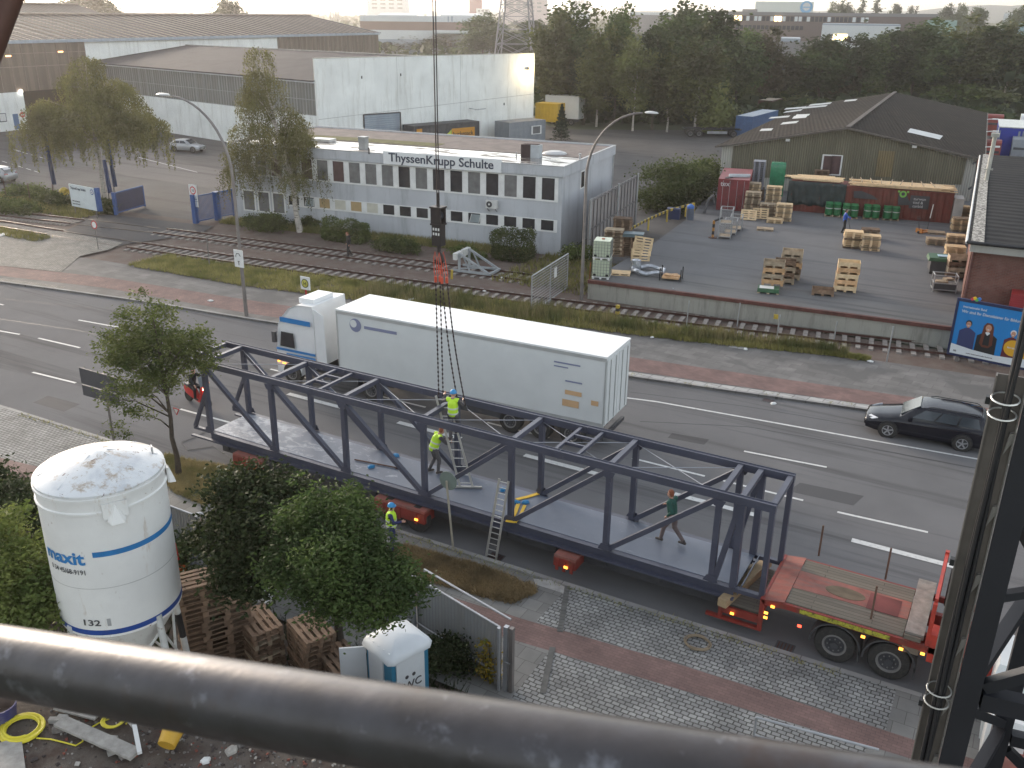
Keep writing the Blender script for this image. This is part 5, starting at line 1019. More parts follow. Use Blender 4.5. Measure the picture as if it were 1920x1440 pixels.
# the two crowded trees behind the pallet stacks
nb=G((640,1290));
def atpx(q,dist):r_=Vector(ray(q));r_=r_/r_.dot(Vector(FW));return Vector((*CAM,))+r_*dist
def pxblobs(lst,base,ks=1.0):
 out=[]
 for x,y,rp,d in lst:
  c=atpx((x,y),d)-base;r_=rp*d/FPX;r_*=ks;out.append((c.x,c.y,c.z,r_,r_,r_*.9))
 return out
bs0=G((335,890),K);ds=(Vector((bs0.x,bs0.y,4))-Vector((*CAM,))).dot(Vector(FW))
broad('street_tree','young street tree with thin straight trunk on the grass plot above the silo',bs0,7.0,pxblobs([(x,y,r_,ds+e)for x,y,r_,e in((262,560,24,0),(255,600,38,.1),(300,600,38,-.2),(240,650,52,.2),(300,650,50,0),(350,640,45,-.3),(385,655,30,.1),(215,690,32,.2),(265,705,46,-.2),(325,700,44,.2),(375,690,36,.1),(215,745,34,-.2),(265,755,38,.2),(315,750,28,0),(205,795,30,.1),(240,810,26,-.1),(222,840,18,0),(395,625,20,.2),(320,575,18,.1),(188,640,20,0),(410,650,16,0),(180,735,16,.1))],bs0,.92),17500,.058,m_lstreet,201,.10,clumps=230,spread=.26,lean=(-.2,0),inner=.25)
b2=Vector((-13.4,15.0,.03));
broad('broadleaf_tree','big dark green tree in front of the truss, hiding a worker in a yellow vest',b2,5.6,pxblobs([(640,980,78,19.3),(585,985,72,19.3),(685,1020,50,18.8),(645,1060,100,18.6),(745,1088,60,18.4),(565,1055,78,18.9),(700,1120,78,18.2),(620,1125,62,18.3),(790,1105,38,18.4),(560,905,30,19.6),(615,893,24,19.6),(655,925,30,19.4),(812,1090,16,18.5),(690,1172,30,18.1)],b2,.80),60000,.05,m_lnear,301,.14,clumps=420,spread=.24,inner=.25)
b1=Vector((-16.9,15.3,.03));
broad('elder_tree','dark rounded elder beside the corrugated fence, left of the big green tree',b1,4.6,pxblobs([(470,930,70,21.2),(430,990,60,20.9),(500,1000,80,20.5),(470,1060,70,20.2),(540,930,60,21.2),(500,890,35,21.5),(420,930,35,21.2),(450,1020,60,20.5)],b1,.86),34000,.055,m_lelder,302,.12,clumps=240,spread=.27,inner=.3,asp=.6)
b0=Vector((-20.2,11.7,.03));
broad('young_maple','light green bushy sapling left of the silo',b0,4.2,pxblobs([(20,1000,55,20.5),(60,1060,50,20.3),(10,1090,60,20),(70,1130,60,19.8),(20,1160,60,19.6),(80,1010,30,20.4),(40,960,28,20.8),(100,1190,40,19.4)],b0),15000,.06,m_lstreet,303,.05,clumps=150,spread=.28)
bq=Vector((-27.5,16.0,.05));
tt=broad('clipped_hedge','dark hedge behind the silo at the left edge',bq,1.6,pxblobs([(20,935,40,27),(60,960,45,26.5),(-30,915,45,28),(95,985,35,26)],bq),11000,.07,m_lelder,304,.05,clumps=120,spread=.3);tt['category']='hedge'
def shrub(name,label,q,w_,d_,h,n,mat,seed,leaf=.08,cat='bush',box=False,clumps=60):
 rng=np.random.default_rng(seed);p=G(q,.05);t=thing(name,label,cat,p,R(6))
 if box:
  P=rng.uniform(-1,1,(n,3));k=rng.integers(0,3,n);sg=rng.choice([-1,1],n);idx=np.arange(n);m_=rng.uniform(size=n)<.75;P[idx[m_],k[m_]]=sg[m_]*rng.uniform(.85,1.05,m_.sum())
  l=np.linalg.norm(P,ord=4,axis=1);P=P/np.maximum(l,1)[:,None]*1.0;P=P*np.array([w_/2,d_/2,h/2])+np.array([0,0,h/2]);P*=1+.10*np.sin(P[:,:1]*3.1+seed)*np.cos(P[:,1:2]*2.7)+.07*np.sin(P[:,2:3]*5+P[:,:1]*4);P+=rng.normal(size=P.shape)*.07
 else:
  P,cc=blobpts([(-w_*.25,0,h*.4,w_*.28,d_*.5,h*.45),(w_*.22,0,h*.45,w_*.3,d_*.5,h*.5),(0,0,h*.5,w_*.3,d_*.5,h*.5)],n,rng,clumps,.25,.3)
 P=P[P[:,2]>0];o=bpy.data.objects.new('leaves',leafmesh('leaves',P,leaf,rng,mat,.6));C.objects.link(o);o.parent=t
 mb=MB()
 for i in range(7):a=i*.9;mb.tube((math.cos(a)*.1,math.sin(a)*.1,0),(math.cos(a)*w_*.25,math.sin(a)*d_*.25,h*.7),.02,.008,n=5)
 mb.build('stem',m_bark,t);return t
shrub('clipped_bush','rounded clipped bush at the right end of the office front',(962,487),2.9,1.7,2.0,7500,m_lbush,401,.06,box=True)
shrub('clipped_bush','boxy clipped bush under the office windows, behind the man in black',(650,452),3.7,1.4,1.5,7500,m_lbush,402,.06,box=True)
shrub('shrub','spreading shrub at the left corner of the office',(497,432),3.8,1.6,1.4,6000,m_lbush,403,.07)
shrub('shrub','loose leafy shrub between the boxy bush and the hook block',(745,472),3.6,1.3,1.0,4500,m_lbush,404,.07)
shrub('shrub','low weeds at the office wall behind the buffer stop',(880,482),3.0,1.0,.8,2500,m_lbush,405,.07)
shrub('shrub','shrub at the foot of the leaning birch',(575,428),2.2,1.0,.9,3000,m_lbush,406,.07)
shrub('shrub','dense green shrub filling the corner beside the dark red container',(1262,395),5.6,5.5,4.3,16000,m_lbush,407,.11,clumps=110)
shrub('shrub','second dense green shrub behind the first, next to the shed corner',(1318,368),5.0,4.5,3.6,10000,m_lbush,408,.11,clumps=90)
shrub('shrub','dark shrub between the grey panel gate and the storage yard',(1080,490),2.2,2.2,1.2,2500,m_lbush,409,.08)
shrub('shrub','bramble bush between the portable toilet and the corrugated gate',(830,1255),1.5,1.1,1.2,3500,m_lelder,410,.05)
shrub('goldenrod','yellow flowering weed in front of the corrugated gate post',(915,1275),.45,.4,1.5,900,leafmat('yellow_flower',(.35,.22,.02),(.10,.13,.03),(.22,.16,.03),4),411,.05)
shrub('shrub','brown-green undergrowth along the corrugated fence behind the pallets',(380,1130),2.6,1.6,1.1,3500,m_lelder,412,.06)
shrub('shrub','ivy and weeds behind the tallest pallet stack',(340,1075),1.6,1.2,1.3,2500,m_lelder,413,.06)
for k,(q,w_,lab)in enumerate((((60,372),7,'railway hedge at the left edge below the flagpoles'),((20,398),6,'green brush beside the tracks at the left edge'),((105,385),4,'brush around the yellow barrel left of the company board'),((200,398),2.6,'shrubs at the blue mesh gate post'))):
 shrub('railway_hedge',lab,q,w_,1.6,1.1,5000,m_lbush,420+k,.10,'hedge')
def tufts(name,pts,hmin,hmax,mat,rng,blades=5,lean=.35,wd=.012):
 P=np.repeat(np.asarray(pts,float),blades,0);n=len(P);P=P+np.stack([rng.normal(size=n)*.05,rng.normal(size=n)*.05,np.zeros(n)],1);h=rng.uniform(hmin,hmax,n);a=rng.uniform(0,2*PI,n);ln=rng.uniform(0,lean,n)*h;b=rng.uniform(0,2*PI,n)
 v=np.empty((n,3,3));w_=wd*(1+h);v[:,0]=P+np.stack([np.cos(a)*w_,np.sin(a)*w_,0*a],1);v[:,1]=P-np.stack([np.cos(a)*w_,np.sin(a)*w_,0*a],1);v[:,2]=P+np.stack([np.cos(b)*ln,np.sin(b)*ln,h],1)
 me=bpy.data.meshes.new(name);me.vertices.add(n*3);me.vertices.foreach_set('co',v.astype(np.float32).ravel());me.loops.add(n*3);me.loops.foreach_set('vertex_index',np.arange(n*3,dtype=np.int32));me.polygons.add(n);me.polygons.foreach_set('loop_start',np.arange(0,n*3,3,dtype=np.int32));me.update(calc_edges=True);me.materials.append(mat)
 o=bpy.data.objects.new(name,me);C.objects.link(o);o['kind']='stuff';return o
def inpoly(x,y,poly):
 c=False;j=len(poly)-1
 for i in range(len(poly)):
  if(poly[i][1]>y)!=(poly[j][1]>y)and x<(poly[j][0]-poly[i][0])*(y-poly[i][1])/(poly[j][1]-poly[i][1])+poly[i][0]:c=not c
  j=i
 return c
def scatter(poly,n,rng,z):
 xs=[p[0]for p in poly];ys=[p[1]for p in poly];out=[]
 while len(out)<n:
  x,y=rng.uniform(min(xs),max(xs)),rng.uniform(min(ys),max(ys))
  if inpoly(x,y,poly):out.append((x,y,z))
 return out
rng=np.random.default_rng(500);vu=lin(vp[1:]);P1_,P2_,P3_=[],[],[]
for k in range(11000):
 x=rng.uniform(-51,-5.5);y=rng.uniform(fs1(x),max(fs1(x)+(vu(x)-fs1(x))*(.75 if x>-19 else 1),fs1(x)+.25));P1_.append((x,y,.13))
tufts('verge_grass',P1_,.08,.32,m_grass,rng,6,.8,.014)
for k in range(2600):
 x=rng.uniform(-34,-6.5);f=rng.beta(2,2.6);y=fs1(x)+.15+(vu(x)-.1-fs1(x))*f*(.72 if x>-19 else 1)
 if rng.uniform()<.25+.75*(math.sin(x*1.3)*.5+.5):P2_.append((x,y,.12))
tufts('tall_weeds',P2_,.25,.85,m_weed,rng,9,.3,.012)
tufts('dry_grass',scatter(vB,3600,rng,K+.01)+scatter([G2(q,K)for q in((410,872),(480,886),(560,950),(420,950))],800,rng,K),.04,.14,m_dry,rng,6,1.6,.012)
tufts('plot_grass',scatter(vA,3600,rng,K+.01),.04,.16,leafmat('plot_grass_leaf',(.26,.215,.10),(.38,.31,.16),(.18,.17,.07),1.2,.2),rng,7,1.4,.01)
P=[]
for k in range(3500):x=rng.uniform(-56,-30);P.append((x,54.0+(x+56)*.125-rng.uniform(.1,1.8),.05))
for k in range(2500):x=rng.uniform(-95,-66.5);P.append((x,rng.uniform(47.2,50.5),.05))
for k in range(2200):x=rng.uniform(-68,-58);P.append((x,rng.uniform(38.0,40.5),.12))if False else None
for k in range(1200):x=rng.uniform(-80,-62);P.append((x,rng.uniform(40.3,41.8),.05))
for k in range(900):x=rng.uniform(-29,-22.5);P.append((x,rng.uniform(49,57),.05))
tufts('railside_weeds',P,.1,.5,m_grass,rng,5,.7,.02)
P=[(x,nky(x)-rng.uniform(.1,.35),K)for x in rng.uniform(-35,-2,700)]+[(x,fky(x)+rng.uniform(-.05,.5),K)for x in rng.uniform(-35,-1,260)if math.sin(x*2)>.3]
tufts('kerb_weeds',P,.03,.10,m_grass,rng,4,.9,.008)
site=[(-40,4),(-40,14.5),(-22,15.6),(-10,15.8),(-9.5,12),(-13,9),(-24,6)]
P=[p for p in scatter(site,5200,rng,.03)if p[1]>11.8-.0*p[0]or p[0]<-21]
tufts('site_weeds',P,.08,.45,m_lelder,rng,6,.7,.02)
    # ================================================================== STORAGE YARD AND ITS THINGS
SH=math.atan2(su.y,su.x)
m_woodf=M('fresh_wood',(.74,.55,.33),.8,var=.2,scale=4,rnd=.18);m_woodw=M('weathered_wood',(.42,.33,.23),.85,var=.35,scale=4,rnd=.3);m_woodd=M('dark_wood',(.20,.13,.085),.9,var=.4,scale=4,rnd=.3);m_woodo=M('orange_wood',(.62,.38,.20),.8,var=.3,scale=4,rnd=.2)
def pallet_mesh(name,mat):
 mb=MB()
 for i in range(5):y=-.4+.05+i*.175;mb.box(-.6,y-.05+(0),.122,.6,y+.055,.144)
 for x in(-.6,-.07,.46):mb.box(x,-.4,.1,x+.14,.4,.1215)
 for x in(-.6,-.07,.46):
  for y in(-.4,-.05,.3):mb.box(x+.002,y,.0225,x+.138,y+.1,.0995)
 for y in(-.4,-.05,.3):mb.box(-.6,y+.001,0,.6,y+.099,.022)
 return mb.mesh(name,mat)
PM={'f':pallet_mesh('pallet',m_woodf),'w':pallet_mesh('pallet',m_woodw),'d':pallet_mesh('pallet',m_woodd),'o':pallet_mesh('pallet',m_woodo)}
def crate_mesh(mat,h=.30):
 mb=MB();mb.box(-.6,-.4,.06,-.58,.4,h);mb.box(.58,-.4,.06,.6,.4,h);mb.box(-.58,-.4,.06,.58,-.38,h);mb.box(-.58,.38,.06,.58,.4,h);mb.box(-.58,-.38,.07,.58,.38,.09)
 for x in(-.6,-.07,.46):mb.box(x,-.395,-.05,x+.14,.395,.059)
 return mb.mesh('wooden_crate',mat)
CM={'o':crate_mesh(m_woodo),'f':crate_mesh(m_woodf),'w':crate_mesh(m_woodw),'d':crate_mesh(m_woodd)}
ORD=['topmost','second from top','third from top','fourth from top','fifth from top','sixth from top','seventh from top','eighth from top','ninth from top','tenth from top','eleventh from top','twelfth from top','thirteenth from top','fourteenth from top','fifteenth from top','sixteenth from top','seventeenth from top','eighteenth from top','nineteenth from top','twentieth from top']
rgp=random.Random(11)
WD={'f':'light','w':'weathered','d':'dark brown','o':'orange-brown'}
def stack(loc,n,kinds,desc,rz=0,group='pallets stacked in the yard',jit=.03,crate=False,dz=None):
 loc=Vector(loc);dz=dz or(.352 if crate else.144)
 for k in range(n):
  kd=kinds[k%len(kinds)];o=bpy.data.objects.new('wooden_crate' if crate else 'pallet',(CM if crate else PM)[kd]);C.objects.link(o)
  o.location=loc+Vector((rgp.uniform(-jit,jit),rgp.uniform(-jit,jit),k*dz+.002+(.06 if crate else 0)));o.rotation_euler=(0,0,rz+rgp.uniform(-.04,.04)+(PI if rgp.random()<.5 else 0))
  nm='crate' if crate else 'pallet'
  tag(o,('%s %s, %s, %s'%(WD[kd],nm,ORD[n-1-k]if n>1 else 'lying alone',desc)),nm,group if not crate else 'open crates stacked in the yard')
Y_=lambda q,z=YH:G(q,z)
stack(Y_((1408,404)),13,'wwdw','grey stack nearest the dark red container',SH)
stack(Y_((1447,396)),14,'wff','light stack behind, touching the green tarpaulin',SH)
stack(Y_((1408,392)),15,'wf','rearmost stack beside the container doors',SH)
stack(Y_((1438,409)),8,'dw','dark stack in the middle of the heap',SH)
stack(Y_((1468,413)),9,'fwf','light stack at the right front of the heap',SH)
stack(Y_((1452,417)),2,'f','low pair lying in front of the heap',SH)
o=bpy.data.objects.new('pallet',PM['f']);C.objects.link(o);o.location=Y_((1403,412))+Vector((0,0,.35));o.rotation_euler=(R(62),0,SH);tag(o,'light pallet leaning upright against the heap near the mesh cage','pallet','pallets stacked in the yard')
o=bpy.data.objects.new('pallet',PM['f']);C.objects.link(o);o.location=Y_((1425,410))+Vector((0,0,.4));o.rotation_euler=(R(80),0,SH+.1);tag(o,'light pallet standing on edge right of the leaning one','pallet','pallets stacked in the yard')
stack(Y_((1434,431)),1,'w','flat on the asphalt right of the mesh cage',SH)
stack(Y_((1597,464)),8,'dfff','left stack before the man in blue',SH,group='pallets stacked in the yard')
stack(Y_((1630,468)),7,'fwff','right front stack before the man in blue',SH)
stack(Y_((1630,447)),5,'dw','dark stack behind the two striped stacks',SH)
stack(Y_((1800,406)),6,'wf','farthest stack along the brick building',SH)
stack(Y_((1798,433)),7,'wff','second stack along the brick building',SH)
stack(Y_((1791,455)),4,'wf','third, low stack along the brick building',SH)
stack(Y_((1788,485)),6,'f','nearest stack along the brick building',SH)
stack(Y_((1753,458)),3,'w','wide low stack left of the brick building stacks',SH)
stack(Y_((1755,438)),1,'w','beside the orange pallet truck',SH)
stack(Vector((-.75,51.6,YH)),6,'f','tidy stack behind the billboard',.02)
stack(Y_((1165,468)),15,'d','dark stack behind the two white tanks',.3)
stack(Y_((1150,478)),12,'dw','brown stack right behind the white tanks',.25)
stack(Y_((1183,480)),9,'d','dark stack under the grey tray',.3)
for k in range(3):
 o=bpy.data.objects.new('pallet',PM['f']);C.objects.link(o);o.location=Y_((1200+k*2,488))+Vector((0,0,.35+k*.38));o.rotation_euler=(R(78),R(4*k),.45);tag(o,('lowest','middle','upper')[k]+' light pallet propped on edge beside the dark stacks','pallet','pallets stacked in the yard')
stack(Y_((1163,514)),1,'f','beside the white tanks on the dock',.3)
stack(Y_((1447,540))+Vector((0,0,.22)),4,'owow','front stack on the green box',SH,crate=True)
mb=MB();mb.box(-.6,-.4,.08,.6,.4,.30,0);mb.box(-.5,-.32,.30,.3,.25,.315,1);
for x in(-.6,-.07,.46):mb.box(x,-.39,0,x+.14,.39,.08,2)
o=mb.build('green_box',[M('green_paint',(.045,.12,.06),.6,var=.3),m_frame,m_woodw],loc=Y_((1440,548)),rz=SH);tag(o,'low green box at the foot of the front crate stack','box')
stack(Y_((1480,522)),5,'wdow','stack behind the green box stack',SH,crate=True)
stack(Y_((1468,530)),4,'wd','middle stack between two crate stacks',SH,crate=True)
stack(Y_((1584,545)),5,'fofo','tall stack alone near the dock edge',SH,crate=True)
stack(Y_((1541,552)),1,'d','left of the tall crate stack',SH,crate=True)
def corr_box(name,label,loc,rz,L,W_,H,mat,cat='container',base=0,rib=.28,doors=None,roof=None,frame=None):
 t=thing(name,label,cat,loc,rz);mb=MB();n=int(L/rib)
 zig=[]
 for i in range(n+1):
  x=.08+(L-.16)*i/n;zig.append((x,.0 if i%2 else.035))
 for sg,y0 in((1,.0),(-1,W_)):
  for(xa,ya),(xb,yb)in zip(zig,zig[1:]):
   for a_,b_ in(((xa,ya),(xa+(xb-xa)*.25,yb)),((xa+(xb-xa)*.25,yb),(xb,yb))):
    mb.quad((a_[0],y0+sg*(a_[1]+.01),base+.12),(b_[0],y0+sg*(b_[1]+.01),base+.12),(b_[0],y0+sg*(b_[1]+.01),base+H-.08),(a_[0],y0+sg*(a_[1]+.01),base+H-.08))
 mb.box(.03,.06,base+.05,L-.03,W_-.06,base+H-.03);mb.build('body',mat,t)
 mb=MB()
 for x in(0,L-.12):
  for y in(0,W_-.12):mb.box(x,y,base,x+.12,y+.12,base+H)
 for z in(base+.002,base+H-.1):
  for y in(.002,W_-.10):mb.box(.12,y,z,L-.12,y+.098,z+.098)
  for x in(.002,L-.10):mb.box(x,.12,z,x+.098,W_-.12,z+.098)
 mb.build('frame',frame or mat,t)
 mb=MB();mb.box(.1,.1,base+H-.029,L-.1,W_-.1,base+H-.012);mb.build('roof',roof or mat,t)
 if doors:
  x0={'x-':-.03,'x+':L}[doors]
  for y0 in(.1,W_/2+.01):
   d=MB().box(x0,y0,base+.12,x0+.03,y0+W_/2-.11,base+H-.12).build('door',mat,t);mb=MB()
   for yy in(y0+.28,y0+W_/2-.4):mb.tube((x0+(-.02 if doors=='x-' else.05),yy,base+.1),(x0+(-.02 if doors=='x-' else.05),yy,base+H-.1),.02,n=6)
   mb.build('lock_rod',m_zinc,d)
 return t
m_dred=M('dark_red_paint',(.20,.025,.03),.55,var=.25,dirt=(.10,.02,.02));m_rcont=M('rust_red_container',(.16,.035,.024),.65,var=.35,scale=1,dirt=(.09,.03,.02),dirts=(1,1,.2));m_bcont=M('blue_container',(.05,.11,.24),.5,var=.2);m_gcont=M('grey_container',(.23,.25,.27),.55,var=.15)
tc_=corr_box('shipping_container','dark red container with closed doors and metal sheets on top, beside the bushes',Y_((1342,393)),SH+PI/2,6.06,2.44,2.5,m_dred,doors='x-')
tc_.location=Y_((1342,393))+Vector((2.44*math.cos(SH),2.44*math.sin(SH),0))
text('tex',.55,(-.045,2.25,1.95),m_frame,tc_,rot=(PI/2,0,-PI/2));
mb=MB();rg2=random.Random(4)
for i in range(8):mb.cbox((1.2+i*.13,.9+rg2.uniform(-.05,.05),2.55+.05*(i%3)),(.11,1.7,.05),R(18)+rg2.uniform(-.06,.06))
o=mb.build('metal_profiles',M('galvanised',(.48,.52,.56),.35,.7,var=.2));o.matrix_world=tc_.matrix_basis.copy();tag(o,'bundle of shiny metal profiles lying on the dark red container','metal profiles')
mb=MB()
for i in range(6):mb.cbox((.5+i*.2,1.8-.1*i,2.53),(.35,.3,.06),i)
o=mb.build('scrap_heap',m_dgrey);o.matrix_world=tc_.matrix_basis.copy();tag(o,'dark scrap left of the metal profiles on the red container roof','scrap')
rcp=Vector((-17.3,76.75,YH));ra_=math.atan2(1.7,11.5)
rc=corr_box('shipping_container','long rust-red container behind the green drums, boards piled on its roof',rcp,ra_,12.19,2.44,2.3,m_rcont)
mb=MB();rg2=random.Random(8)
for s in range(34):
 x=.1+s*.125;
 for j in range(4):pass
def cloth(x0,x1,z0,z1,y,name,mat,parent):
 mb=MB();nx,nz=30,8;vs=[]
 for j in range(nz+1):
  for i in range(nx+1):
   x=x0+(x1-x0)*i/nx;z=z0+(z1-z0)*j/nz+math.sin(i*.9)*.06*(1-j/nz);vs.append((x,y-.06-.05*math.sin(i*1.7+j*.4)-.03*math.sin(i*.8-j),z))
 mb.add(vs,[(j*(nx+1)+i,j*(nx+1)+i+1,(j+1)*(nx+1)+i+1,(j+1)*(nx+1)+i)for j in range(nz)for i in range(nx)]);o=mb.build(name,mat,parent,smooth=True);md=o.modifiers.new('s','SOLIDIFY');md.thickness=.02;return o
o=cloth(-.1,4.35,.55,2.42,0,'tarpaulin',M('dark_green_tarp',(.022,.035,.035),.55,var=.4,scale=3),None);o.location=rcp;o.rotation_euler=(0,0,ra_);tag(o,'dark green tarpaulin hung over the left third of the rust-red container','tarpaulin')
def boards(name,label,x0,x1,z,n,mat,seed,ht=.1,rows=3):
 rgx=random.Random(seed);mb=MB()
 for r_ in range(rows):
  for i in range(n):
   L_=(x1-x0)*rgx.uniform(.55,1);xc=x0+L_/2+rgx.uniform(0,(x1-x0)-L_);mb.cbox((xc,.15+i*2.1/n,z+r_*.06),(L_,.16,.045),rgx.uniform(-.03,.03))
 o=mb.build(name,mat);o.location=rcp;o.rotation_euler=(0,0,ra_);return tag(o,label,'boards')
boards('board_pile','pale boards stacked over the tarpaulin end of the long container',-.6,4.1,2.52,7,m_woodf,1);boards('board_pile','long thin battens piled on the right part of the long container',4.4,12.4,2.38,9,m_woodf,2,rows=4)
mb=MB();
for i in range(9):mb.cbox((4.6+i*.75,1.2,2.68),(.06,2.3,.05),.1*math.sin(i))
o=mb.build('cross_battens',m_woodw);o.location=rcp;o.rotation_euler=(0,0,ra_);tag(o,'short cross battens lying over the long thin battens','battens')
m_chalk=M('chalk_white',(.6,.6,.58),.7,var=.1);mb=MB();mb.box(10.0-.9,-.12,.95,10.0+.5,-.08,1.95);sgn=mb.build('notice_board',m_dgrey,rc)
for k,s in enumerate(('zurwun','tied &','carbid')):text(s,.3,(9.35,-.125,1.6-k*.28),m_chalk,sgn)
mb=MB();mb.prism([(5.0,0),(6.9,0),(6.7,.01),(5.2,.01)],0,1);
MB().extr([(4.9,-.04,1.95),(5.5,-.04,2.0),(6.4,-.04,1.7),(6.8,-.04,1.4),(5.0,-.04,1.4)],(0,-.02,0)).build('graffiti',m_dgrey,rc);MB().extr([(8.2,-.04,2.15),(8.7,-.04,2.2),(9.0,-.04,1.6),(9.3,-.04,1.2),(8.3,-.04,1.1)],(0,-.02,0)).build('graffiti',m_dgrey,rc)
mb=MB();mb.lathe([(.26,-.10),(.26,-.08)],20,(8.55,0,1.98),0,'y');mb.box(8.15,-.1,2.1,8.3,-.08,2.25);mb.box(8.8,-.1,2.1,8.95,-.08,2.25);mb.lathe([(.13,-.12),(.13,-.101)],16,(8.55,0,2.0),1,'y');mb.build('painted_emblem',[M('lime',(.20,.48,.08),.5,var=.1),m_dgrey],rc)
mb=MB();mb.box(11.9,0,.1,11.98,.05,2.2);o=MB().box(12.25,.05,0,12.95,1.8,1.9).build('white_cabinet',M('cabinet_white',(.5,.5,.47),.6,var=.2));o.location=rcp;o.rotation_euler=(0,0,ra_);tag(o,'white cabinet between the rust-red container and the pallet stacks','cabinet')
m_gpl=M('grey_plastic',(.20,.21,.24),.5,var=.15)
mb=MB();mb.box(-.5,-.6,0,.5,.6,.02);mb.box(-.5,-.6,.12,.5,.6,.15)
for x in(-.5,-.08,.34):mb.box(x,-.6,.02,x+.16,.6,.12)
pme=mb.mesh('plastic_pallet',m_gpl);pp_=Vector((-20.9,80.6,YH+.9))
bs_=MB().box(-.6,-.7,0,.6,.7,.9).build('crate_base',m_woodd,loc=(pp_.x,pp_.y,YH),rz=SH);tag(bs_,'dark base under the grey plastic pallets behind the container','crate')
for k in range(15):
 o=bpy.data.objects.new('plastic_pallet',pme);C.objects.link(o);o.location=pp_+Vector((rgp.uniform(-.02,.02),0,k*.155));o.rotation_euler=(0,0,SH);tag(o,'grey plastic pallet, %s, beside the green wrapped pallet'%ORD[14-k],'pallet','grey plastic pallets')
g_=thing('wrapped_pallet','tall load wrapped in green film before the olive shed wall','wrapped load',(-19.4,81.0,YH+.2),SH);
mb=MB();mb.loft([[(x*k,y*k,z)for x,y in((-.62,-.5),(0,-.52),(.62,-.5),(.62,.5),(0,.52),(-.62,.5))]for z,k in((.15,1),(.8,.97),(1.6,1),(2.4,.98),(2.85,1),(2.95,.9))]);mb.build('film',M('green_film',(.03,.22,.11),.25,var=.35,scale=3,dirt=(.12,.35,.22),dlo=.62,dhi=.7),g_,smooth=True);o=bpy.data.objects.new('pallet',pme);C.objects.link(o);o.parent=g_
b_=Vector((-16.9,84.2,YH));
mb=MB();mb.box(-1.2,-.6,0,1.2,.6,1.0);o=mb.build('metal_rack',m_dgrey,loc=b_,rz=SH);tag(o,'dark rack carrying brown pallets in front of the shed door','rack')
stack(b_+Vector((-.1,-.3,1.0)),5,'d','lower pile on the rack beside the shed window',SH);stack(b_+Vector((.45,.35,1.0)),9,'d','taller pile on the rack beside the shed window',SH)
m_drum=M('green_drum',(.02,.15,.05),.35,var=.15);m_drumt=M('drum_lid_green',(.03,.23,.08),.3,var=.15);m_strap=M('white_strap',(.6,.6,.57),.5,var=.1)
prof=[(0,0),(.28,0),(.29,.02),(.285,.28),(.298,.30),(.285,.32),(.285,.58),(.298,.60),(.285,.62),(.285,.86),(.292,.88),(.27,.88),(.265,.86),(0,.86)]
dme=MB().lathe(prof,20,mis=[0]*9+[1]*4).mesh('drum',[m_drum,m_drumt]);lme=MB().lathe([(.292,.50),(.292,.56)],20).mesh('strap',m_strap)
for k,(q,ds)in enumerate((((1560,405),'leftmost'),((1592,408),'second from left'),((1632,410),'third from left'),((1669,412),'rightmost'))):
 b=Y_(q);stack(b,1,'w','under the %s drum group'%ds,SH,jit=0,group='pallets under the drums')
 for i,(dx,dy,w_)in enumerate(((-.29,-.22,'front left'),(.31,-.22,'front right'),(-.29,.38,'rear left'),(.31,.38,'rear right'))):
  c,s=math.cos(SH),math.sin(SH);t=bpy.data.objects.new('drum',dme);C.objects.link(t);t.location=b+Vector((dx*c-dy*s,dx*s+dy*c,.148));tag(t,'green steel drum, %s one of the %s drum group'%(w_,ds),'drum','green drums on pallets')
  o=bpy.data.objects.new('strap',lme);C.objects.link(o);o.parent=t
  lb=MB().lathe([(.291,.62),(.291,.78)],20).mesh('paper',m_strap)if False else None
m_ibc=M('milky_plastic',(.50,.56,.42),.35,var=.1);m_cage=M('cage_grey',(.20,.21,.21),.45,.4,var=.1)
def ibc(label,loc,rz):
 t=thing('liquid_tank',label,'tank',loc,rz,'white tanks in cages');mb=MB();mb.loft([[(x*k,y*k,z)for x,y in((-.46,-.56),(.46,-.56),(.5,-.52),(.5,.52),(.46,.56),(-.46,.56),(-.5,.52),(-.5,-.52))]for z,k in((.16,.97),(.22,1),(1.08,1),(1.14,.96))]);mb.build('bottle',m_ibc,t);MB().tube((0,0,1.13),(0,0,1.19),.1,n=14).build('cap',M('red_cap',(.4,.12,.06),.5)if 'red_cap' not in bpy.data.materials else bpy.data.materials['red_cap'],t)
 mb=MB()
 for i in range(6):
  z=.2+i*.18;mb.path([(-.52,-.58,z),(.52,-.58,z),(.52,.58,z),(-.52,.58,z)],.010,4,closed=True)
 for i in range(7):
  x=-.52+i*1.04/6
  for y in(-.58,.58):mb.tube((x,y,.14),(x,y,1.12),.010,n=4)
  y=-.58+i*1.16/6
  for x2 in(-.52,.52):mb.tube((x2,y,.14),(x2,y,1.12),.010,n=4)
 mb.build('cage',m_cage,t);mb=MB();mb.box(-.52,-.6,.10,.52,.6,.14)
 for x in(-.5,-.06,.38):
  for y in(-.58,-.08,.42):mb.box(x,y,0,x+.12,y+.16,.10)
 mb.build('base',m_frame,t);mb=MB()
 for x,y in((-.44,-.6),(.3,-.6),(.3,.58)):mb.box(x,y,.2,x+.16,y+.02,.32)
 mb.build('corner_pad',m_black,t);return t
ip=Y_((1128,519));ibc('lower white tank in a grey cage on the dock edge beside the lamp mast',ip,.28);ibc('upper white tank in a grey cage, stacked on the other one',ip+Vector((0,0,1.17)),.28)
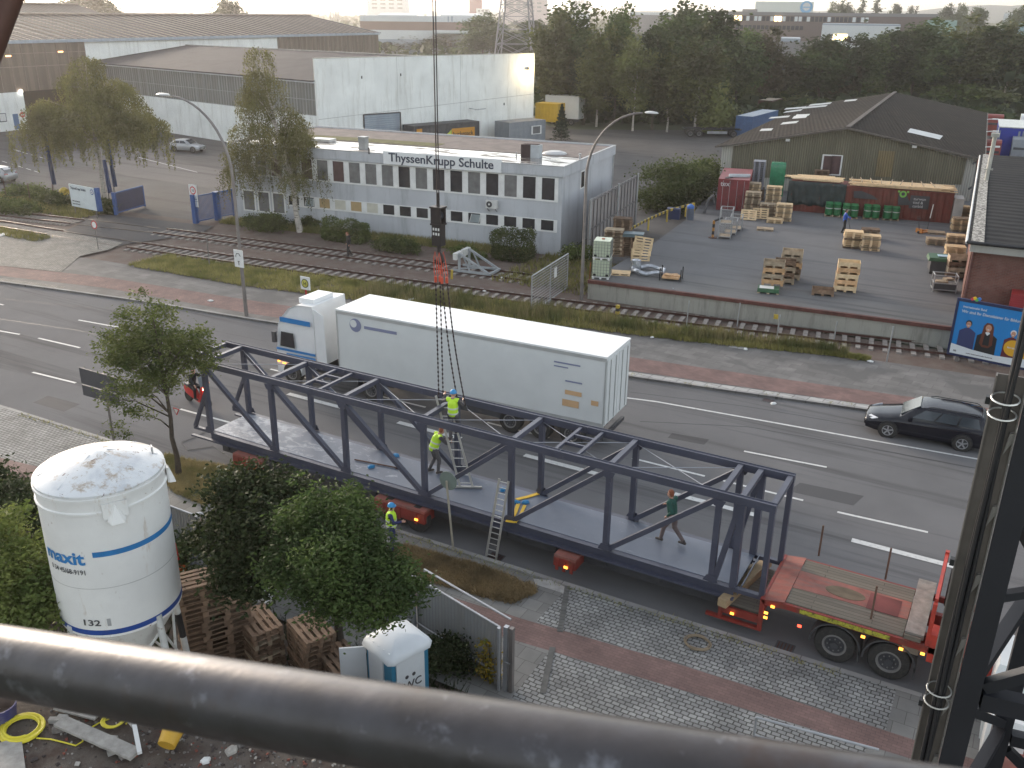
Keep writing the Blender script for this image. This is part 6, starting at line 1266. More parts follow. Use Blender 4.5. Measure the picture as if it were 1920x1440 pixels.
def meshcage(label,loc,rz,L=.85,W_=1.3,H=.95):
 t=thing('mesh_cage',label,'mesh cage',loc,rz,'mesh cages');mb=MB()
 for x in(0,L):
  for y in(0,W_):mb.box(x-.025,y-.025,0,x+.025,y+.025,H)
 for z in(.12,H-.03):
  for y in(0,W_):mb.box(.025,y-.02,z,L-.025,y+.02,z+.04)
  for x in(0,L):mb.box(x-.02,.025,z+.001,x+.02,W_-.025,z+.041)
 mb.build('frame',m_zinc,t);mb=MB()
 for i in range(1,10):
  z=.12+i*(H-.12)/10;mb.path([(0,0,z),(L,0,z),(L,W_,z),(0,W_,z)],.004,3,closed=True)
 for i in range(1,9):
  for y in(0,W_):mb.tube((L*i/9,y,.12),(L*i/9,y,H),.004,n=3)
  for x in(0,L):mb.tube((x,W_*i/9,.12),(x,W_*i/9,H),.004,n=3)
 mb.build('mesh',m_zinc,t);MB().box(.02,.02,.1,L-.02,W_-.02,.12).build('floor',m_woodw,t);return t
cg=Y_((1346,447));meshcage('front lower mesh cage beside the striped bollard',cg,SH);meshcage('upper mesh cage stacked on the front one',cg+Vector((0,0,.97)),SH,H=1.1);meshcage('mesh cage right behind the front pair',cg+Vector((-.05,1.5,0)),SH,H=1.0);meshcage('rear mesh cage of the group, farthest from the bollard',cg+Vector((-.1,3.0,0)),SH,H=1.0)
t=thing('striped_bollard','bent black and orange striped bollard left of the mesh cages','bollard',Y_((1336,446)),0);mb=MB()
for i in range(5):mb.tube((0,0,i*.25),(0,0,(i+1)*.25),.09,n=10,mi=i%2)
mb.tube((0,0,1.2),(.5,.3,1.45),.08,n=8,mi=1);mb.build('post',[M('hazard_orange',(.42,.2,.05),.6,var=.2),m_black],t);MB().tube((0,0,0),(0,0,.06),.3,n=16).build('base_plate',m_rust,t)
t=thing('wrapped_ring','big ring wrapped in silver film lying on the dock','wrapped ring',Y_((1215,512)),.2);mb=MB();mb.path([(.95*math.cos(a),.8*math.sin(a),.2+.05*math.sin(a*5))for a in[i*PI/16 for i in range(32)]],.13,8,closed=True);mb.build('ring',M('silver_film',(.42,.44,.47),.22,.5,var=.4,scale=5),t,smooth=True)
mb=MB();mb.lathe([(.32,0),(.34,.2),(.3,.6),(.1,.66)],9,(-.85,.45,.05));mb.build('crumpled_film',bpy.data.materials['silver_film'],t)
t=thing('stillage','low metal stillage with four dark corner posts on the dock','stillage',Y_((1258,524)),.2);mb=MB()
for x in(-.62,.62):
 for y in(-.42,.42):mb.box(x-.03,y-.03,0,x+.03,y+.03,.75)
mb.box(-.6,-.42,.06,.6,-.38,.1);mb.box(-.6,.38,.06,.6,.42,.1);mb.build('frame',m_black,t);
mb=MB();mb.cbox((0,0,.18),(1.0,.8,.1));mb.cbox((.1,.05,.26),(.7,.6,.05),.4);mb.cbox((-.15,-.05,.31),(.5,.4,.04),-.3);o=mb.build('plywood_offcuts',m_woodo,loc=Y_((1258,524)),rz=.2);tag(o,'orange plywood offcuts lying in the low stillage','plywood')
o=MB().loft([[(-.7*k,-.4*k,z),(.7*k,-.4*k,z),(.7*k,.4*k,z),(-.7*k,.4*k,z)]for z,k in((0,.9),(.2,1.0),(.22,1.04))]).build('plastic_tray',M('teal_tray',(.10,.15,.17),.5,var=.15),loc=Y_((1184,480))+Vector((0,0,1.32)),rz=.3);tag(o,'blue-grey tray lying on the dark pallet stack','tray')
t=thing('tipping_skip','green-lidded dark skip on castors beside the brick building','skip',Y_((1762,512)),SH);mb=MB();mb.loft([[(-.7,-.5,z0),(.75,-.5,z0),(.75,.55,z0),(-.7,.55,z0)]for z0 in(.2,.85)]);mb.build('body',m_dgrey,t);mb=MB();mb.loft([[(-.85,-.6,.85),(.8,-.6,.85),(.8,.6,.85),(-.85,.6,.85)],[(-.8,-.55,1.05),(.75,-.55,1.05),(.75,.5,1.12),(-.8,.5,1.12)]]);mb.build('lid',bpy.data.materials['green_paint'],t);MB().box(-.3,-.3,1.09,.5,.2,1.13).build('sheet',M('pale_blue',(.35,.5,.6),.5,var=.1),t);mb=MB()
for x in(-.6,.6):mb.lathe([(.1,-.03),(.1,.03)],12,(x,-.45,.1),0,'y')
mb.build('castor',m_black,t)
t=thing('metal_crate','rusty grey metal crate with timber inside, before the green-lidded skip','metal crate',Y_((1768,545)),SH);mb=MB()
for x in(-.62,.62):
 for y in(-.42,.42):mb.box(x-.03,y-.03,0,x+.03,y+.03,1.0)
for z in(.12,.5,.95):
 for y in(-.42,.42):mb.box(-.59,y-.02,z,.59,y+.02,z+.05)
 for x in(-.62,.62):mb.box(x-.02,-.39,z+.001,x+.02,.39,z+.051)
mb.build('frame',m_zinc,t);mb=MB();mb.box(-.58,-.38,.1,.58,.38,.14);mb.box(-.59,-.41,.17,.59,-.40,.49);mb.box(-.60,-.38,.17,-.59,.38,.49);mb.box(.59,-.38,.17,.60,.38,.49);mb.build('panel',m_dgrey,t);mb=MB();mb.cbox((-.2,0,.5),(.7,.5,.2),.1);mb.cbox((.2,.1,.7),(.5,.4,.1),.5);o=mb.build('timber_offcuts',m_woodw,loc=t.location,rz=SH);tag(o,'timber offcuts lying in the rusty grey metal crate','timber')
stack(Y_((1788,522))+Vector((.1,.2,.0)),4,'dw','pile half hidden behind the metal crate',SH,crate=True)
for k,lab in enumerate(('lower red steel box behind the billboard','upper red steel box stacked behind the billboard')):
 t=thing('red_steel_box',lab,'steel box',(.75,52.3,YH+k*.95),.02,'red steel boxes');mb=MB();mb.box(-.75,-.55,.08,.75,.55,.88);
 for i in range(6):mb.box(-.76,-.565,.14+i*.12,.76,-.551,.18+i*.12)
 mb.build('body',M('box_red',(.33,.03,.03),.55,var=.25)if k==0 else bpy.data.materials['box_red'],t);mb=MB();mb.box(-.7,-.5,0,-.5,.5,.08);mb.box(.5,-.5,0,.7,.5,.08);mb.build('foot',m_black,t)
MB().tube((1.0,51.55,YH),(1.0,51.7,YH+2.3),.02,n=6).build('white_rod',m_frame);tag(bpy.data.objects['white_rod'],'thin white rod leaning on the red steel boxes','rod')
def jack(label,loc,rz,mat,hand=True):
 t=thing('pallet_truck',label,'pallet truck',loc,rz);mb=MB();mb.box(-.1,-.27,.06,1.1,-.11,.12);mb.box(-.1,.11,.06,1.1,.27,.12);mb.box(-.25,-.27,.05,-.1,.27,.35);mb.build('forks',mat,t);mb=MB();mb.path([(-.25,0,.3),(-.42,0,.85),(-.48,0,1.15)],.025);mb.path([(-.46,-.15,1.1),(-.5,-.1,1.25),(-.5,.1,1.25),(-.46,.15,1.1)],.018,closed=True);mb.build('handle',m_dgrey,t);mb=MB()
 mb.lathe([(.09,-.06),(.09,.06)],12,(-.25,0,.09),0,'y');mb.build('wheel',m_black,t);return t
m_jr=M('jack_red',(.45,.03,.03),.45,var=.15)
jack('red pallet truck under the dark pallet stack, held by the man in blue',Y_((1600,441)),R(20),m_jr);jack('orange pallet truck parked before the rust-red container end',Y_((1726,437)),R(60),M('jack_orange',(.5,.2,.05),.5,var=.15))
for q,h_ in(((1741,420),1.9),((1748,412),1.6)):pass
mb=MB();mb.tube((0,0,0),(.1,.3,1.9),.02,n=6);mb.tube((.05,.15,.9),(.1,.3,1.9),.035,n=6,mi=1);o=mb.build('leaning_pole',[m_black,m_frame],loc=Y_((1738,432)));tag(o,'black and white pole beside the orange pallet truck','pole')
t=thing('striped_crash_rail','yellow and black striped crash rail curving along the bushes','crash rail',(0,0,0));P=[Y_(q)for q in((1180,452),(1215,432),(1250,416),(1285,406),(1300,402))];m_yel=M('hazard_yellow',(.50,.36,.05),.6,var=.2,dirt=(.2,.13,.04))
mb=MB();k=0
for a,b in zip(P,P[1:]):
 n=max(2,int((b-a).length/.35))
 for i in range(n):mb.beam(a+(b-a)*i/n+Vector((0,0,.85)),a+(b-a)*(i+1)/n+Vector((0,0,.85)),.08,.18,k%2);k+=1
mb.build('rail',[m_yel,m_black],t)
for p in P:MB().tube(p,p+Vector((0,0,.9)),.07,n=8).build('post',m_yel,t)
t=thing('water_barrel','blue barrel with pale blue lid beside the bushes','barrel',Y_((1293,412)),0);MB().lathe([(0,0),(.28,0),(.3,.3),(.3,.6),(.27,.9)],18).build('body',M('grey_blue_barrel',(.10,.12,.16),.5,var=.2),t);MB().lathe([(.3,.9),(.3,1.05),(.1,1.2)],10).build('lid',M('bright_blue_plastic',(.05,.16,.5),.5,var=.2),t)
mb=MB();mb.path([(0,0,0),(.1,.5,1.0),(.3,.9,1.3),(.5,1.0,.6)],.12);o=mb.build('bent_chute',m_dgrey,loc=Y_((1320,400)));tag(o,'dark bent pipe leaning beside the dark red container','pipe')
t=thing('waste_trolley','dark blue waste trolley under the bushes, behind the striped rail','trolley',Y_((1262,412)),.2);MB().loft([[(-.5,-.35,z),(.5,-.35,z),(.5,.35,z),(-.5,.35,z)]for z in(.1,.9)]).build('bin',M('navy_plastic',(.02,.03,.09),.6,var=.2),t);MB().box(-.3,-.36,.05,-.1,-.3,.1).build('foot',m_black,t)
t=thing('dock_wall','streaked concrete loading dock wall with rusty steel edge','dock wall',(0,0,0));a,b=Vector((-22.05,48.72,0)),Vector((-2.0,50.42,0));d=(b-a).normalized();n=Vector((d.y,-d.x,0));b=b+d*16
MB().extr([a,b,b+Z(YH-.06),a+Z(YH-.06)],n*.06).build('wall',wallmat('dock_concrete',(.33,.32,.28),(.10,.09,.075),amt=.85,sz=2.5),t);MB().beam(a+n*.06+Z(YH-.03),b+n*.06+Z(YH-.03),.22,.2).build('steel_edge',M('edge_rust',(.13,.05,.04),.7,.2,var=.4,scale=2),t)
t=thing('panel_gate','tall weathered grey panel gate between the office and the yard','gate',(0,0,0));a,b=Vector((-23.9,56.9,0)),Vector((-25.0,68.8,0));a,b=G((1101,486),.2),G((1188,424),.2);h0=hgt((1101,486),376,.2);d=(b-a).normalized();n=Vector((-d.y,d.x,0));
m_gp=wallmat('weathered_panel',(.30,.28,.27),(.12,.11,.10),amt=.9,sz=2);MB().extr([a,b,b+Z(h0),a+Z(h0)],n*.05).build('panel',m_gp,t);mb=MB();L_=(b-a).length
for i in range(15):p=a+d*(L_*i/14);mb.beam(p-n*.05,p-n*.05+Z(h0),.06,.06)
for z in(.3,h0*.5,h0-.1):mb.beam(a-n*.06+Z(z),b-n*.06+Z(z),.06,.09)
mb.build('batten',M('batten_grey',(.17,.16,.16),.7,var=.3),t)
for p in(a,a+d*(L_*.55),b):MB().tube(p-n*.12,p-n*.12+Z(h0+.15),.07,n=8).build('post',m_zinc,t)
    # --- containers and trailers in the works yard
hc0,hc1=Vector((-77.2,96.5,0)),None
m_hyel=M('swap_yellow',(.62,.40,.04),.45,var=.1);m_lime=M('swap_lime',(.55,.62,.08),.45,var=.1)
def boxat(q_bl,q_br,z0,H,D,name,label,mat,cat,ztop_px=None):
 a,b=G(q_bl,z0),G(q_br,z0);return a,b
def wallpt(q,off):A_,B_=WA-vb*off,WB-vb*off;p=onplane(q,A_,B_);return Vector((p.x,p.y,0)),p.z
a,_z=wallpt((777,236),3.0);b,_z2=wallpt((899,227),3.0);Lh=(b-a).length;d=(b-a).normalized();an=math.atan2(d.y,d.x);print('huck',_z,_z2,Lh)
t=corr_box('swap_body','dark swap body with orange and lime side lettering before the white warehouse',a+Z(.0),an,(b-a).length,2.5,2.6,m_dgrey,'swap body',base=_z-2.65)
bz_=_z-3.0;mb=MB();f0=Lh*.56;mb.box(f0,-.03,bz_+.55,Lh*.92,-.012,bz_+2.3,0);mb.extr([(Lh*.36,-.02,bz_+.75),(f0-.05,-.02,bz_+.75),(f0-.05,-.02,bz_+2.2)],(0,.012,0),1);mb.box(Lh*.03,-.03,bz_+1.9,Lh*.11,-.012,bz_+2.6,0);sg2=mb.build('side_panel',[M('swap_orange',(.60,.27,.03),.45,var=.1),m_lime],t);tx=text('huckepack',.78,(f0+.15,-.035,bz_+1.35),m_black,sg2,bold=.01,fit=Lh*.32)
mb=MB();
for x in(.6,Lh-.6):
 for y in(.2,2.3):mb.box(x-.05,y-.05,0,x+.05,y+.05,_z-2.6)
mb.build('leg',m_zinc,t)
a,_z=wallpt((955,239),5.0);b,_z2=wallpt((1023,232),5.0);print('cont',_z,_z2);d=(b-a).normalized();an=math.atan2(d.y,d.x);Lc=(b-a).length
t=corr_box('office_container','grey site office container with white window beside the spruce',a,an,Lc,2.9,2.75,m_gcont,'container',rib=.4,roof=M('container_roof',(.19,.20,.22),.6,var=.25))
f=MB().box(Lc*.60,-.05,1.0,Lc*.88,-.005,2.1).build('window',m_frame,t);MB().box(Lc*.64,-.06,1.1,Lc*.84,-.051,2.0).build('pane',m_curt,f)
a,b=G((1003,240),0),G((1045,243),0);d=(b-a).normalized();an=math.atan2(d.y,d.x);hh_=hgt((1035,243),194)
t=corr_box('swap_body','yellow swap body on legs at the right end of the white warehouse',a+Vector((0,0,1.0)),an,(b-a).length,2.5,max(2.5,hh_-1.1),m_hyel,'swap body');mb=MB()
for x in(.3,(b-a).length-.3):
 for y in(.2,2.2):mb.box(x-.06,y-.06,-1.0,x+.06,y+.06,.05)
mb.build('leg',m_rust,t)
p=G((1003,236),0)+Vector((0,3.2,0));MB_=MB().box(0,0,1.0,5.6,2.5,4.3);o=thing('box_trailer','white box trailer standing behind the yellow swap body','trailer',p,an);MB_.build('body',m_twhite,o);mb=MB();mb.box(.5,.6,.5,5,1.9,1.0);mb.build('chassis',m_dgrey,o)
for x in(1.2,4.4):truck_wheel(o,x,.05,.48,.3)
p=G((1282,257),0);t=thing('container_chassis','empty dark container chassis with white underrun rail parked on the yard','trailer chassis',p,R(28));mb=MB();mb.box(0,.6,.95,8,.8,1.2);mb.box(0,1.7,.95,8,1.9,1.2)
for x in(0,2.6,5.2,7.8):mb.box(x,0,1.0,x+.15,2.5,1.15)
mb.build('frame',m_black,t);MB().box(3.2,-.02,.5,6.0,.03,.85).build('side_rail',m_zinc,t)
for x in(.9,2.1,6.9):truck_wheel(t,x,.0,.48,.35);truck_wheel(t,x,2.45,.48,.3,1)
a,b=G((1376,257),0),G((1440,222),0);p=a;t=corr_box('shipping_container','blue container with pale roof left of the shed roof',p,R(88),12,2.44,2.9,m_bcont,roof=M('pale_container_roof',(.45,.50,.55),.5,var=.2));t.location=p+Vector((2.44,0,0))
p=G((1422,222),0);t=corr_box('shipping_container','container with beige roof behind the blue one',p+Vector((1.0,4,0)),R(88),6,2.44,2.6,m_rust,roof=M('beige_roof',(.55,.47,.38),.6,var=.2))
p=G((1852,312),YH);t=thing('curtain_trailer','blue curtain-sided trailer with white stripes beyond the shed, roof torn pale','trailer',p+Vector((.3,2,0)),R(4));m_cblue=M('curtain_blue',(.02,.035,.30),.45,var=.15);hz_=3.9;MB().box(0,0,1.0,4.6,9,hz_).build('curtain',m_cblue,t);MB().box(-.05,-.05,hz_,4.65,9.05,hz_+.1).build('roof',M('foil_roof',(.55,.56,.52),.3,.2,var=.3,scale=2),t);mb=MB()
for x0,x1,z1 in((.1,.2,3.6),(1.5,1.6,2.6),(1.9,2.1,3.6),(2.3,2.75,3.65),(2.9,3.1,3.6),(3.4,3.6,3.5)):mb.box(x0,-.03,1.2,x1,-.01,z1)
mb.build('stripe',m_gcont,t);mb=MB();mb.box(-.1,-.06,1.0,0.0,-.001,hz_);mb.box(4.6,-.06,1.0,4.7,-.001,hz_);mb.build('frame',m_frame,t)
for x in(1.0,3.4):truck_wheel(t,x,.2,.48,.3)
for k,(q,m_,lab,dz)in enumerate((((1845,322),m_red,'red tractor cab partly hidden behind the shed corner',0),((1856,262),m_red,'red tractor cab behind the blue trailer, near the dark trees',0),((1925,262),m_cabw,'white tractor cab at the right edge behind the blue trailer',0),((1912,316),m_gcont,'grey machine parked right of the blue trailer at the edge',0))):
 p=G(q,YH);t=thing('tractor_cab',lab,'lorry',p,R(95));mb=MB();mb.loft([[(x,-1.15,.5),(x,1.15,.5),(x,1.15,z),(x,-1.15,z)]for x,z in((0,1.2),(.1,2.0),(.35,2.9),(.8,3.1),(2.0,3.1),(2.05,1.2))]);mb.build('cab',m_,t);MB().extr([(.1,-1.0,1.9),(.1,1.0,1.9),(.33,1.0,2.7),(.33,-1.0,2.7)],(-.03,0,0)).build('windscreen',m_glassd,t);mb=MB();mb.box(1.9,-.5,.5,5,.5,.9);mb.build('chassis',m_dgrey,t);truck_wheel(t,.9,-1.15,.48,.3);truck_wheel(t,3.9,-1.15,.48,.3)
o=MB().box(0,0,0,5,.3,1.1).build('pink_board',M('faded_red_board',(.30,.09,.10),.7,var=.2),loc=G((1863,312),YH)+Vector((0,-1,0)),rz=.1);tag(o,'faded red board fence before the blue trailer','board fence')
    # ================================================================== PEOPLE
m_skin=M('skin',(.50,.28,.20),.55,var=.08);m_hair=M('dark_hair',(.03,.02,.015),.8,var=.2);m_hairr=M('reddish_hair',(.30,.10,.05),.8,var=.2)
m_vest=M('hi_vis_vest',(.55,.85,.04),.6,var=.08);m_vests=M('reflective_band',(.62,.66,.60),.35,var=.05);m_helmet=M('blue_helmet',(.04,.28,.58),.35,var=.05)
m_gtrous=M('grey_trousers',(.10,.095,.10),.85,var=.25,scale=6);m_gtop=M('grey_jumper',(.085,.08,.085),.85,var=.2,scale=6);m_bluej=M('blue_jacket',(.02,.09,.42),.6,var=.15,scale=5);m_navyc=M('navy_cloth',(.03,.035,.12),.8,var=.2);m_green=M('dark_green_jacket',(.02,.09,.07),.75,var=.2,scale=5);m_bcl=M('black_cloth',(.018,.018,.02),.85,var=.2);m_shoe=M('shoe',(.06,.05,.045),.7,var=.2);m_brownt=M('brown_grey_trousers',(.15,.115,.11),.85,var=.25,scale=6)
def capsules(name,segs,mat,parent,vox=.014,smooth=3):
 """one continuous surface grown round tapered limbs (voxel remesh of the limbs' union)"""
 mb=MB()
 for p,q,r0,r1 in segs:
  p,q=Vector(p),Vector(q);d=(q-p);L=d.length;d=d/L if L>1e-6 else Vector((0,0,1));a=d.cross(Vector((0,0,1)));a=a if a.length>.05 else d.cross(Vector((1,0,0)));a.normalize();b=d.cross(a);n=12;rings=[]
  for k in range(5):f=-PI/2+k*PI/2/4;rings.append((p+d*math.sin(f)*r0,max(math.cos(f)*r0,1e-3)))
  for k in range(5):f=k*PI/2/4;rings.append((q+d*math.sin(f)*r1,max(math.cos(f)*r1,1e-3)))
  mb.loft([[c+a*math.cos(2*PI*i/n)*r+b*math.sin(2*PI*i/n)*r for i in range(n)]for c,r in rings])
 me=mb.mesh(name,mat);o=bpy.data.objects.new(name,me);C.objects.link(o);m=o.modifiers.new('r','REMESH');m.mode='VOXEL';m.voxel_size=vox;m.use_smooth_shade=True
 s=o.modifiers.new('s','SMOOTH');s.iterations=smooth;s.factor=.5;bpy.context.view_layer.update();dg=bpy.context.evaluated_depsgraph_get();m2=bpy.data.meshes.new_from_object(o.evaluated_get(dg));o.modifiers.clear();o.data=m2;m2.materials.clear();m2.materials.append(mat);bpy.data.meshes.remove(me);m2.polygons.foreach_set('use_smooth',[True]*len(m2.polygons));o.parent=parent;return o
STAND=dict(pelvis=(0,0,.95),chest=(0,.0,1.30),neck=(0,.0,1.48),head=(0,.02,1.62),shL=(-.19,0,1.42),shR=(.19,0,1.42),elL=(-.25,-.02,1.14),elR=(.25,-.02,1.14),wrL=(-.26,.06,.90),wrR=(.26,.06,.90),
hipL=(-.09,0,.92),hipR=(.09,0,.92),knL=(-.10,.03,.50),knR=(.10,.03,.50),anL=(-.10,-.02,.09),anR=(.10,-.02,.09))
def person(label,loc,rz,pose,top,trous,vest=None,helmet=False,hair=None,scale=1.0,cat='person',shortsleeve=False,face=(0,1,0)):
 J=dict(STAND);J.update(pose);J={k:Vector(v)for k,v in J.items()};t=thing('person',label,cat,loc,rz);F=Vector(face).normalized();hd=J['head'];side=F.cross(Vector((0,0,1))).normalized();upv=side.cross(F).normalized()
 S=[(J['pelvis'],J['chest'],.125,.135),(J['chest'],J['neck'],.12,.06),(J['neck'],hd-upv*.06,.055,.055),(hd-upv*.045+F*.012,hd+upv*.045-F*.008,.075,.092),(hd-upv*.06+F*.04,hd-upv*.075+F*.055,.04,.035),
(hd-upv*.012+F*.085,hd-upv*.028+F*.107,.013,.016),(hd-upv*.058+F*.083,hd-upv*.058+F*.086,.018,.018),(hd+side*.09-upv*.01,hd+side*.092-upv*.035,.018,.012),(hd-side*.09-upv*.01,hd-side*.092-upv*.035,.018,.012)]
 for sg,s in((-1,'L'),(1,'R')):
  S+=[(J['neck']-Vector((0,0,.04)),J['sh'+s],.06,.065),(J['sh'+s],J['el'+s],.055,.043),(J['el'+s],J['wr'+s],.042,.027)]
  wr=J['wr'+s];d=(wr-J['el'+s]).normalized();d=(d*.8+F*.25+Vector((0,0,-.15))).normalized();pn=d.cross(F);pn=pn.normalized()if pn.length>.1 else side.copy();cr_=d.cross(pn).normalized();palm=wr+d*.075
  S+=[(wr,palm,.027,.030),(wr+pn*.015,palm+pn*.02,.02,.02),(wr-pn*.015,palm-pn*.02,.02,.02)]
  for k,(o_,L_)in enumerate(((-.030,.062),(-.010,.078),(.011,.074),(.030,.058))):
   b0=palm+pn*o_;k1=b0+d*L_*.55+cr_*.010;k2=k1+d*L_*.35+cr_*.028;S+=[(b0,k1,.010,.009),(k1,k2,.009,.0075)]
  tb=wr+d*.03+pn*(.034*-sg);S+=[(tb,tb+(d*.6+pn*-sg*.7).normalized()*.05,.012,.010),(tb+(d*.6+pn*-sg*.7).normalized()*.05,tb+(d*.6+pn*-sg*.7).normalized()*.05+d*.028,.010,.008)]
  S+=[(J['pelvis'],J['hip'+s],.11,.095),(J['hip'+s],J['kn'+s],.085,.058),(J['kn'+s],J['an'+s],.055,.036)]
  an=J['an'+s];fd=Vector((F.x,F.y,0)).normalized();S+=[(an-fd*.03-Vector((0,0,.03)),an+fd*.14-Vector((0,0,.055)),.036,.028)]
 capsules('body',S,m_skin,t,.012,2)
 mb=MB();mb.add([],[])
 for sg in(-1,1):mb.tube(hd+side*.034*sg+upv*.008+F*.083,hd+side*.034*sg+upv*.008+F*.093,.012,.008,n=8)
 mb.build('eyes',m_black,t)
 S=[(J['pelvis']-Vector((0,0,.02)),J['chest'],.145,.155),(J['chest'],J['neck']-Vector((0,0,.03)),.145,.075)]
 for s in 'LR':
  e=J['el'+s]if shortsleeve else J['wr'+s];S+=[(J['neck']-Vector((0,0,.05)),J['sh'+s],.075,.078),(J['sh'+s],J['el'+s],.072,.056)]
  if not shortsleeve:S+=[(J['el'+s],J['wr'+s].lerp(J['el'+s],.06),.056,.040)]
 capsules('jacket',S,top,t,.016,2)
 S=[(J['pelvis']+Vector((0,0,.03)),J['pelvis']-Vector((0,0,.05)),.137,.13)]
 for s in 'LR':S+=[(J['pelvis'],J['hip'+s],.125,.108),(J['hip'+s],J['kn'+s],.103,.076),(J['kn'+s],J['an'+s]+(J['kn'+s]-J['an'+s])*.06,.072,.056)]
 capsules('trousers',S,trous,t,.016,2)
 for s in 'LR':
  an=J['an'+s];fd=Vector((F.x,F.y,0)).normalized();capsules('shoe',[(an-fd*.04-Vector((0,0,.035)),an+fd*.15-Vector((0,0,.055)),.047,.036),(an+Vector((0,0,.03)),an-Vector((0,0,.03)),.045,.045)],m_shoe,t,.012,2)
 if vest:
  S=[(J['pelvis']+Vector((0,0,.02)),J['chest'],.163,.17),(J['chest'],J['neck']-Vector((0,0,.05)),.158,.085)]+[(J['neck']-Vector((0,0,.06)),J['sh'+s]*.9+J['neck']*.1,.08,.082)for s in 'LR']
  v=capsules('vest',S,m_vest,t,.018,2);ax_=(J['chest']-J['pelvis']).normalized()
  for f in(.12,.62):
   c=J['pelvis'].lerp(J['chest'],f);capsules('reflective_band',[(c-ax_*.012,c+ax_*.012,.001,.001)],m_vests,v,.012,0)if False else MB().tube(c-ax_*.025,c+ax_*.025,.174,.176,n=20).build('reflective_band',m_vests,v)
 if helmet:
  mb=MB();a,b=side,F;rings=[]
  for k in range(7):f=k*PI/2/6;r=.118*math.cos(f);rings.append([hd+upv*(.03+.115*math.sin(f))+a*math.cos(i*PI/10)*max(r,.002)*.92+b*math.sin(i*PI/10)*max(r,.002)for i in range(20)])
  mb.loft(rings);mb.loft([[hd+upv*z+a*math.cos(i*PI/10)*.112+b*(math.sin(i*PI/10)*.122+.03*(math.sin(i*PI/10)>.3))for i in range(20)]for z in(.022,.034)]);mb.build('helmet',m_helmet,t,smooth=True)
 elif hair:
  capsules('hair',[(hd+upv*.03-F*.02,hd+upv*.06-F*.015,.093,.09),(hd-F*.045-upv*.02,hd-F*.03+upv*.02,.07,.085)],hair,t,.014,2)
 t.scale=(scale,)*3;return t
DZ=TZ
# the two workers inside the truss, one up the ladder
ladP=G((872,918),DZ);ladf=Vector((-15.0,22.35,DZ));ladt=Vector((-15.75,23.0,DZ+3.15))
ladf=G((875,915),DZ);ladt=onplane((828,742),(-15.6,22.9),(-14.6,22.9));ladt=Vector((ladt.x,ladt.y,ladt.z))
def ladder(name,label,foot,top,w_=.42,mat=None,n=11,cat='ladder',stab=False,wv=None):
 t=thing(name,label,cat,(0,0,0));d=(top-foot);wv=wv or d.cross(Vector((0,0,1))).normalized();
 for s in(-1,1):MB().beam(foot+wv*s*w_/2,top+wv*s*w_/2*.9,.028,.07,up=wv).build('side_rail',mat,t)
 for i in range(n):c=foot+d*(i+.6)/n;MB().tube(c-wv*w_/2,c+wv*w_/2,.015,n=6).build('rung',mat,t)
 if stab:MB().beam(foot-wv*.5+Vector((0,0,.04)),foot+wv*.5+Vector((0,0,.04)),.07,.06).build('foot_bar',mat,t)
 return t
m_ladder=M('aluminium',(.50,.49,.46),.4,.6,var=.15)
lwv=Vector((.88,.47,0)).normalized()
ladder('step_ladder','aluminium ladder with wide foot bar standing on the truss deck under a worker',ladf,ladt,.42,m_ladder,11,stab=True,wv=lwv)
def onlad(f):return ladf+(ladt-ladf)*f
w1=onlad(.5);fz=DZ+1.05;cw=onlad((1.15)/(ladt.z-ladf.z));
base=Vector((cw.x+.17,cw.y-.12,cw.z+.02));
base=onplane((850,826),(-15.6,22.75),(-14.6,22.75));base=Vector((base.x,base.y,base.z))
person('worker in yellow vest and blue helmet high on the ladder, gripping the slings',base,R(12),dict(elL=(-.38,.12,1.30),wrL=(-.40,.30,1.44),elR=(.30,.12,1.22),wrR=(.22,.34,1.30),knL=(-.11,.10,.54),anL=(-.10,-.0,.11),knR=(.10,.16,.62),anR=(.08,.08,.33),head=(0,.05,1.63)),m_gtop,m_gtrous,vest=True,helmet=True)
base=G((815,886),DZ)
person('worker in yellow vest bending at the foot of the ladder on the deck',base,R(-30),dict(pelvis=(0,-.02,.93),chest=(.02,.10,1.26),neck=(.03,.20,1.42),head=(.03,.29,1.52),shL=(-.17,.15,1.37),shR=(.21,.15,1.35),elL=(-.20,.32,1.15),wrL=(-.12,.48,1.12),elR=(.26,.34,1.12),wrR=(.18,.52,1.10),hipL=(-.09,-.02,.90),hipR=(.09,-.02,.90),knL=(-.13,.08,.50),anL=(-.16,-.12,.09),knR=(.12,.12,.50),anR=(.14,.06,.09)),m_gtop,m_gtrous,vest=True,hair=m_hairr,face=(0,1,-.25))
base=G((1258,1018),DZ)
person('man in dark green jacket walking along the truss deck',base,R(80),dict(pelvis=(0,.02,.94),chest=(0,.08,1.29),neck=(0,.11,1.46),head=(0,.15,1.60),shL=(-.19,.08,1.41),shR=(.19,.08,1.41),elL=(-.25,-.08,1.18),wrL=(-.22,.08,.98),elR=(.25,.14,1.15),wrR=(.22,.36,1.10),knL=(-.10,.22,.52),anL=(-.10,.30,.10),knR=(.10,-.02,.50),anR=(.10,-.36,.13)),m_green,m_brownt,hair=m_hairr)
base=G((733,1010),0);base=Vector((base.x,21.0,K));
person('worker in yellow vest and blue helmet standing at the roadside behind the big tree',G((736,1035),K),R(-60),dict(elR=(.30,.10,1.2),wrR=(.22,.34,1.22)),m_navyc,m_navyc,vest=True,helmet=True)
base=G((655,481),.12)
person('man in black with lowered head walking on the sleepers',base,R(150),dict(head=(0,.08,1.58),knL=(-.09,.12,.5),anL=(-.09,.12,.1),knR=(.09,.02,.5),anR=(.09,-.22,.12)),m_bcl,m_bcl,hair=m_hairr,face=(0,1,-.5))
base=G((1581,437),YH)
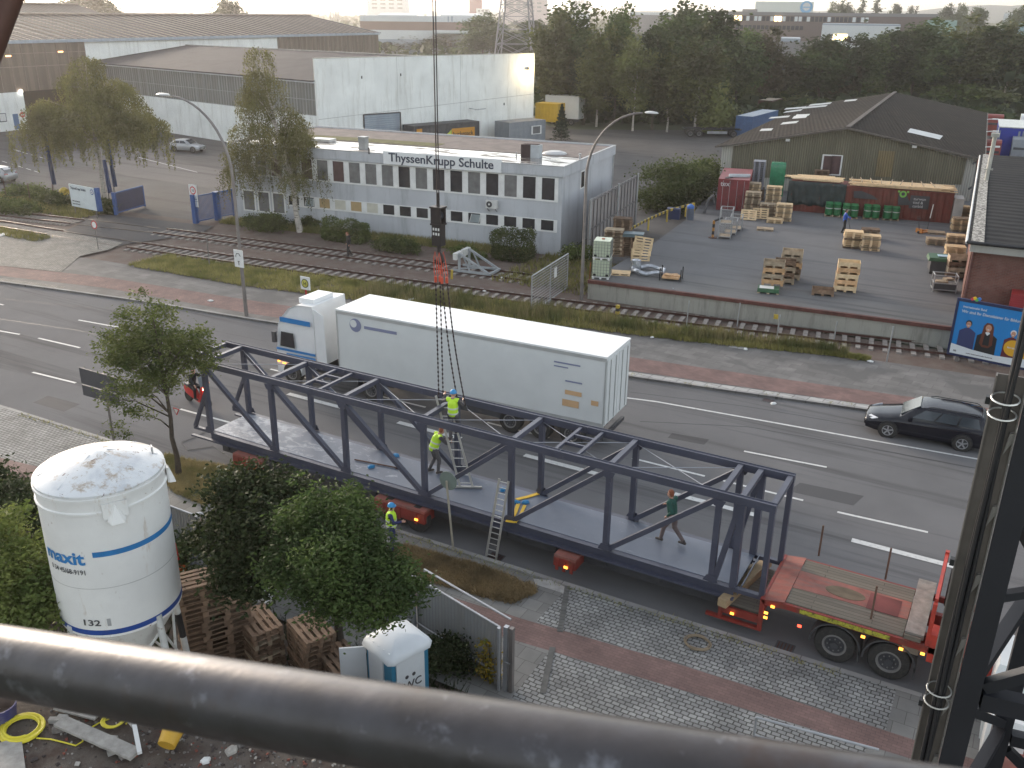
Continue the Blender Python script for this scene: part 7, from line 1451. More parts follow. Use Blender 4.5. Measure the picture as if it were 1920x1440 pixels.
person('man in bright blue jacket holding the red pallet truck',base,R(-75),dict(elL=(-.24,.16,1.20),wrL=(-.12,.38,1.12),elR=(.24,.16,1.20),wrR=(.12,.38,1.12),anL=(-.1,-.1,.09),anR=(.1,.1,.09)),m_bluej,m_bcl,hair=m_hair)
sp_=sc_.location
person('scooter rider in dark clothes and helmet on the red scooter',(sp_.x-.25*math.cos(R(-8)),sp_.y+.03,.02),R(-98),dict(pelvis=(0,-.05,.85),chest=(0,.08,1.18),neck=(0,.13,1.36),head=(0,.17,1.50),shL=(-.19,.12,1.30),shR=(.19,.12,1.30),elL=(-.27,.38,1.15),elR=(.27,.38,1.15),wrL=(-.32,.62,1.06),wrR=(.32,.62,1.06),hipL=(-.10,-.02,.82),hipR=(.10,-.02,.82),knL=(-.16,.36,.72),knR=(.16,.36,.72),anL=(-.14,.30,.34),anR=(.14,.30,.34)),m_bcl,m_bcl,hair=m_dgrey)
    # ================================================================== STREET FURNITURE, CRANE RIGGING, SITE THINGS
def vz(x,y,py):
 lo,hi=-1.0,30.0
 for _ in range(50):
  m=(lo+hi)/2
  if PX((x,y,m))[1]>py:lo=m
  else:hi=m
 return lo
m_galv=M('grey_galvanised',(.23,.21,.20),.55,.5,var=.25);m_lamph=M('lamp_head_white',(.62,.62,.60),.3,var=.1)
def lampmast(label,base,dx,ztop,head_len,r=.09):
 t=thing('street_lamp',label,'street lamp',base);sg=1 if dx>0 else-1;zc=ztop*.66;pts=[(0,0,0),(0,0,zc*.5),(0,0,zc)]
 for i in range(1,13):a=i*PI/2/12*.97;pts.append((dx*(1-math.cos(a)),0,zc+(ztop-zc)*math.sin(a)))
 MB().path(pts,r,10,radii=[r*1.25]+[r*(1-.5*i/len(pts))for i in range(1,len(pts))]).build('mast',m_galv,t,smooth=True)
 mb=MB();x0=dx;rings=[]
 for f,w_,h_ in((0,.06,.05),(.15,.14,.09),(.5,.19,.11),(.85,.14,.08),(1,.04,.03)):rings.append([(x0+sg*head_len*f,w_*math.cos(a),ztop+.02+h_*math.sin(a)*(1 if math.sin(a)>0 else.5))for a in[k*2*PI/12 for k in range(12)]])
 mb.loft(rings);mb.build('lamp_head',m_lamph,t,smooth=True);return t
p=G((462,592),K);hx=-4.0;ztp_=vz(p.x+hx-.5,p.y,184);xx=[x for x in np.arange(-7,-1,.1)if abs(PX((p.x+x,p.y,vz(p.x+x,p.y,184)))[0]-318)<5];hx=float(xx[len(xx)//2])if xx else hx
l1=lampmast('tall curved street lamp between the red bike path and the tracks, arm bending left',p,hx,vz(p.x+hx,p.y,184),.95)
s_=MB().box(-.32,-.16,0,.32,-.12,.95).build('lane_sign',m_frame,l1);s_.location=(.0,0,vz(p.x,p.y,500)-K);mb=MB();mb.path([(-.18,-.125+0,.45),(-.18,-.165,.62),(-.1,-.165,.76),(.05,-.165,.76),(.16,-.165,.62)],.02,5);mb.tube((0,-.165,.12),(0,-.165,.33),.02);mb.cbox((0,-.165,.33),(.14,.02,.03),0,0,0,.0);mb.build('symbol',m_black,s_)
p=Vector((-22.3,48.35,0));best=None
for x in np.arange(1.5,6,.1):
 z=vz(p.x+x,p.y,212);e=abs(PX((p.x+x,p.y,z))[0]-1208)
 if best is None or e<best[0]:best=(e,float(x),z)
lampmast('tall curved street lamp at the dock corner, rusty mast with arm bending right',p,best[1],best[2],.75)
def post(t,h,r=.03,mat=None):return MB().tube((0,0,0),(0,0,h),r,n=8).build('post',mat or m_galv,t)
p=G((577,592),K+.05);hp=vz(p.x,p.y,543)-p.z;t=thing('bus_stop_sign','white bus stop sign with yellow-green ring on a red post behind the lorry cab','sign',p);post(t,hp,.05,m_jr);b=MB().box(-.32,-.03,hp,.32,.03,hp+.72).build('panel',m_frame,t);mb=MB();mb.lathe([(.25,-.045),(.25,-.035)],24,(0,0,hp+.36),0,'y');mb.lathe([(.19,-.05),(.19,-.0455)],24,(0,0,hp+.36),1,'y');mb.build('ring',[M('stop_green',(.12,.13,.03),.5,var=.1),M('stop_yellow',(.60,.55,.10),.5,var=.1)],b);text('H',.3,(-.1,-.052,hp+.25),bpy.data.materials['stop_green'],b,bold=.01)
def roundsign(label,q,ty,ring,inner,r=.3,z0=0,txt=None,foot=None,name='traffic_sign',face=-1,cat='sign'):
 p=G(q,z0);hp=vz(p.x,p.y,ty)-p.z;t=thing(name,label,cat,p);post(t,hp,.025);y=.03*face;mb=MB();mb.lathe(sorted([(r,y*1.0),(r,y*1.6)],key=lambda v:v[1]),24,(0,0,hp-.05),0,'y');mb.lathe(sorted([(r*.74,y*1.65),(r*.74,y*1.9)],key=lambda v:v[1]),24,(0,0,hp-.05),1,'y');d=mb.build('disc',[ring,inner],t)
 if txt:text(txt,r*.9,(0,y*2,hp-.05-r*.33),m_black,d,align='CENTER')
 return t
m_sred2=bpy.data.materials['sign_red']
roundsign('round red and white sign on a thin post at the cobbled crossing',(185,470),420,m_sred2,m_frame,.3)
p=G((369,417),.1);t=thing('speed_sign','white board with red ringed number ten and small print at the blue barred gate','sign',p);hp=vz(p.x,p.y,388)-p.z;post(t,hp,.04);b=MB().box(-.42,-.03,hp-.0,.42,.0,hp+1.75).build('panel',m_frame,t);mb=MB();mb.lathe([(.32,-.04),(.32,-.031)],24,(0,0,hp+1.3),0,'y');mb.lathe([(.23,-.045),(.23,-.0405)],24,(0,0,hp+1.3),1,'y');mb.build('ring',[m_sred2,m_frame],b);text('10',.3,(0,-.05,hp+1.2),m_black,b,align='CENTER');text('Werkverkehr',.16,(0,-.035,hp+.6),m_black,b,align='CENTER',fit=.7);mb=MB();mb.box(-.42,-.035,hp-.02,.42,-.001,hp+.02);mb.box(-.42,-.035,hp+.45,.42,-.0305,hp+.48);mb.build('divider',m_dgrey,b)
m_gblue=M('gate_blue',(.03,.09,.27),.45,var=.15)
a,b_=G((221,402),.05),G((272,387),.05);hg=hgt((221,402),362,.05);d=(b_-a).normalized();t=thing('mesh_gate','open dark blue mesh gate leaf beside the white company board','gate',(0,0,0));MB().tube(a-d*.25,a-d*.25+Z(hg+.1),.16,n=4).build('post',m_gblue,t);mb=MB();mb.beam(a,a+Z(hg),.1,.1);mb.beam(b_,b_+Z(hg),.1,.1);mb.beam(a+Z(.15),b_+Z(.15),.1,.1);mb.beam(a+Z(hg),b_+Z(hg),.1,.1);mb.build('frame',m_gblue,t)
mb=MB();L_=(b_-a).length
for i in range(1,46):p=a+d*(L_*i/46);mb.beam(p+Z(.2),p+Z(hg-.05),.03,.03)
for i in range(1,22):mb.beam(a+Z(.15+(hg-.2)*i/22),b_+Z(.15+(hg-.2)*i/22),.03,.03)
mb.build('mesh',M('mesh_navy',(.02,.03,.09),.6,var=.2),t)
t=thing('barred_gate','blue barred sliding gate in two bays at the left end of the office','gate',(0,0,0));mb0=MB();mb1=MB();
pts=[G((373,419),.05),G((405,412),.05),G((412,410),.05),G((441,405),.05)];hg=2.2
for a,b_ in((pts[0],pts[1]),(pts[2],pts[3])):
 for z in(.2,hg-.05):mb0.beam(a+Z(z),b_+Z(z),.08,.1)
 n=15
 for i in range(n+1):p=a.lerp(b_,i/n);mb1.beam(p+Z(.22),p+Z(hg-.1),.04,.04)
mb0.build('frame',m_gblue,t);mb1.build('bars',m_gblue,t)
for p,w_ in((pts[0]-Vector((.3,0,0)),.35),(pts[1]+Vector((.15,.1,0)),.4),(pts[3]*1.0,.25)):MB().box(p.x-w_/2,p.y-w_/2,0,p.x+w_/2,p.y+w_/2,hg+.1).build('post',m_gblue,t)
a,b_=G((140,402),.05),G((186,412),.05);z0,z1=0.75,2.55;t=thing('company_board','white company board with blue side panel standing by the tracks','sign',(0,0,0));a=Vector((a.x,a.y,0));b_=Vector((b_.x,b_.y-.0,0));dd=(b_-a).normalized();nn=Vector((dd.y,-dd.x,0))
ang_b=math.atan2(dd.y,dd.x);t.location=a;t.rotation_euler=(0,0,ang_b);Lb=(b_-a).length;pn=MB().box(-.1,-.05,z0,Lb,.05,z1).build('panel',M('board_white',(.62,.67,.68),.5,var=.1),t);MB().box(Lb,-.06,z0,Lb+.3,.25,z1+.03).build('side_panel',m_gblue,t);text('ThyssenKrupp Schulte',.3,(.1,-.055,z1-.38),m_letter,pn,fit=Lb*.62)
mb=MB();mb.lathe([(.22,-.07),(.22,-.055)],20,(Lb-.35,0,z1-.33),0,'y');mb.lathe([(.15,-.08),(.15,-.0705)],20,(Lb-.35,0,z1-.33),1,'y');mb.lathe([(.08,-.09),(.08,-.0805)],3,(Lb-.35,0,z1-.33),0,'y');mb.build('emblem',[m_gblue,m_frame],pn)
for k,s in enumerate(('Stahl und Edelstahl','Lager und Versand')):text(s,.14,(.1,-.055,z0+.42-k*.22),m_dgrey,pn)
mb=MB();[mb.tube((x,.0,0),(x,.0,z0),.04)for x in(.2,Lb-.2)];mb.build('leg',m_galv,t)
t=thing('yellow_cone_sign','small yellow horn-shaped sign left of the company board','sign',G((122,378),.1));post(t,.5);mb=MB();mb.lathe([(.28,-.25),(.42,.1),(.28,.45)],16,(0,0,.85),0,'x');mb.build('drum_sign',m_yel,t)
m_flag=M('flag_navy',(.03,.05,.12),.75,var=.3,scale=3)
for x,yb,yt,yfb,lab in((103,372,236,346,'dark blue flag hanging limp at the left, beside the drooping birch'),(216,372,262,350,'dark blue flag hanging behind the birch strands'),(208,395,300,362,'grey-blue flag half hidden at the birch trunk')):
 p=G((x,yb),.03);zt_=vz(p.x,p.y,yt);zb_=vz(p.x,p.y,yfb);t=thing('flagpole',lab,'flag',p);MB().tube((0,0,0),(0,0,zt_+.3),.05,.03,n=8).build('pole',m_galv,t);mb=MB();rings=[]
 for k in range(9):f=k/8;z=zt_-(zt_-zb_)*f;w_=.12+.22*f;rings.append([(.05+w_*(.5+.5*math.cos(a))*(1+.25*math.sin(3*a+f*5)),.14*math.sin(a)*(1+.4*math.cos(4*a+f*4)),z)for a in[i*2*PI/14 for i in range(14)]])
 mb.loft(rings);mb.build('flag',m_flag,t,smooth=True)
m_buf=M('buffer_grey',(.33,.35,.36),.6,var=.25);bp=G((905,512),.1);ang_t=math.atan2(tA[-1][1]-tA[0][1],tA[-1][0]-tA[0][0]);t=thing('buffer_stop','grey steel buffer stop with white beam on the far siding','buffer stop',(0,0,0))
c0=Vector(((G((888,508),.1)+G((868,498),.1))/2));c0=Vector(G2((895,500),.15)+(0,));tl=Vector(tA[0]+(0,));tdv=(Vector(tA[-1]+(0,))-tl).normalized();c0=tl+tdv*((c0-tl).dot(tdv));t.location=c0-tdv*.6;t.rotation_euler=(0,0,ang_t)
mb=MB();mb.box(-.15,-1.05,1.0,.1,-.10,1.42);mb.box(-.15,.10,1.0,.1,1.05,1.42);mb.build('beam',M('buffer_white',(.60,.60,.57),.6,var=.2),t)
for s in(-1,1):mb=MB();y=s*.72;mb.beam((.15,y,.15),(.15,y,1.4),.14,.14);mb.beam((.2,y,1.35),(2.3,y,.25),.13,.13);mb.beam((-.3,y,.24),(2.4,y,.24),.12,.14);mb.beam((.9,y,.28),(.5,y,1.1),.08,.08);mb.build('side_frame',m_buf,t)
mb=MB();mb.beam((2.35,-.8,.25),(2.35,.8,.25),.14,.14);mb.beam((.2,-.72,.4),(2.2,.72,.34),.08,.08);mb.build('cross_bar',m_buf,t)
a,b_=G((996,590),.05),G((1063,542),.05);a=Vector((a.x,a.y,0));b_=Vector((b_.x,b_.y,0));hgw=hgt((996,590),516,.05);t=thing('wire_gate','grey wire mesh gate with small white notice standing across the track','gate',(0,0,0));d=(b_-a).normalized();L_=(b_-a).length;b_=a+d*L_;mb=MB()
for p in(a,a.lerp(b_,.5),b_):mb.tube(p+Z(.1),p+Z(hgw),.04,n=8)
mb.tube(a+Z(hgw),b_+Z(hgw),.04,n=8);mb.tube(a+Z(.15),b_+Z(.15),.04,n=8);mb.build('frame',m_zinc,t);mb=MB()
for i in range(1,52):mb.beam(a.lerp(b_,i/52)+Z(.15),a.lerp(b_,i/52)+Z(hgw),.008,.008)
for i in range(1,13):mb.beam(a+Z(.15+(hgw-.15)*i/13),b_+Z(.15+(hgw-.15)*i/13),.014,.03)
mb.build('mesh',m_zinc,t);p=a.lerp(b_,.58);n=Vector((d.y,-d.x,0));MB().extr([p+n*.05+Z(1.35),p+d*.42+n*.05+Z(1.35),p+d*.42+n*.05+Z(1.95),p+n*.05+Z(1.95)],n*.01).build('notice',m_frame,t)
for(q,ty,mat,lab,nm)in(((847,523),506,m_yel,'short yellow stake between the two tracks','track_stake'),((1157,600),572,m_yel,'short yellow and black post in the weeds before the track','marker_post'),((1104,548),492,M('rusty_orange',(.30,.12,.04),.7,var=.3),'orange-brown post leaning at the lamp mast','marker_post'),((1287,612),564,m_zinc,'thin grey fence post in the weeds, left of the yellow tag','fence_post'),((1382,612),568,m_zinc,'thin grey post close to the dock wall','fence_post'),((1456,636),590,m_zinc,'thin grey post carrying a yellow tag','fence_post'),
((1563,640),602,m_zinc,'thin grey post right of the yellow tag post','fence_post'),((1662,680),612,m_zinc,'pale fence post near the billboard','fence_post'),((393,500),446,m_galv,'grey post beside the near track, left of the lamp mast','fence_post'),((12,372),333,m_rust,'rusty fence post in the hedge at the left edge','fence_post'),((57,378),343,m_rust,'second rusty fence post in the railway hedge','fence_post'),((103,380),345,m_rust,'third rusty fence post, left of the yellow sign','fence_post'),((1258,576),540,m_zinc,'short grey post right of the wire gate by the dock','fence_post')):
 p=G(q,.05);h_=vz(p.x,p.y,ty)-p.z;mb=MB()
 if 'black' in lab:[mb.box(-.09,-.09,i*h_/5,.09,.09,(i+1)*h_/5,i%2)for i in range(5)];o=mb.build(nm,[m_yel,m_black],loc=p)
 else:mb.tube((0,0,0),(.03,0,h_),.035 if mat is not m_yel else.08,n=8);o=mb.build(nm,mat,loc=p)
 tag(o,lab,'post')
 if 'carrying' in lab:MB().box(-.28,-.06,h_-.25,-.05,-.03,h_).build('tag',m_yel,o)
for k,(q,s,lab)in enumerate((((395,564),.25,'crumpled white paper in the verge left of the bus stop'),((770,562),.5,'torn white plastic sheet in the weeds above the lorry'),((941,521),.2,'white scrap between the two tracks'),((908,546),.16,'small white scrap beside the near rail'),((1223,633),.16,'white cup on the edge of the far pavement'),((1398,655),.2,'white paper on the far pavement below the tall weeds'),((1632,678),.22,'white paper before the billboard'),((1450,757),.2,'white card in the gutter of the far lane'),((3,440),.9,'white board lying at the left edge by the tracks'))):
 o=MB().loft([[(x*s*k2,y*s*k2,z)for x,y in((-.7,-.4),(.1,-.5),(.7,-.2),(.6,.4),(-.2,.5),(-.6,.2))]for z,k2 in((0,1),(.04,.9),(.07,.3))]).build('litter',m_frame,loc=G(q,.14),rz=k);tag(o,lab,'litter','litter along the tracks')
bp0,bp1=G((1777,676),.0),G((1925,700),0);bb=thing('billboard','blue poster billboard with four smiling people beside the tracks','billboard',(bp0.x,bp0.y,0),math.atan2(bp1.y-bp0.y,bp1.x-bp0.x));WBb,zb0,zb1=3.95,.45,3.1
bb.rotation_euler=(0,0,R(-9));m_bframe=M('billboard_navy',(.012,.02,.07),.5,var=.1)
mb=MB();mb.box(-.12,-.02,zb0-.12,WBb+.12,.14,zb0-.002);mb.box(-.12,-.02,zb1+.002,WBb+.12,.14,zb1+.14);mb.box(-.12,-.02,zb0-.001,-.002,.14,zb1+.001);mb.box(WBb+.002,-.02,zb0-.001,WBb+.12,.14,zb1+.001);mb.build('frame',m_bframe,bb);mb=MB();mb.box(.3,.05,0,.45,.15,zb0-.12);mb.box(WBb-.4,.05,0,WBb-.25,.15,zb0-.12);mb.build('leg',m_galv,bb)
pf=MB().box(0,0,zb0,WBb,.12,zb1).build('poster',M('poster_blue',(.01,.19,.50),.45,var=.05),bb)
def flat(pts,mat,y,name='picture'):return MB().extr([(p[0],y,p[1])for p in pts],(0,-.003,0)).build(name,mat,pf)
def ell(cx,cz,rx,rz_,n=20):return[(cx+rx*math.cos(i*2*PI/n),cz+rz_*math.sin(i*2*PI/n))for i in range(n)]
m_pskin=M('poster_skin',(.50,.26,.17),.5,var=.05);m_pnavy=M('poster_navy',(.03,.04,.12),.5,var=.05);m_pblack=M('poster_black',(.01,.012,.015),.5,var=.05);m_pbrown=M('poster_brown_hair',(.11,.03,.015),.5,var=.1);m_pwh=M('poster_white',(.62,.66,.68),.5,var=.03);m_por=M('poster_orange',(.62,.33,.02),.5,var=.03);m_pred=M('poster_dark_red',(.11,.02,.03),.5,var=.1)
def fig(cx,hz_,s,hairm,bodym,long=False,collar=True,glasses=False):
 flat([(cx-.42*s,zb0+.1),(cx+.42*s,zb0+.1),(cx+.40*s,hz_-.42*s),(cx+.14*s,hz_-.24*s),(cx-.14*s,hz_-.24*s),(cx-.40*s,hz_-.42*s)],bodym,-.004)
 if long:flat([(cx-.26*s,hz_-.75*s),(cx-.13*s,hz_-.9*s),(cx+.13*s,hz_-.9*s),(cx+.26*s,hz_-.75*s),(cx+.2*s,hz_+.05*s),(cx+.1*s,hz_+.2*s),(cx-.1*s,hz_+.2*s),(cx-.2*s,hz_+.05*s)],hairm,-.008);flat([(cx-.13*s,hz_-.8*s),(cx+.13*s,hz_-.8*s),(cx+.1*s,hz_-.2*s),(cx-.1*s,hz_-.2*s)],bodym,-.012)
 else:flat(ell(cx,hz_+.04*s,.155*s,.17*s),hairm,-.008)
 flat([(cx-.05*s,hz_-.3*s),(cx+.05*s,hz_-.3*s),(cx+.06*s,hz_-.1*s),(cx-.06*s,hz_-.1*s)],m_pskin,-.016);flat(ell(cx,hz_-.02*s,.12*s,.155*s),m_pskin,-.02)
 if collar:flat([(cx-.1*s,hz_-.24*s),(cx,hz_-.36*s),(cx+.1*s,hz_-.24*s),(cx+.06*s,hz_-.2*s),(cx-.06*s,hz_-.2*s)],m_pwh if long else bodym,-.024)
 flat(ell(cx,hz_-.09*s,.045*s,.018*s,10),m_pwh,-.024)
 for e in(-.045,.045):flat(ell(cx+e*s,hz_+.01*s,.014*s,.012*s,8),m_pblack,-.024)
 if glasses:flat([(cx-.09*s,hz_),(cx+.09*s,hz_),(cx+.09*s,hz_+.012),(cx-.09*s,hz_+.012)],m_pblack,-.026)
fig(.62,2.05,.92,m_pblack,m_pnavy,glasses=True);fig(2.62,1.98,.86,m_pwh,m_pred);fig(3.25,1.9,.8,m_pbrown,m_por);fig(1.52,2.05,1.12,m_pbrown,m_pblack,long=True)
flat([(0,zb0),(WBb,zb0),(WBb,zb0+.55),(3.0,zb0+.36),(2.0,zb0+.30),(1.0,zb0+.36),(0,zb0+.50)],m_pwh,-.03);flat(ell(2.72,1.28,.40,.40,28),m_por,-.034)
for s,sz,x,z,m_,f in(('Internationaler Bund',.16,.22,2.83,m_pwh,1.05),('Wir sind Ihr Dienstleister f\u00fcr Bildung und',.2,.2,2.58,m_pwh,3.0),('Mehr Infos hier',.12,2.48,1.25,m_pwh,.5),('www.internationaler-bund.de',.09,.75,.56,m_dgrey,1.2),('IB',.12,.15,.56,m_dgrey,.14)):text(s,sz,(x,-.04 if m_ is m_pwh else-.036,z),m_,pf,ext=.002,fit=f,bold=.002)
for k,c_ in enumerate(((.6,.05,.08),(.8,.5,.02),(.1,.45,.1),(.05,.2,.6))):MB().lathe([(.09,-.03),(.09,.03)],4+k,(.55+k*.1,0,zb1+.2+.05*(k%2)),0,'y').build('logo_piece',M('logo_%d'%k,c_,.5,var=.05),bb)
    # --- crane cable, hook block and slings
HX,HY=-15.3,22.8;z_top=vz(HX,HY,390);z_bot=vz(HX,HY,460)
hb=thing('crane_hook_block','dark crane hook block on twin cables above the truss, red hooks below it','crane hook',(HX,HY,0));m_cab=M('wire_rope',(.045,.03,.03),.6,.3,var=.3)
mb=MB();mb.tube((-.035,0,z_top+.2),(-.10,0,29),.018,n=6);mb.tube((.035,0,z_top+.2),(.03,0,29),.018,n=6);mb.build('cable',m_cab,hb)
m_blk=M('hook_block_black',(.025,.018,.018),.5,var=.3);mb=MB();w_=.17;zm=z_top-(z_top-z_bot)*.42
mb.box(-w_,-.16,zm+.02,w_,-.10,z_top);mb.box(-w_,.10,zm+.02,w_,.16,z_top);mb.box(-w_-.02,-.17,zm-.03,w_+.02,.17,zm+.018);mb.box(-w_+.01,-.13,z_bot,w_-.01,.13,zm-.032);mb.box(-.2,-.18,z_top+.001,.2,.18,z_top+.05);mb.tube((0,0,z_top+.05),(0,0,z_top+.45),.05);mb.build('block',m_blk,hb)
for x in(-.09,0,.09):MB().lathe([(.10,-.03),(.13,-.035),(.13,.035),(.10,.03)],18,(x*0,x,(zm+z_top)/2),0,'y').build('sheave',m_dgrey,hb)
mb=MB()
for z in(.72,.5):[mb.box(x-.025,-.137,z_bot+(zm-z_bot)*z,x+.025,-.131,z_bot+(zm-z_bot)*(z+.12))for x in(-.09,0,.09)]
mb.build('bolt_plate',m_frame,hb);mb=MB();mb.tube((0,0,z_bot),(0,0,z_bot-.2),.06);mb.path([(.0,0,z_bot-.2),(.10,0,z_bot-.3),(.14,0,z_bot-.45),(.06,0,z_bot-.56),(-.06,0,z_bot-.56),(-.13,0,z_bot-.46)],.05,8);mb.build('hook',m_blk,hb)
z1=vz(HX,HY,478);z2=vz(HX,HY,520);mb_=[MB(),MB()];m_hk=M('sling_red',(.55,.08,.04),.5,var=.2)
sg_=thing('chain_sling','four-leg chain sling with red hooks hanging from the crane hook to the truss','chain sling',(0,0,0));tops=[Vector((HX+x,HY+y,z1))for x,y in((-.11,-.05),(-.04,.08),(.06,-.08),(.12,.06))];ends=[Vector((TX+3*BAY+x,TY+y,TZ+TH+z))for x,y,z in((-.55,.55,.02),(-.35,1.35,.02),(.42,1.45,.0),(.7,1.0,-.25))]
ends=[onplane(q,(-16,22.9),(-14,22.9))for q in((823,752),(831,748),(858,752),(873,762))]
for i,(a,b)in enumerate(zip(tops,ends)):
 m_=a.lerp(b,(z1-z2)/(a.z-b.z));mb=MB();mb.path([a+Vector((.0,0,.1)),a+Vector((.05,0,-.1)),m_+Vector((.045,0,.1)),m_,m_+Vector((-.045,0,.1)),a+Vector((-.05,0,-.1))],.013,6,closed=True);mb.tube(m_+Z(.02),m_-Z(.16),.045);mb.build('red_hook',m_hk,sg_)
 mb=MB();n=max(8,int((m_-b).length/.075));sag=.0 if i<2 else.12
 for k in range(n):
  f0,f1=k/n,(k+1)/n;P0=m_.lerp(b,f0);P1=m_.lerp(b,f1);P0=P0+Vector((sag*math.sin(f0*PI)*-.6,0,0));P1=P1+Vector((sag*math.sin(f1*PI)*-.6,0,0));mb.beam(P0,P1,.05 if k%2 else.014,.014 if k%2 else.05)
 mb.build('chain',m_cab,sg_)
 MB().lathe([(.03,-.02),(.07,-.02),(.07,.02),(.03,.02)],12,(b.x,b.y,b.z-.05),0,'y').build('shackle',m_dgrey,sg_)
def ribbon(name,label,pts,w_,mat,z,cat='strap'):
 P=[Vector((*G2(q,z),z+.012+.004*i))for i,q in enumerate(pts)];mb=MB()
 for k,(a,b)in enumerate(zip(P,P[1:])):mb.beam(a,b+(b-a).normalized()*.03,w_,.02)
 o=mb.build(name,mat);return tag(o,label,cat)
m_sy=M('sling_yellow',(.72,.46,.04),.7,var=.15);ribbon('lifting_strap','yellow lifting strap folded on the deck, nearest the far truss side',[(968,937),(990,932),(1010,926),(1024,922)],.13,m_sy,TZ);ribbon('lifting_strap','yellow lifting strap in a loop beside the middle post',[(972,945),(966,962),(958,976)],.12,m_sy,TZ+.01).__setitem__('group','yellow straps');ribbon('lifting_strap','forked yellow strap end hanging over the near chord',[(984,948),(976,966),(966,980),(950,978)],.10,m_sy,TZ+.03)
for k,(q,lab)in enumerate((((743,855),'blue rope bundle on the deck behind the second diagonal'),((696,876),'blue rope bundle on the deck by the big tree top'),((942,919),'blue rope bundle near the leaning ladder top'),((968,943),'blue glove left of the yellow straps'),((985,943),'blue glove right of the yellow straps'))):
 o=MB().loft([[(x*k2,y*k2,z)for x,y in((-.13,-.07),(.05,-.1),(.14,0),(.04,.1),(-.12,.06))]for z,k2 in((0,1),(.06,.9),(.09,.4))]).build('rope_bundle' if k<3 else 'glove',M('rope_blue',(.03,.22,.45),.7,var=.2)if k==0 else bpy.data.materials['rope_blue'],loc=G(q,TZ),rz=k);tag(o,lab,'rope bundle' if k<3 else 'glove')
mb=MB();a,b_=G((665,863),TZ),G((742,878),TZ);mb.beam(a+Z(.03),b_+Z(.03),.035,.035);mb.beam(b_+Z(.03),b_+(b_-a).normalized()*.3+Z(.03),.08,.06);o=mb.build('crowbar',m_rust);tag(o,'long rusty bar lying on the deck behind the big tree top','bar')
o=MB().lathe([(.13,0),(.15,.02),(.14,.12),(.06,.17),(0,.18)],16).build('white_helmet',m_frame,loc=G((650,880),TZ));tag(o,'white safety helmet on the deck at the third post','helmet')
p0=Vector((*G2((925,1043),.0),0));top=onplane((945,900),(p0.x-3,TY-.12),(p0.x+3,TY-.12));ladder('leaning_ladder','thin aluminium ladder leaning from the kerb against the near truss side',Vector((p0.x,p0.y-.15,0)),Vector((top.x,top.y,top.z)),.36,m_ladder,14,wv=Vector((1,0,0)))
m_sgnb=M('sign_back_grey',(.17,.19,.18),.6,var=.2)
p=G((850,1032),K);zt_=vz(p.x,p.y,905)-p.z;t=thing('round_sign','round road sign seen from behind on a leaning post before the truss','sign',p);b_=MB().tube((0,0,0),(-.22,.0,zt_),.035,n=8).build('post',M('post_pale',(.33,.30,.24),.7,var=.2),t);mb=MB();mb.lathe([(.31,0),(.31,.03)],26,(-.2,.06,zt_-.02),0,'y');mb.build('disc',M('sign_back_green',(.16,.20,.18),.5,var=.15),t)
p=G((218,855),K);z0,z1=vz(p.x,p.y,752)-p.z,vz(p.x,p.y,700)-p.z;t=thing('direction_sign','dark grey back of a two-panel direction sign behind the street tree','sign',p);mb=MB();mb.tube((0,0,0),(0,0,z1),.045,n=8);mb.tube((0,0,.9),(0,0,1.25),.055,n=8);mb.build('post',m_galv,t);mb=MB();zm=(z0+z1)/2-.1
for za_,zb_ in((z0,zm-.03),(zm+.03,z1)):mb.box(-1.25,-.06,za_,.75,-.02,zb_)
mb.build('panel',M('sign_back_dark',(.065,.065,.075),.6,var=.2),t)
p=G((334,800),.0);p=Vector((p.x,p.y,0));q=onplane((331,770),(-30,21.9),(-20,21.9));t=thing('warning_triangle','small red and white warning triangle hung beside the street tree trunk','sign',(q.x,q.y,q.z));mb=MB();mb.lathe([(.2,-.01),(.2,.0)],3,(0,0,0),0,'y');mb.lathe([(.12,-.02),(.12,-.0105)],3,(0,0,0),1,'y');o=mb.build('triangle',[m_sred2,m_frame],t);o.rotation_euler=(0,R(-28),0)
mb=MB();P=[Vector((*G2(q,.0),.02))for q in((385,810),(368,820),(340,830),(352,845),(400,838),(430,858),(455,885))];mb.path(P,.012,5);o=mb.build('loose_cable',M('cable_grey',(.20,.19,.18),.7));tag(o,'thin loose cable lying on the asphalt left of the truss','cable')
o=MB().path([Vector((.34*math.cos(a*1.0)*(1-.1*math.sin(a*.31)),.3*math.sin(a)*(1+.1*math.cos(a*.23)),.02+.06*abs(math.sin(a*.7))))for a in[i*.35 for i in range(120)]],.016,5).build('rope_coil',M('hemp_rope',(.27,.21,.14),.85,var=.2),loc=G((1308,1208),K));tag(o,'coil of pale rope lying on the cobbles','rope')
for k,(q,s,lab,m_)in enumerate((((690,1048),1,'small litter',m_frame),)):pass
for k,(q,w_,h_,nm,lab)in enumerate((((1384,651),.9,.45,'pavement_cover','rectangular concrete cover in the far pavement above the kerb'),((1325,560+83),.5,.35,'pavement_cover','small cover left of the rectangular one'))):
 o=MB().box(-w_/2,-h_/2,0,w_/2,h_/2,.006).build(nm,m_zinc if k else m_kerb,loc=G(q,K)+Z(.002),rz=.1);tag(o,lab,'cover')
for k,(x,side)in enumerate(((-33,1),(-8.5,1),(-12.5,0),(-3.5,0))):
 y=fky(x)-.3 if side else nky(x)+.3;mb=MB();mb.box(-.25,-.2,.0,.25,.2,.006);[mb.box(-.2+i*.09,-.16,.0065,-.16+i*.09,.16,.012,1)for i in range(5)];o=mb.build('gully_grate',[m_dgrey,m_rust],loc=(x,y,.002));tag(o,('left gully grate at the far kerb','right gully grate at the far kerb, near the estate car','gully grate at the near kerb under the truss','gully grate at the near kerb beside the low loader')[k],'drain')
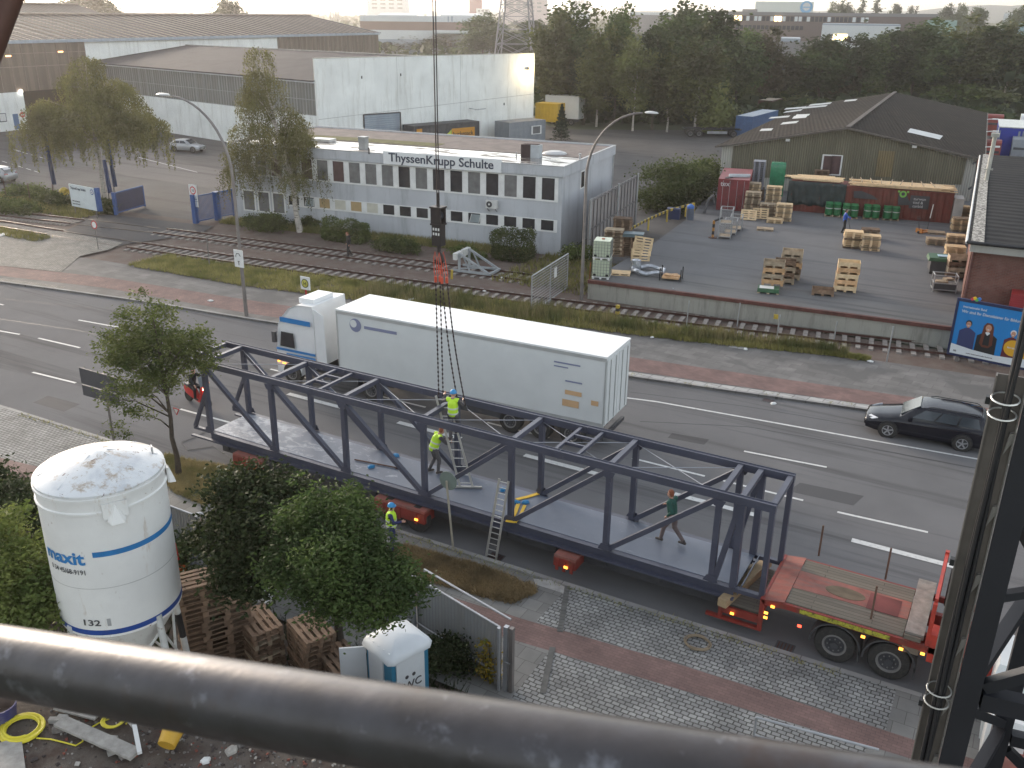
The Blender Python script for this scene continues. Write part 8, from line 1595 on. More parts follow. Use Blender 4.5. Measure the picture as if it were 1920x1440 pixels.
m_pat=asphaltmat('dark_patch',(.085,.084,.086),patch=.2)
for pl in(((1500,905),(1620,930),(1600,948),(1478,921)),((330,640),(440,665),(425,678),(318,652)),((90,742),(150,758),(120,772),(62,755)),((1260,812),(1330,824),(1320,834),(1252,821))):sheet('road_patch',[G2(q,0)for q in pl],.0025,m_pat)
    # --- grout silo
SX,SY=-15.75,10.75;so=thing('silo','tall rust-stained white silo with blue bands on braced legs','silo',(SX,SY,0));SR_=1.25
def silomat():
 m,t,b=newmat('silo_white');c=mixrgb(t,ramp(t,noise(t,.9,5),.3,.7),(.72,.71,.685),(.84,.83,.80))
 c=mixrgb(t,ramp(t,noise(t,2.2,7,.75,stretch=(1,1,.22)),.58,.72),c,(.52,.43,.34));c=mixrgb(t,ramp(t,noise(t,6,6,.75,stretch=(1,1,.5),dist=.4),.66,.69),c,(.22,.09,.04));t.links.new(c,b.inputs[0]);b.inputs['Roughness'].default_value=.45;bump(t,b,noise(t,3,3),.08);return m
m_silo=silomat();m_sblue=M('silo_blue',(.03,.20,.48),.45,var=.2,scale=3);m_sblue2=M('silo_band_blue',(.02,.07,.30),.45,var=.2,scale=3)
zr,zbm=7.0,4.0
zbm=vz(SX,SY-SR_*.9,1180)
mb=MB();mb.lathe([(SR_,zbm),(SR_,zr-.42),(SR_+.03,zr-.40),(SR_+.03,zr-.36),(SR_,zr-.34),(SR_,zr-.14),(SR_+.035,zr-.12),(SR_+.035,zr-.06),(SR_,zr-.04),(SR_,zr)],64);mb.build('shell',m_silo,so,smooth=True,ang=30)
def rustlid():
 m,t,b=newmat('silo_lid');tc=t.nodes.new('ShaderNodeTexCoord');c=mixrgb(t,ramp(t,noise(t,1.5,6,.7),.45,.7),(.72,.73,.73),(.50,.52,.55));c=mixrgb(t,ramp(t,noise(t,2.3,7,.8),.52,.62),c,(.42,.34,.26));c=mixrgb(t,ramp(t,noise(t,3.5,5,.7,dist=.6),.64,.66),c,(.12,.05,.025));t.links.new(c,b.inputs[0]);b.inputs['Roughness'].default_value=.4;return m
m_lid=rustlid();mb=MB();mb.lathe([(SR_+.02,zr-.02),(SR_+.02,zr+.02),(SR_-.05,zr+.07),(SR_*.5,zr+.30),(.12,zr+.42),(0,zr+.43)],64);mb.build('lid',m_lid,so,smooth=True,ang=50)
for a0 in range(8):
 a=a0*PI/4+.2;MB().tube((math.cos(a)*.2,math.sin(a)*.2,zr+.405),(math.cos(a)*(SR_-.1),math.sin(a)*(SR_-.1),zr+.095),.012,n=5).build('lid_seam',m_lid,so)
mb=MB();mb.lathe([(SR_+.012,zr-1.13),(SR_+.012,zr-1.01)],64);
def arc(z0,z1,a0,a1,mat,name='band',n=40,r=SR_+.006):
 mb=MB();vs=[]
 for i in range(n+1):a=a0+(a1-a0)*i/n;vs+=[(r*math.cos(a),r*math.sin(a),z0),(r*math.cos(a),r*math.sin(a),z1)]
 mb.add(vs,[(2*i,2*i+2,2*i+3,2*i+1)for i in range(n)]);o=mb.build(name,mat,so,smooth=True);return o
va=math.atan2(-SY,-SX)
arc(zr-1.36,zr-1.24,va-.32,va+1.75,m_sblue);arc(zbm+.06,zbm+.18,0,2*PI,m_sblue2,n=64);arc(zr-2.10,zr-2.088,0,2*PI,M('weld_seam',(.45,.44,.42),.6),'weld_seam',64)
def curved_text(s,size,z,a_end,mat,fit,bold=.0,name='lettering'):
 o=text(s,size,(0,0,0),mat,so,rot=(0,0,0),name=name,ext=0.001,fit=fit,bold=bold);me=o.data;r=SR_+.012
 for v in me.vertices:a=a_end+(v.co.x-fit)/r;v.co=Vector((r*math.cos(a)+v.co.z*.5*math.cos(a),r*math.sin(a)+v.co.z*.5*math.sin(a),z+v.co.y))
 return o
curved_text('maxit',.40,zr-1.52,va-.46,m_sblue,1.02,.012);curved_text('0 34 45/68-9191',.16,zr-1.76,va-.48,m_dgrey,.88,.002);curved_text('132',.2,zbm+.30,va-.42,m_dgrey,.36,.004)
arc(zbm+.28,zbm+.46,va-.28,va-.22,M('grey_smudge',(.42,.42,.42),.6),'smudge',4)
for a,nm in((va+.12,'front'),(va+1.62,'side')):
 c,s=math.cos(a),math.sin(a);u2=Vector((-s,c,0));r0=Vector((c,s,0));mb=MB();mb.extr([r0*(SR_+.01)-u2*.24+Z(zr-.52),r0*(SR_+.01)+u2*.24+Z(zr-.52),r0*(SR_+.01)+u2*.24+Z(zr-.18),r0*(SR_+.01)-u2*.24+Z(zr-.18)],r0*.04)
 mb.add([r0*(SR_+.05)-u2*.18+Z(zr-.56),r0*(SR_+.05)+u2*.18+Z(zr-.56),r0*(SR_+.19)+u2*.12+Z(zr-.60),r0*(SR_+.19)-u2*.12+Z(zr-.60),r0*(SR_+.05)+Z(zr-.22),r0*(SR_+.08)+Z(zr-.22)],[(0,1,2,3),(3,2,5),(0,3,5,4),(1,4,5,2),(0,4,1)]);mb.build('lifting_lug',m_silo,so)
MB().path([(.5,SR_*.75,zr+.12),(.5,SR_*.75,zr+.28),(.6,SR_*.7,zr+.28),(.6,SR_*.7,zr+.12)],.015).build('lid_handle',m_zinc,so)
mb=MB();mb.lathe([(.22,zbm-1.6),(.24,zbm-1.55),(SR_-.02,zbm-.001)],48);mb.build('cone',m_silo,so,smooth=True)
m_leg=M('leg_white',(.55,.55,.53),.5,var=.25,scale=3,dirt=(.2,.12,.07),dlo=.6,dhi=.7)
legs=[va+.55+i*PI/2 for i in range(4)];lp=[]
for a in legs:
 tp=Vector((math.cos(a)*SR_*.98,math.sin(a)*SR_*.98,zbm+.15));ft=Vector((math.cos(a)*(SR_+.28),math.sin(a)*(SR_+.28),0));lp.append((tp,ft));MB().tube(ft,tp,.075,n=12).build('leg',m_leg,so)
for i in range(4):
 (t0,f0),(t1,f1)=lp[i],lp[(i+1)%4];mb=MB();mb.tube(t0.lerp(f0,.1),t1.lerp(f1,.75),.03,n=6);mb.tube(t1.lerp(f1,.1),t0.lerp(f0,.75),.03,n=6);mb.build('brace',m_leg,so)
tp,ft=lp[1];MB().tube(tp.lerp(ft,.32),tp.lerp(ft,.5),.079,n=12).build('black_sleeve',m_black,so);tp,ft=lp[0];MB().tube(tp.lerp(ft,.32),tp.lerp(ft,.5),.079,n=12).build('black_sleeve',m_black,so)
    # --- pallet stacks behind the scaffold rail
def bigstack(q_top,n,z_top,kinds,desc,rz):p=G(q_top,z_top);stack(Vector((p.x,p.y,.03)),n,kinds,desc,rz,'pallets on the building site',.035);return p
bigstack((372,1082),20,2.93,'d','tall stack beside the silo leg',R(58));bigstack((415,1120),15,2.2,'d','dark stack behind the tall one',R(62))
bigstack((482,1160),10,1.5,'dwd','middle stack with open-slatted top',R(-22));bigstack((580,1172),10,1.5,'dd','stack partly under the big tree',R(-26));bigstack((640,1230),6,.9,'d','low stack deep under the big tree',R(-26))
o=cloth(0,1.0,0,.5,0,'white_sheet',m_frame,None);o.location=G((468,1128),1.0)-Vector((.4,0,0));o.rotation_euler=(R(-55),0,.2);tag(o,'crumpled white plastic sheet between the pallet stacks and the trees','plastic sheet')
o=cloth(0,.5,0,.5,0,'white_sheet',m_frame,None);o.location=G((415,1118),.9);o.rotation_euler=(R(-40),0,.9);tag(o,'small scrap of white sheet right of the tall pallet stack','plastic sheet')
t=thing('orange_tool','orange tool standing between silo and corrugated fence','tool',G((340,1075),.4));MB().box(-.12,-.1,0,.12,.1,.25).build('motor',M('tool_orange',(.65,.15,.03),.5,var=.15),t);MB().tube((0,0,.25),(-.1,0,1.0),.03).build('handle',m_jr,t)
o=cloth(0,.6,0,.6,0,'grey_bag',M('grey_plastic_bag',(.35,.36,.38),.4,var=.2),None);o.location=G((352,1075),.3);o.rotation_euler=(R(-40),0,.3);tag(o,'grey plastic bag beside the orange tool','bag')
    # --- corrugated fence and gate
m_corr=ribmat('galvanised_corrugated',(.27,.28,.29),(.36,.37,.38),.12,rough=.5,bmp=.9,dirt=(.30,.29,.27));m_tubeg=M('galvanised_tube',(.45,.46,.48),.4,.6,var=.2)
def corrfence(label,a,b,h,n_post,cat='fence',holes=False,name='corrugated_fence'):
 t=thing(name,label,cat,a,math.atan2(b.y-a.y,b.x-a.x));L_=(b-a).length;n=int(L_/.06);mb=MB();vs=[]
 for i in range(n+1):
  x=L_*i/n;y=(.018 if(i//1)%2 else-.018);vs+=[(x,y,.08),(x,y,h)]
 mb.add(vs,[(2*i,2*i+2,2*i+3,2*i+1)for i in range(n)]);o=mb.build('sheet',m_corr,t);md=o.modifiers.new('s','SOLIDIFY');md.thickness=.004
 mb=MB();mb.tube((0,-.06,h+.02),(L_,-.06,h+.02),.03);mb.tube((0,-.06,.5),(L_,-.06,.5),.025);mb.build('rail',m_tubeg,t)
 for i in range(n_post+1):MB().tube((L_*i/n_post,-.11,0),(L_*i/n_post,-.11,h+.04),.045,n=10).build('post',m_tubeg,t)
 return t
fa=Vector((-9.25,16.25,.03));f1=Vector((-12.3,17.0,.03));corrfence('corrugated metal gate panel right of the portable toilet, bright tube frame',f1,fa,1.93,1,'fence',name='corrugated_gate');corrfence('corrugated fence run behind the dark trees',Vector((-19.8,16.55,.03)),f1-Vector((.1,0,0)),1.9,4);corrfence('corrugated fence run right of the silo',Vector((-23.6,16.6,.03)),Vector((-19.9,16.55,.03)),1.75,2)
t=thing('gate_post','twin galvanised gate post at the right end of the corrugated gate','post',(fa.x+.12,fa.y,.03));MB().box(-.05,-.06,0,.06,.06,2.0).build('inner_post',m_tubeg,t);MB().box(.10,-.05,0,.2,.07,2.0).build('outer_post',m_galv,t);MB().tube((0,-.09,1.0),(.16,-.09,1.0),.015).build('latch',m_zinc,t)
mb=MB();mb.tube((0,0,1.95),(3.1,-.75,1.95),.03);mb.tube((.0,0,0),(0,0,1.95),.03);o=mb.build('gate_rail',m_tubeg,loc=(f1.x,f1.y+.35,.03));tag(o,'loose galvanised rail running just behind the corrugated gate top','rail')
mb=MB();P0,P1=G((1418,1345),1.2),G((1520,1372),1.2);mb.tube(P0,P1+(P1-P0)*1.2,.03);mb.tube(P0-Z(.0),P0-Z(1.1),.03);mb.tube(P0-Z(.5),P1+(P1-P0)*1.2-Z(.5),.02);o=mb.build('site_barrier',m_tubeg);tag(o,'galvanised site barrier tube just above the foreground rail at right','barrier')
        # --- portable toilet
tp_=G((742,1192),2.3);t=thing('portable_toilet','white-roofed portable toilet with blue corners, door ajar','portable toilet',(tp_.x,tp_.y,.03),R(-18));m_tw=M('toilet_white',(.62,.65,.67),.4,var=.08);m_tb=M('toilet_blue',(.03,.17,.28),.4,var=.15)
mb=MB();mb.box(-.5,-.5,.12,.5,.55,2.05);mb.build('cabin',m_tb,t);mb=MB();mb.box(.502,-.38,.2,.53,.42,2.0);mb.box(-.38,-.535,.2,.20,-.502,2.0);mb.build('panel',m_tw,t);mb=MB();mb.loft([[(x*k,y*k+.02,z)for x,y in((-.5,-.62),(.5,-.62),(.6,-.5),(.6,.52),(.5,.64),(-.5,.64),(-.6,.52),(-.6,-.5))]for z,k in((2.0,1),(2.08,1.02),(2.2,.92),(2.32,.55),(2.35,.1))]);mb.build('roof',m_tw,t,smooth=True,ang=50)
for i in range(5):MB().tube((-.4+i*.2,-.5,2.215),(-.4+i*.2,.5,2.215),.03,n=6).build('roof_rib',m_tw,t)
d_=MB().box(0,-.02,.15,.62,.02,1.95).build('door',m_tw,t);d_.location=(-.5,-.52,0);d_.rotation_euler=(0,0,R(-125));text('TOI',.16,(.12,-.03,1.2),m_dgrey,d_)
for k in(-.1,.1):MB().lathe([(.05,.532),(.05,.537)],14,(0,k,1.45),0,'x').build('symbol',m_dgrey,t)
text('WC',.3,(.535,-.2,1.1),m_dgrey,t,rot=(PI/2,0,PI/2))
        # --- rubble and loose things at the bottom left
ZS=2.6;KS=.84
sl=[G2(q,ZS)for q in((-500,1170),(0,1238),(640,1335),(960,1390),(1180,1425),(1300,1800),(-600,1900))]
struct(MB().prism(sl,ZS-.25,ZS).build('roof_slab_ground',m_rubble));struct(MB().prism([((x-sl[0][0])*.98+sl[0][0],(y-sl[0][1])*.98+sl[0][1]-.1)for x,y in sl],.03,ZS-.25).build('slab_base_wall',M('site_concrete',(.20,.19,.175),.9,var=.3)))
rngR=np.random.default_rng(91);mb=MB();m_rb=[M('rubble_grey',(.20,.18,.165),.9,var=.4,scale=8),M('rubble_red',(.20,.065,.045),.9,var=.4,scale=8),M('rubble_dark',(.07,.055,.05),.95,var=.4,scale=8),M('rubble_pale',(.40,.37,.33),.9,var=.3,scale=8)]
for k in range(4200):
 q=(rngR.uniform(-60,1100),rngR.uniform(1250,1560));
 if q[1]<1252+.1565*max(q[0],0)or(q[0]<260 and rngR.uniform()<.6):continue
 p=G(q,ZS);s=KS*rngR.uniform(.008,.045)*(1.8 if rngR.uniform()<.06 else 1);mb.cbox((p.x,p.y,ZS+s*.3),(s*rngR.uniform(.8,2.2),s*rngR.uniform(.8,2),s*rngR.uniform(.5,1.2)),rngR.uniform(0,3),int(rngR.choice(4,p=[.38,.14,.38,.10])),rngR.uniform(-.5,.5),rngR.uniform(-.5,.5))
o=mb.build('rubble',m_rb);tag(o,'brick and concrete rubble strewn over the site ground','rubble',kind='stuff')
m_yh=M('yellow_hose',(.68,.58,.04),.5,var=.15)
def coil(c,r,n,mat,name,label,cat,rr=.022,sq=.9):
 rgx=random.Random(int(r*100));pts=[];off=[(rgx.uniform(-.05,.05),rgx.uniform(-.05,.05),rgx.uniform(.75,1.05))for _ in range(n+1)]
 for i in range(n*20):k=i//20;f=(i%20)/20;o0,o1=off[k],off[min(n,k+1)];ox=o0[0]*(1-f)+o1[0]*f;oy=o0[1]*(1-f)+o1[1]*f;os_=o0[2]*(1-f)+o1[2]*f;a=i*PI/10;pts.append((ox+r*os_*math.cos(a),oy+r*sq*os_*math.sin(a),rr+.004*k+rgx.uniform(0,.004)))
 o=MB().path(pts,rr,7).build(name,mat,loc=c,smooth=True);return tag(o,label,cat)
c=G((42,1368),ZS+.003);coil(c,.42,14,m_yh,'hose_coil','big coil of yellow hose on the ground at the bottom left','hose',.022);c2=G((215,1352),ZS+.06);coil(c2,.23,6,m_yh,'hose_coil','loose loops of yellow hose behind the plank','hose',.015);c3=G((165,1330),ZS+.04);coil(c3,.2,3,m_yh,'hose_coil','small yellow hose loops on the upper board','hose',.014)
P=[Vector((*G2(q,ZS+.03),ZS+.03))for q in((68,1384),(95,1386),(120,1392),(142,1398),(155,1390),(158,1372),(185,1356),(205,1348))];o=MB().path(P,.016,6).build('hose',m_yh,smooth=True);tag(o,'single yellow hose running from the big coil to the loops','hose')
m_pl=M('cement_plank',(.36,.34,.31),.9,var=.3,scale=5)
def plankpx(q0,q1,w_,th,z,name,label,mat=m_pl):
 z=z*KS+ZS;w_*=KS;a,b=Vector((*G2(q0,z),z)),Vector((*G2(q1,z),z));mb=MB();mb.beam(a,b,w_,th);o=mb.build(name,mat);return tag(o,label,'plank')
plankpx((112,1352),(255,1415),.34,.06,.22,'plank','long grey plank on blocks beside the yellow hose');plankpx((108,1322),(185,1342),.30,.04,.12,'plank','short pale board behind the long plank');plankpx((252,1360),(262,1412),.10,.06,.30,'plank','white batten lying across the right end of the long plank',m_frame);plankpx((228,1335),(250,1362),.07,.05,.26,'plank','thin grey lath leaning on the long plank end')
for k,(q,lab)in enumerate((((105,1355),'upper left concrete block under the long plank'),((112,1372),'lower left concrete block under the long plank'),((215,1412),'right concrete block under the long plank'),((237,1418),'rightmost concrete block under the long plank'),((198,1395),'half hidden block under the long plank middle'))):
 mb=MB();p=G(q,ZS);mb.cbox((0,0,.07),(.30,.12,.12),.5+k*.3);mb.cbox((.05,.16,.06),(.24,.10,.10),.4);o=mb.build('concrete_block',m_rb[0]if k%2 else m_pl,loc=p);o.scale=(KS,)*3;tag(o,lab,'block','blocks under the plank')
def bucket(q,r,h,mat,label,tilt=(0,0,0),z=.03,inside=m_dgrey):
 z=z*KS+ZS;r*=KS;h*=KS
 t=thing('bucket',label,'bucket',G(q,z));mb=MB();mb.lathe([(0,0),(r*.85,0),(r,h),(r*1.06,h),(r*1.06,h+.02),(r*.95,h+.02),(r*.8,.03),(0,.03)],26,mis=[0,0,0,0,0,1,1]);o=mb.build('tub',[mat,inside],t,smooth=True);t.rotation_euler=tilt;return t
m_by=M('bucket_yellow',(.62,.36,.04),.5,var=.15);m_bb=M('tub_blue',(.04,.06,.35),.5,var=.2);m_bn=M('tub_navy',(.05,.05,.16),.6,var=.2,dirt=(.2,.19,.18));m_cem=M('cement',(.20,.15,.12),.9,var=.2)
t=bucket((312,1398),.24,.38,m_by,'yellow bucket lying on its side right of the plank',(R(68),0,R(200)),.26,m_cem);bucket((5,1345),.36,.38,m_bn,'big dark blue tub at the left edge',(0,0,0),.03,m_cem);bucket((338,1360),.22,.16,m_bb,'bright blue tub with white rim behind the yellow bucket',(R(12),0,0));bucket((408,1368),.18,.12,m_bb,'small bright blue bowl right of the blue tub',(R(15),0,0))
t=thing('orange_edged_board','grey board with orange painted edge in the bottom left corner','board',G((-10,1440),ZS+.01),R(-30));MB().box(-.6,-.5,0,.55,.5,.06).build('board',m_pl,t);MB().box(.551,-.5,0,.60,.5,.07).build('painted_edge',M('edge_orange',(.60,.10,.03),.6,var=.15),t)
for k,(q,s,m_,lab)in enumerate((((150,1310),.14,m_rb[3],'pale lump beside the navy tub'),((435,1408),.14,m_rb[3],'pale broken tile in the rubble'),((470,1372),.12,m_frame,'white scrap among the rubble'),((385,1428),.10,m_frame,'white flake at the bottom of the rubble'),((450,1395),.13,m_rb[0],'grey lump in the rubble'))):
 o=MB().loft([[(x*s*k2,y*s*k2,z)for x,y in((-1,-.6),(.3,-.8),(1,.1),(.4,.8),(-.8,.6))]for z,k2 in((0,1),(.05,.9),(.09,.4))]).build('debris',m_,loc=G(q,ZS),rz=k*1.3);tag(o,lab,'debris')
    # --- foreground: scaffold rail, scaffold pole, dark steel tower with its cables
def atd(q,d):r_=Vector(ray(q));return Vector((*CAM,))+r_*d
def tubemat():
 m,t,b=newmat('weathered_scaffold_tube');c=mixrgb(t,ramp(t,noise(t,14,6,.65),.35,.65),(.055,.05,.05),(.085,.082,.088));c=mixrgb(t,ramp(t,noise(t,30,5,.7),.58,.7),c,(.17,.17,.185));c=mixrgb(t,ramp(t,noise(t,9,5,.7),.55,.7),c,(.06,.04,.032));t.links.new(c,b.inputs[0]);b.inputs['Roughness'].default_value=.36;b.inputs['Metallic'].default_value=.5;bump(t,b,noise(t,60,4),.2,.002);return m
m_scaf=tubemat();a,b_=atd((0,1237),.655),atd((1920,1568),.40);dv=(b_-a);o=MB().tube(a-dv*.35,b_+dv*.45,.0242,n=40).build('scaffold_rail',m_scaf,smooth=True,ang=60);tag(o,'thick weathered scaffold guard rail crossing the whole foreground','scaffold tube')
a,b_=atd((40,-60),1.9),atd((-35,140),1.9);o=MB().tube(a+(a-b_)*.6,b_+(b_-a)*.5,.0242,n=24).build('scaffold_pole',M('brown_scaffold_tube',(.10,.045,.03),.6,.2,var=.3,scale=9),smooth=True,ang=60);tag(o,'brown slanting scaffold tube in the top left corner','scaffold tube')
TWX,TWY=.10,6.5
m_tow=steelmat('tower_navy',(.010,.011,.016),.6);tw=thing('steel_tower','dark steel lattice tower filling the right edge','tower',(0,0,0))
th_=math.atan2(TWY,TWX);ex=Vector((1,0,0));ey=Vector((0,1,0))
cols=[(TWX+.19,TWY+.0),(TWX+2.3,TWY+.3),(TWX+.62,TWY+1.9),(TWX+2.5,TWY+2.2)]
for i,(x,y)in enumerate(cols):MB().box(x-.08,y-.08,0,x+.08,y+.08,17.5).build('column',m_tow,tw)
def seg3(i,j,z0,z1,w_=.1):(xa,ya),(xb,yb)=cols[i],cols[j];d=Vector((xb-xa,yb-ya,0)).normalized();MB().beam(Vector((xa,ya,z0))+d*.09,Vector((xb,yb,z1))-d*.09,w_,w_*1.1).build('brace',m_tow,tw)
for z in np.arange(1.0,17.4,1.7):
 seg3(0,1,z,z,.13);seg3(0,2,z+.1,z+.1,.1);seg3(2,3,z,z,.11);seg3(0,1,z+.1,z+1.55,.08);seg3(2,3,z+1.55,z+.1,.08);seg3(0,2,z+1.5,z+.2,.07);seg3(1,3,z,z,.1)
for z in np.arange(1.85,17,3.4):seg3(0,3,z,z,.06)
m_infill=M('dark_infill_panel',(.012,.012,.014),.9,var=.4,scale=2)  # solid dark panels added behind the lattice so the tower's inside looks dark
for i,(z0,z1,f0,f1)in enumerate(((0,5.6,.0,1),(5.8,8.2,.0,.8),(8.3,10.4,.15,1),(10.5,12.4,0,.9),(12.5,14.2,.1,1),(14.3,17.3,0,1))):
 (xa,ya),(xb,yb)=cols[2],cols[3];A_=Vector((xa+(xb-xa)*f0,ya+(yb-ya)*f0+.12,0));B_=Vector((xa+(xb-xa)*f1,ya+(yb-ya)*f1+.12,0));MB().extr([A_+Z(z0),B_+Z(z0),B_+Z(z1),A_+Z(z1)],(0,.03,0)).build('dark_infill',m_infill,tw)
cr=thing('cable_riser','pale metal tray with black cable bundle and bright wire loops left of the tower','cable tray',(0,0,0));m_tray=M('tray_beige',(.22,.195,.175),.5,.3,var=.25,scale=3)
mb=MB();mb.box(TWX-.075,TWY+.02,0,TWX+.105,TWY+.035,13.7);mb.box(TWX-.085,TWY-.03,0,TWX-.075,TWY+.04,13.7);mb.build('tray',m_tray,cr)
mb=MB()
mb.box(TWX+.095,TWY-.03,6,TWX+.104,TWY+.019,13.7)
for z in np.arange(6,13.5,.55):mb.extr([(TWX+.055,TWY-.02,z),(TWX+.0955,TWY-.02,z+.10),(TWX+.0955,TWY-.02,z+.17),(TWX+.07,TWY-.02,z+.16)],(0,.035,0))
mb.build('tray_fin',M('fin_pale',(.38,.36,.34),.4,.4,var=.2),cr)
rgc=random.Random(6)
for k in range(4):
 mb=MB();ph=rgc.uniform(0,6);mb.path([(TWX+.012+.017*math.cos(k*1.7)+.012*math.sin(z*1.3+ph),TWY-.06+.017*math.sin(k*1.7),z)for z in np.arange(0,17.7,.3)],.015,8);mb.build('cable',m_black,cr,smooth=True)
for zq in(11.09,13.45):
 for s in(0,.11):
  mb=MB();mb.path([(TWX+.0+.085*math.cos(a),TWY-.05+.065*math.sin(a),zq+s+.02*math.sin(a))for a in[i*PI/10 for i in range(20)]],.0065,6,closed=True);mb.build('wire_loop',M('bright_wire',(.75,.75,.72),.3,.6)if 'bright_wire' not in bpy.data.materials else bpy.data.materials['bright_wire'],cr)
mb=MB()
for z in np.arange(6,13.6,1.25):mb.box(TWX-.115,TWY-.05,z,TWX-.0855,TWY-.0,z+.05)
mb.build('clip',m_black,cr)
for k,(q,z,s,m_,lab)in enumerate((((1905,1222),2.2,(.35,.8,.9),m_twhite,'white van roof seen through the tower lattice'),((1895,1330),1.5,(.4,.5,.4),m_frame,'white box seen low through the tower lattice'),((1900,1400),.8,(.6,.6,.6),m_redw,'dark red panel seen low through the tower lattice'))):
 p=G(q,z);o=MB().loft([[(x*s[0]*kk,y*s[1]*kk,zz)for x,y in((-1,-1),(1,-1),(1,1),(-1,1))]for zz,kk in((.03,1),(z-.2,1),(z,.85))]).build('site_van' if k==0 else 'site_box',m_,loc=(p.x,p.y,0));tag(o,lab,'van' if k==0 else 'box')
    # ================================================================== FAR BACKGROUND
def farbox(name,label,x0,x1,yt,d,bands,depth=30,cat='building',zbase=0,dz=None,rot=0,roofm=None):
 """a building d metres away between two pixel columns; bands = [(material, lower px row)] from the top down"""
 a,b=atdist(x0,d),atdist(x1,d);u_=(b-a).normalized();n=Vector((-u_.y,u_.x,0));t=thing(name,label,cat,a,math.atan2(u_.y,u_.x));L=(b-a).length;z=ztop((x0+x1)/2,yt,d);zt0=z
 for k,(m_,yl)in enumerate(bands):
  zl=max(0,ztop((x0+x1)/2,yl,d))if yl is not None else 0
  MB().box(-.01*k,-.02*k,zl,L+.01*k,depth,z).build('wall' if k else 'roof_band',m_,t);z=zl
 if z>.1:MB().box(0,0,0,L,depth,z).build('base',bands[-1][0],t)
 return t,L,lambda y:ztop((x0+x1)/2,y,d)
m_fw=M('far_white',(.62,.64,.64),.7,var=.05,scale=.1);m_fbr=M('far_brown',(.26,.17,.14),.8,var=.1,scale=.1);m_fbg=M('far_blue_grey',(.33,.37,.42),.7,var=.05,scale=.1);m_fgr=M('far_grey',(.22,.21,.21),.8,var=.08,scale=.1);m_fbrick=M('far_brick',(.17,.13,.12),.8,var=.1,scale=.1);m_fwin=M('far_window',(.06,.06,.07),.2,var=.3,scale=.4);m_lit=M('lit_window',(1.0,.75,.35),.5,var=0,emit=3)
t,L,zz=farbox('far_white_hall','wide white hall with brown band beyond the works hall',675,925,30,400,[(m_fw,41),(m_fbr,57),(m_fw,74),(m_fbg,100)],45)
MB().loft([[(x,y,z)for y,z in((.5,zz(31)),(45,zz(31)),(45,zz(25)),(.5,zz(29)))]for x in(L*.13,L*.42)]).build('roof',m_fw,t);MB().loft([[(x,y,z)for y,z in((.5,zz(31)),(45,zz(31)),(45,zz(24)),(.5,zz(28)))]for x in(L*.60,L*.92)]).build('roof',m_fw,t)
MB().box(L*.55,-6,zz(62),L+1,0,zz(56)).build('canopy',m_fbg,t);MB().box(L*.55,-6.1,zz(61),L+1,-6,zz(55.5)).build('canopy_edge',m_fw,t)
for i in range(18):
 x=L*(.30+i*.04)if i>3 else L*(.09+i*.04);f=MB().box(x,-.12,zz(86),x+1.3,-.085,zz(80)).build('window',m_fwin,t)
for x0,x1 in((.655,.665),(.68,.695)):MB().box(L*x0,-.1,zz(40),L*x1,-.05,zz(30)).build('vent_strip',m_fbg,t)
pb=G((968,150),0);d_=math.hypot(pb.x,pb.y);pb=atdist(968,250);t=thing('lattice_pylon','tall grey lattice pylon rising above the white parapet wall','pylon',pb,R(20));m_pyl=M('pylon_grey',(.27,.26,.27),.7,var=.1)
def lw(z):return 5.2-(z/26.0)*2.6
zs=[0,4.5,8.5,12,15,17.7,20,22,24,26,28]
for a in range(4):
 def cr2(z,a):w_=lw(z);return Vector(((-w_ if a in(0,3)else w_),(-w_ if a in(0,1)else w_),z))
 MB().beam(cr2(0,a),cr2(28,a),.28,.28).build('leg',m_pyl,t);mb=MB()
 for z0,z1 in zip(zs,zs[1:]):mb.beam(cr2(z0,a),cr2(z1,(a+1)%4),.14,.14);mb.beam(cr2(z1,a),cr2(z0,(a+1)%4),.14,.14);mb.beam(cr2(z1,a),cr2(z1,(a+1)%4),.14,.14)
 mb.build('bracing',m_pyl,t)
def tower(x0,x1,yt,d,mat,label,rows=3,cols=4,name='tower_block'):
 t,L,zz_=farbox(name,label,x0,x1,yt,d,[(mat,None)],25)
 for j in range(rows):
  for i in range(cols):
   z=ztop((x0+x1)/2,yt+6+j*7.5,d);MB().box(L*(.12+i*.8/cols),-.4,z,L*(.12+(i+.6)*.8/cols),-.05,z+2.2).build('window',m_fgr,t)
tower(689,768,-12,1500,m_fw,'pale tower block on the hazy skyline, left of the crane cable',4,4);tower(880,904,-14,1300,M('far_dark_red',(.25,.05,.06),.7,var=.1,scale=.05),'dark red tower on the skyline left of the pylon',1,1);tower(893,919,16,1290,m_fw,'small pink-white block at the foot of the dark red tower',1,3);tower(945,1026,-6,1250,M('far_pinkish',(.45,.36,.36),.7,var=.05,scale=.05),'pinkish slab block behind the lattice pylon',4,5);tower(1072,1096,-8,2200,m_fw,'very pale tower right of the pylon, nearly lost in haze',2,2)
t,L,zz=farbox('brick_offices','long brick-banded office building behind the dark trees',1362,1758,24,330,[(m_fgr,30),(m_fbrick,42),(m_fbrick,78),(m_fgr,110)],40)
rgw=random.Random(2)
for i in range(34):
 x=L*(.02+i*.0197);lit=rgw.random()<.12;MB().box(x,-.3,zz(41),x+L*.015,-.25,zz(32)).build('window',m_lit if lit else m_fw if rgw.random()<.5 else m_fwin,t)
for i in range(16):x=L*(.05+i*.021);MB().box(x,-.3,zz(57),x+L*.016,-.25,zz(49.5)).build('window',m_lit if rgw.random()<.15 else m_fwin,t)
t,L,zz=farbox('pale_hall','pale cladded hall in front of the brick-banded offices',1543,1690,45,300,[(m_fbg,48),(m_fw,100)],20)
MB().box(L*.16,-.1,zz(76),L*.34,-.05,zz(65)).build('lit_window',m_lit,t)
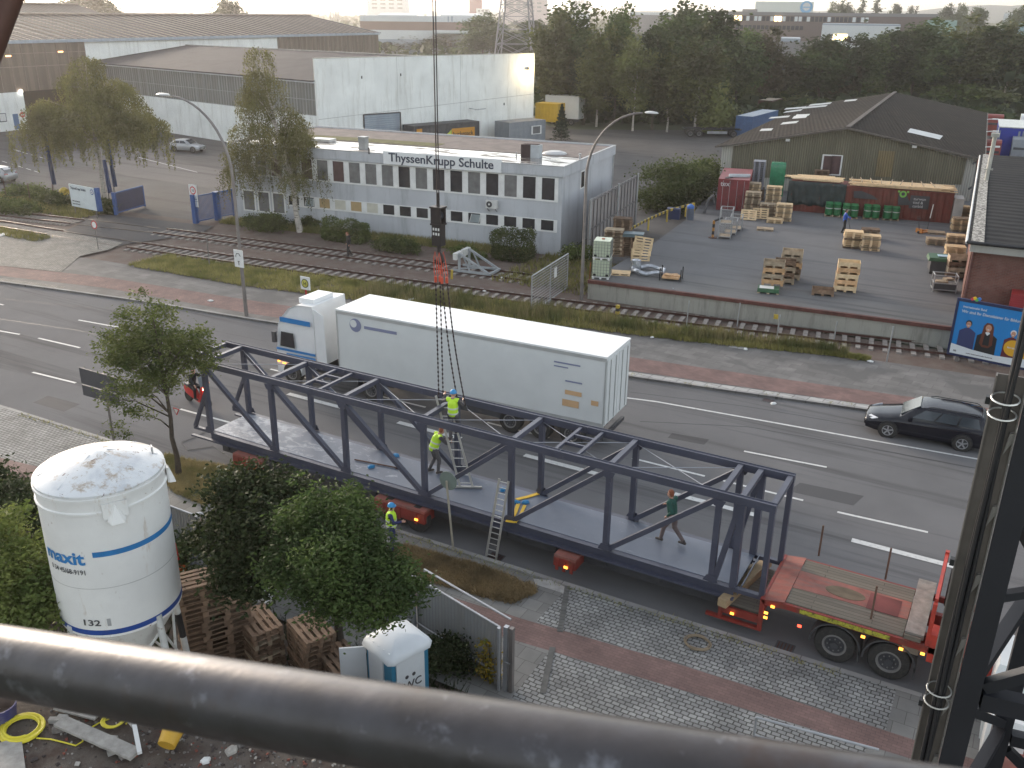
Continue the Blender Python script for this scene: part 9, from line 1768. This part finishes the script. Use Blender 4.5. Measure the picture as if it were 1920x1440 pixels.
t,L,zz=farbox('glass_hall','green tinted glass hall at the right end of the brick-banded offices',1738,1795,38,300,[(M('green_glass',(.30,.42,.38),.2,var=.1,scale=.2),100)],20)
t,L,zz=farbox('white_box_building','white box building with round blue logo on the skyline',1413,1522,3,560,[(M('logo_white',(.66,.68,.62),.6,var=.05,scale=.05),60)],30);
mb=MB();mb.lathe([(3.2,-.5),(3.2,-.1)],28,(L*.88,0,zz(13)),0,'y');mb.lathe([(2.0,-.55),(2.0,-.51)],24,(L*.88,0,zz(12)),1,'y');lg=mb.build('logo',[M('logo_blue',(.15,.40,.65),.5,var=.1,scale=.2),m_fw],t);MB().box(L*.80,-.6,zz(14),L*.96,-.551,zz(12)).build('logo_bar',bpy.data.materials['logo_blue'],t)
farbox('grey_low_hall','low grey hall left of the white box building',1390,1418,17,540,[(m_fgr,60)],20);farbox('low_white_shed','low pale shed on the skyline between the grove and the offices',1180,1260,23,600,[(m_fw,28),(m_fgr,60)],30);farbox('low_white_shed','small pale shed roof right of the lattice pylon',1066,1105,24,700,[(m_fw,60)],30);farbox('far_house','hazy red-brown house on the skyline at right',1817,1832,22,700,[(m_fbr,60)],12);farbox('far_shed','pale shed among the far trees at the right edge',1880,1905,25,620,[(m_fw,60)],20);farbox('teal_shed','pale teal building fragment behind the right edge trees',1912,1960,45,330,[(M('pale_teal',(.30,.42,.44),.6,var=.1,scale=.1),110)],20)
farbox('blue_container_far','blue container in the gap between the dark trees',1452,1482,124,230,[(m_bcont,150)],6,cat='container');farbox('grey_far_house','grey building lit through the gap between the dark trees',1468,1505,72,290,[(m_fbg,78),(m_fgr,150)],20)
t,L,zz=farbox('lit_shed','dark shed with two warm lights behind the trees',1715,1760,118,215,[(m_dgrey,160)],6)
for f in(.15,.7):MB().box(L*f,-.2,zz(127),L*f+.9,-.1,zz(123)).build('lit_window',m_lit,t)
def hills(name,d,pts,depth=900):
 mb=MB();A=[atdist(x,d)for x,_ in pts];zt_=[max(2,ztop(x,y,d))for x,y in pts];n=len(pts);ou=[p.normalized()for p in A];vs=[]
 for p,z,u_ in zip(A,zt_,ou):vs+=[(p.x-u_.x*250,p.y-u_.y*250,-1),(p.x,p.y,z),(p.x+u_.x*depth,p.y+u_.y*depth,-1)]
 fs=[]
 for i in range(n-1):fs+=[(3*i,3*i+3,3*i+4,3*i+1),(3*i+1,3*i+4,3*i+5,3*i+2)]
 mb.add(vs,fs);return struct(mb.build(name,M(name,(.06,.085,.08),.95,var=.2,scale=.004),smooth=True))
hills('hills',2300,[(1720,20),(1760,15),(1810,11),(1850,9),(1890,11),(1925,8),(2000,12),(2100,10)]);hills('far_hills',3000,[(-300,24),(0,22),(200,20),(450,21),(640,22),(760,19),(800,21),(1000,22),(1150,20),(1300,19),(1500,20),(1720,21),(1900,18),(2200,20)])
for k,(x,yt)in enumerate(((623,-4),(633,-8),(1042+40,2))):
 p=atdist(x,700);t=thing('skyline_mast',('left','right','single')[k]+(' lattice mast of the pair rising behind the works hall end' if k<2 else ' thin mast right of the pylon in the haze'),'mast',p);h_=ztop(x,yt,700);mb=MB()
 for s in(-1,1):mb.beam((s*1.6,0,0),(s*.9,0,h_),.35,.35)
 mb.build('leg',m_pyl,t);mb=MB();n=8
 for i in range(n):z0,z1=h_*i/n,h_*(i+1)/n;mb.beam((-1.5,0,z0),(1.5,0,z1),.2,.2);mb.beam((1.5,0,z0),(-1.5,0,z1),.2,.2)
 mb.build('bracing',m_pyl,t)
    # ================================================================== HAZE
mv=bpy.data.materials.new('haze_air');mv.use_nodes=True;t=mv.node_tree;t.nodes.remove(t.nodes['Principled BSDF'])
vol=t.nodes.new('ShaderNodeVolumePrincipled');vol.inputs['Color'].default_value=(.97,.93,.89,1);vol.inputs['Density'].default_value=.00028;vol.inputs['Anisotropy'].default_value=.6
t.links.new(vol.outputs[0],t.nodes['Material Output'].inputs['Volume'])
hz=MB().box(-3200,-400,-1.2,1800,3600,70).build('haze',mv);hz['kind']='stuff'
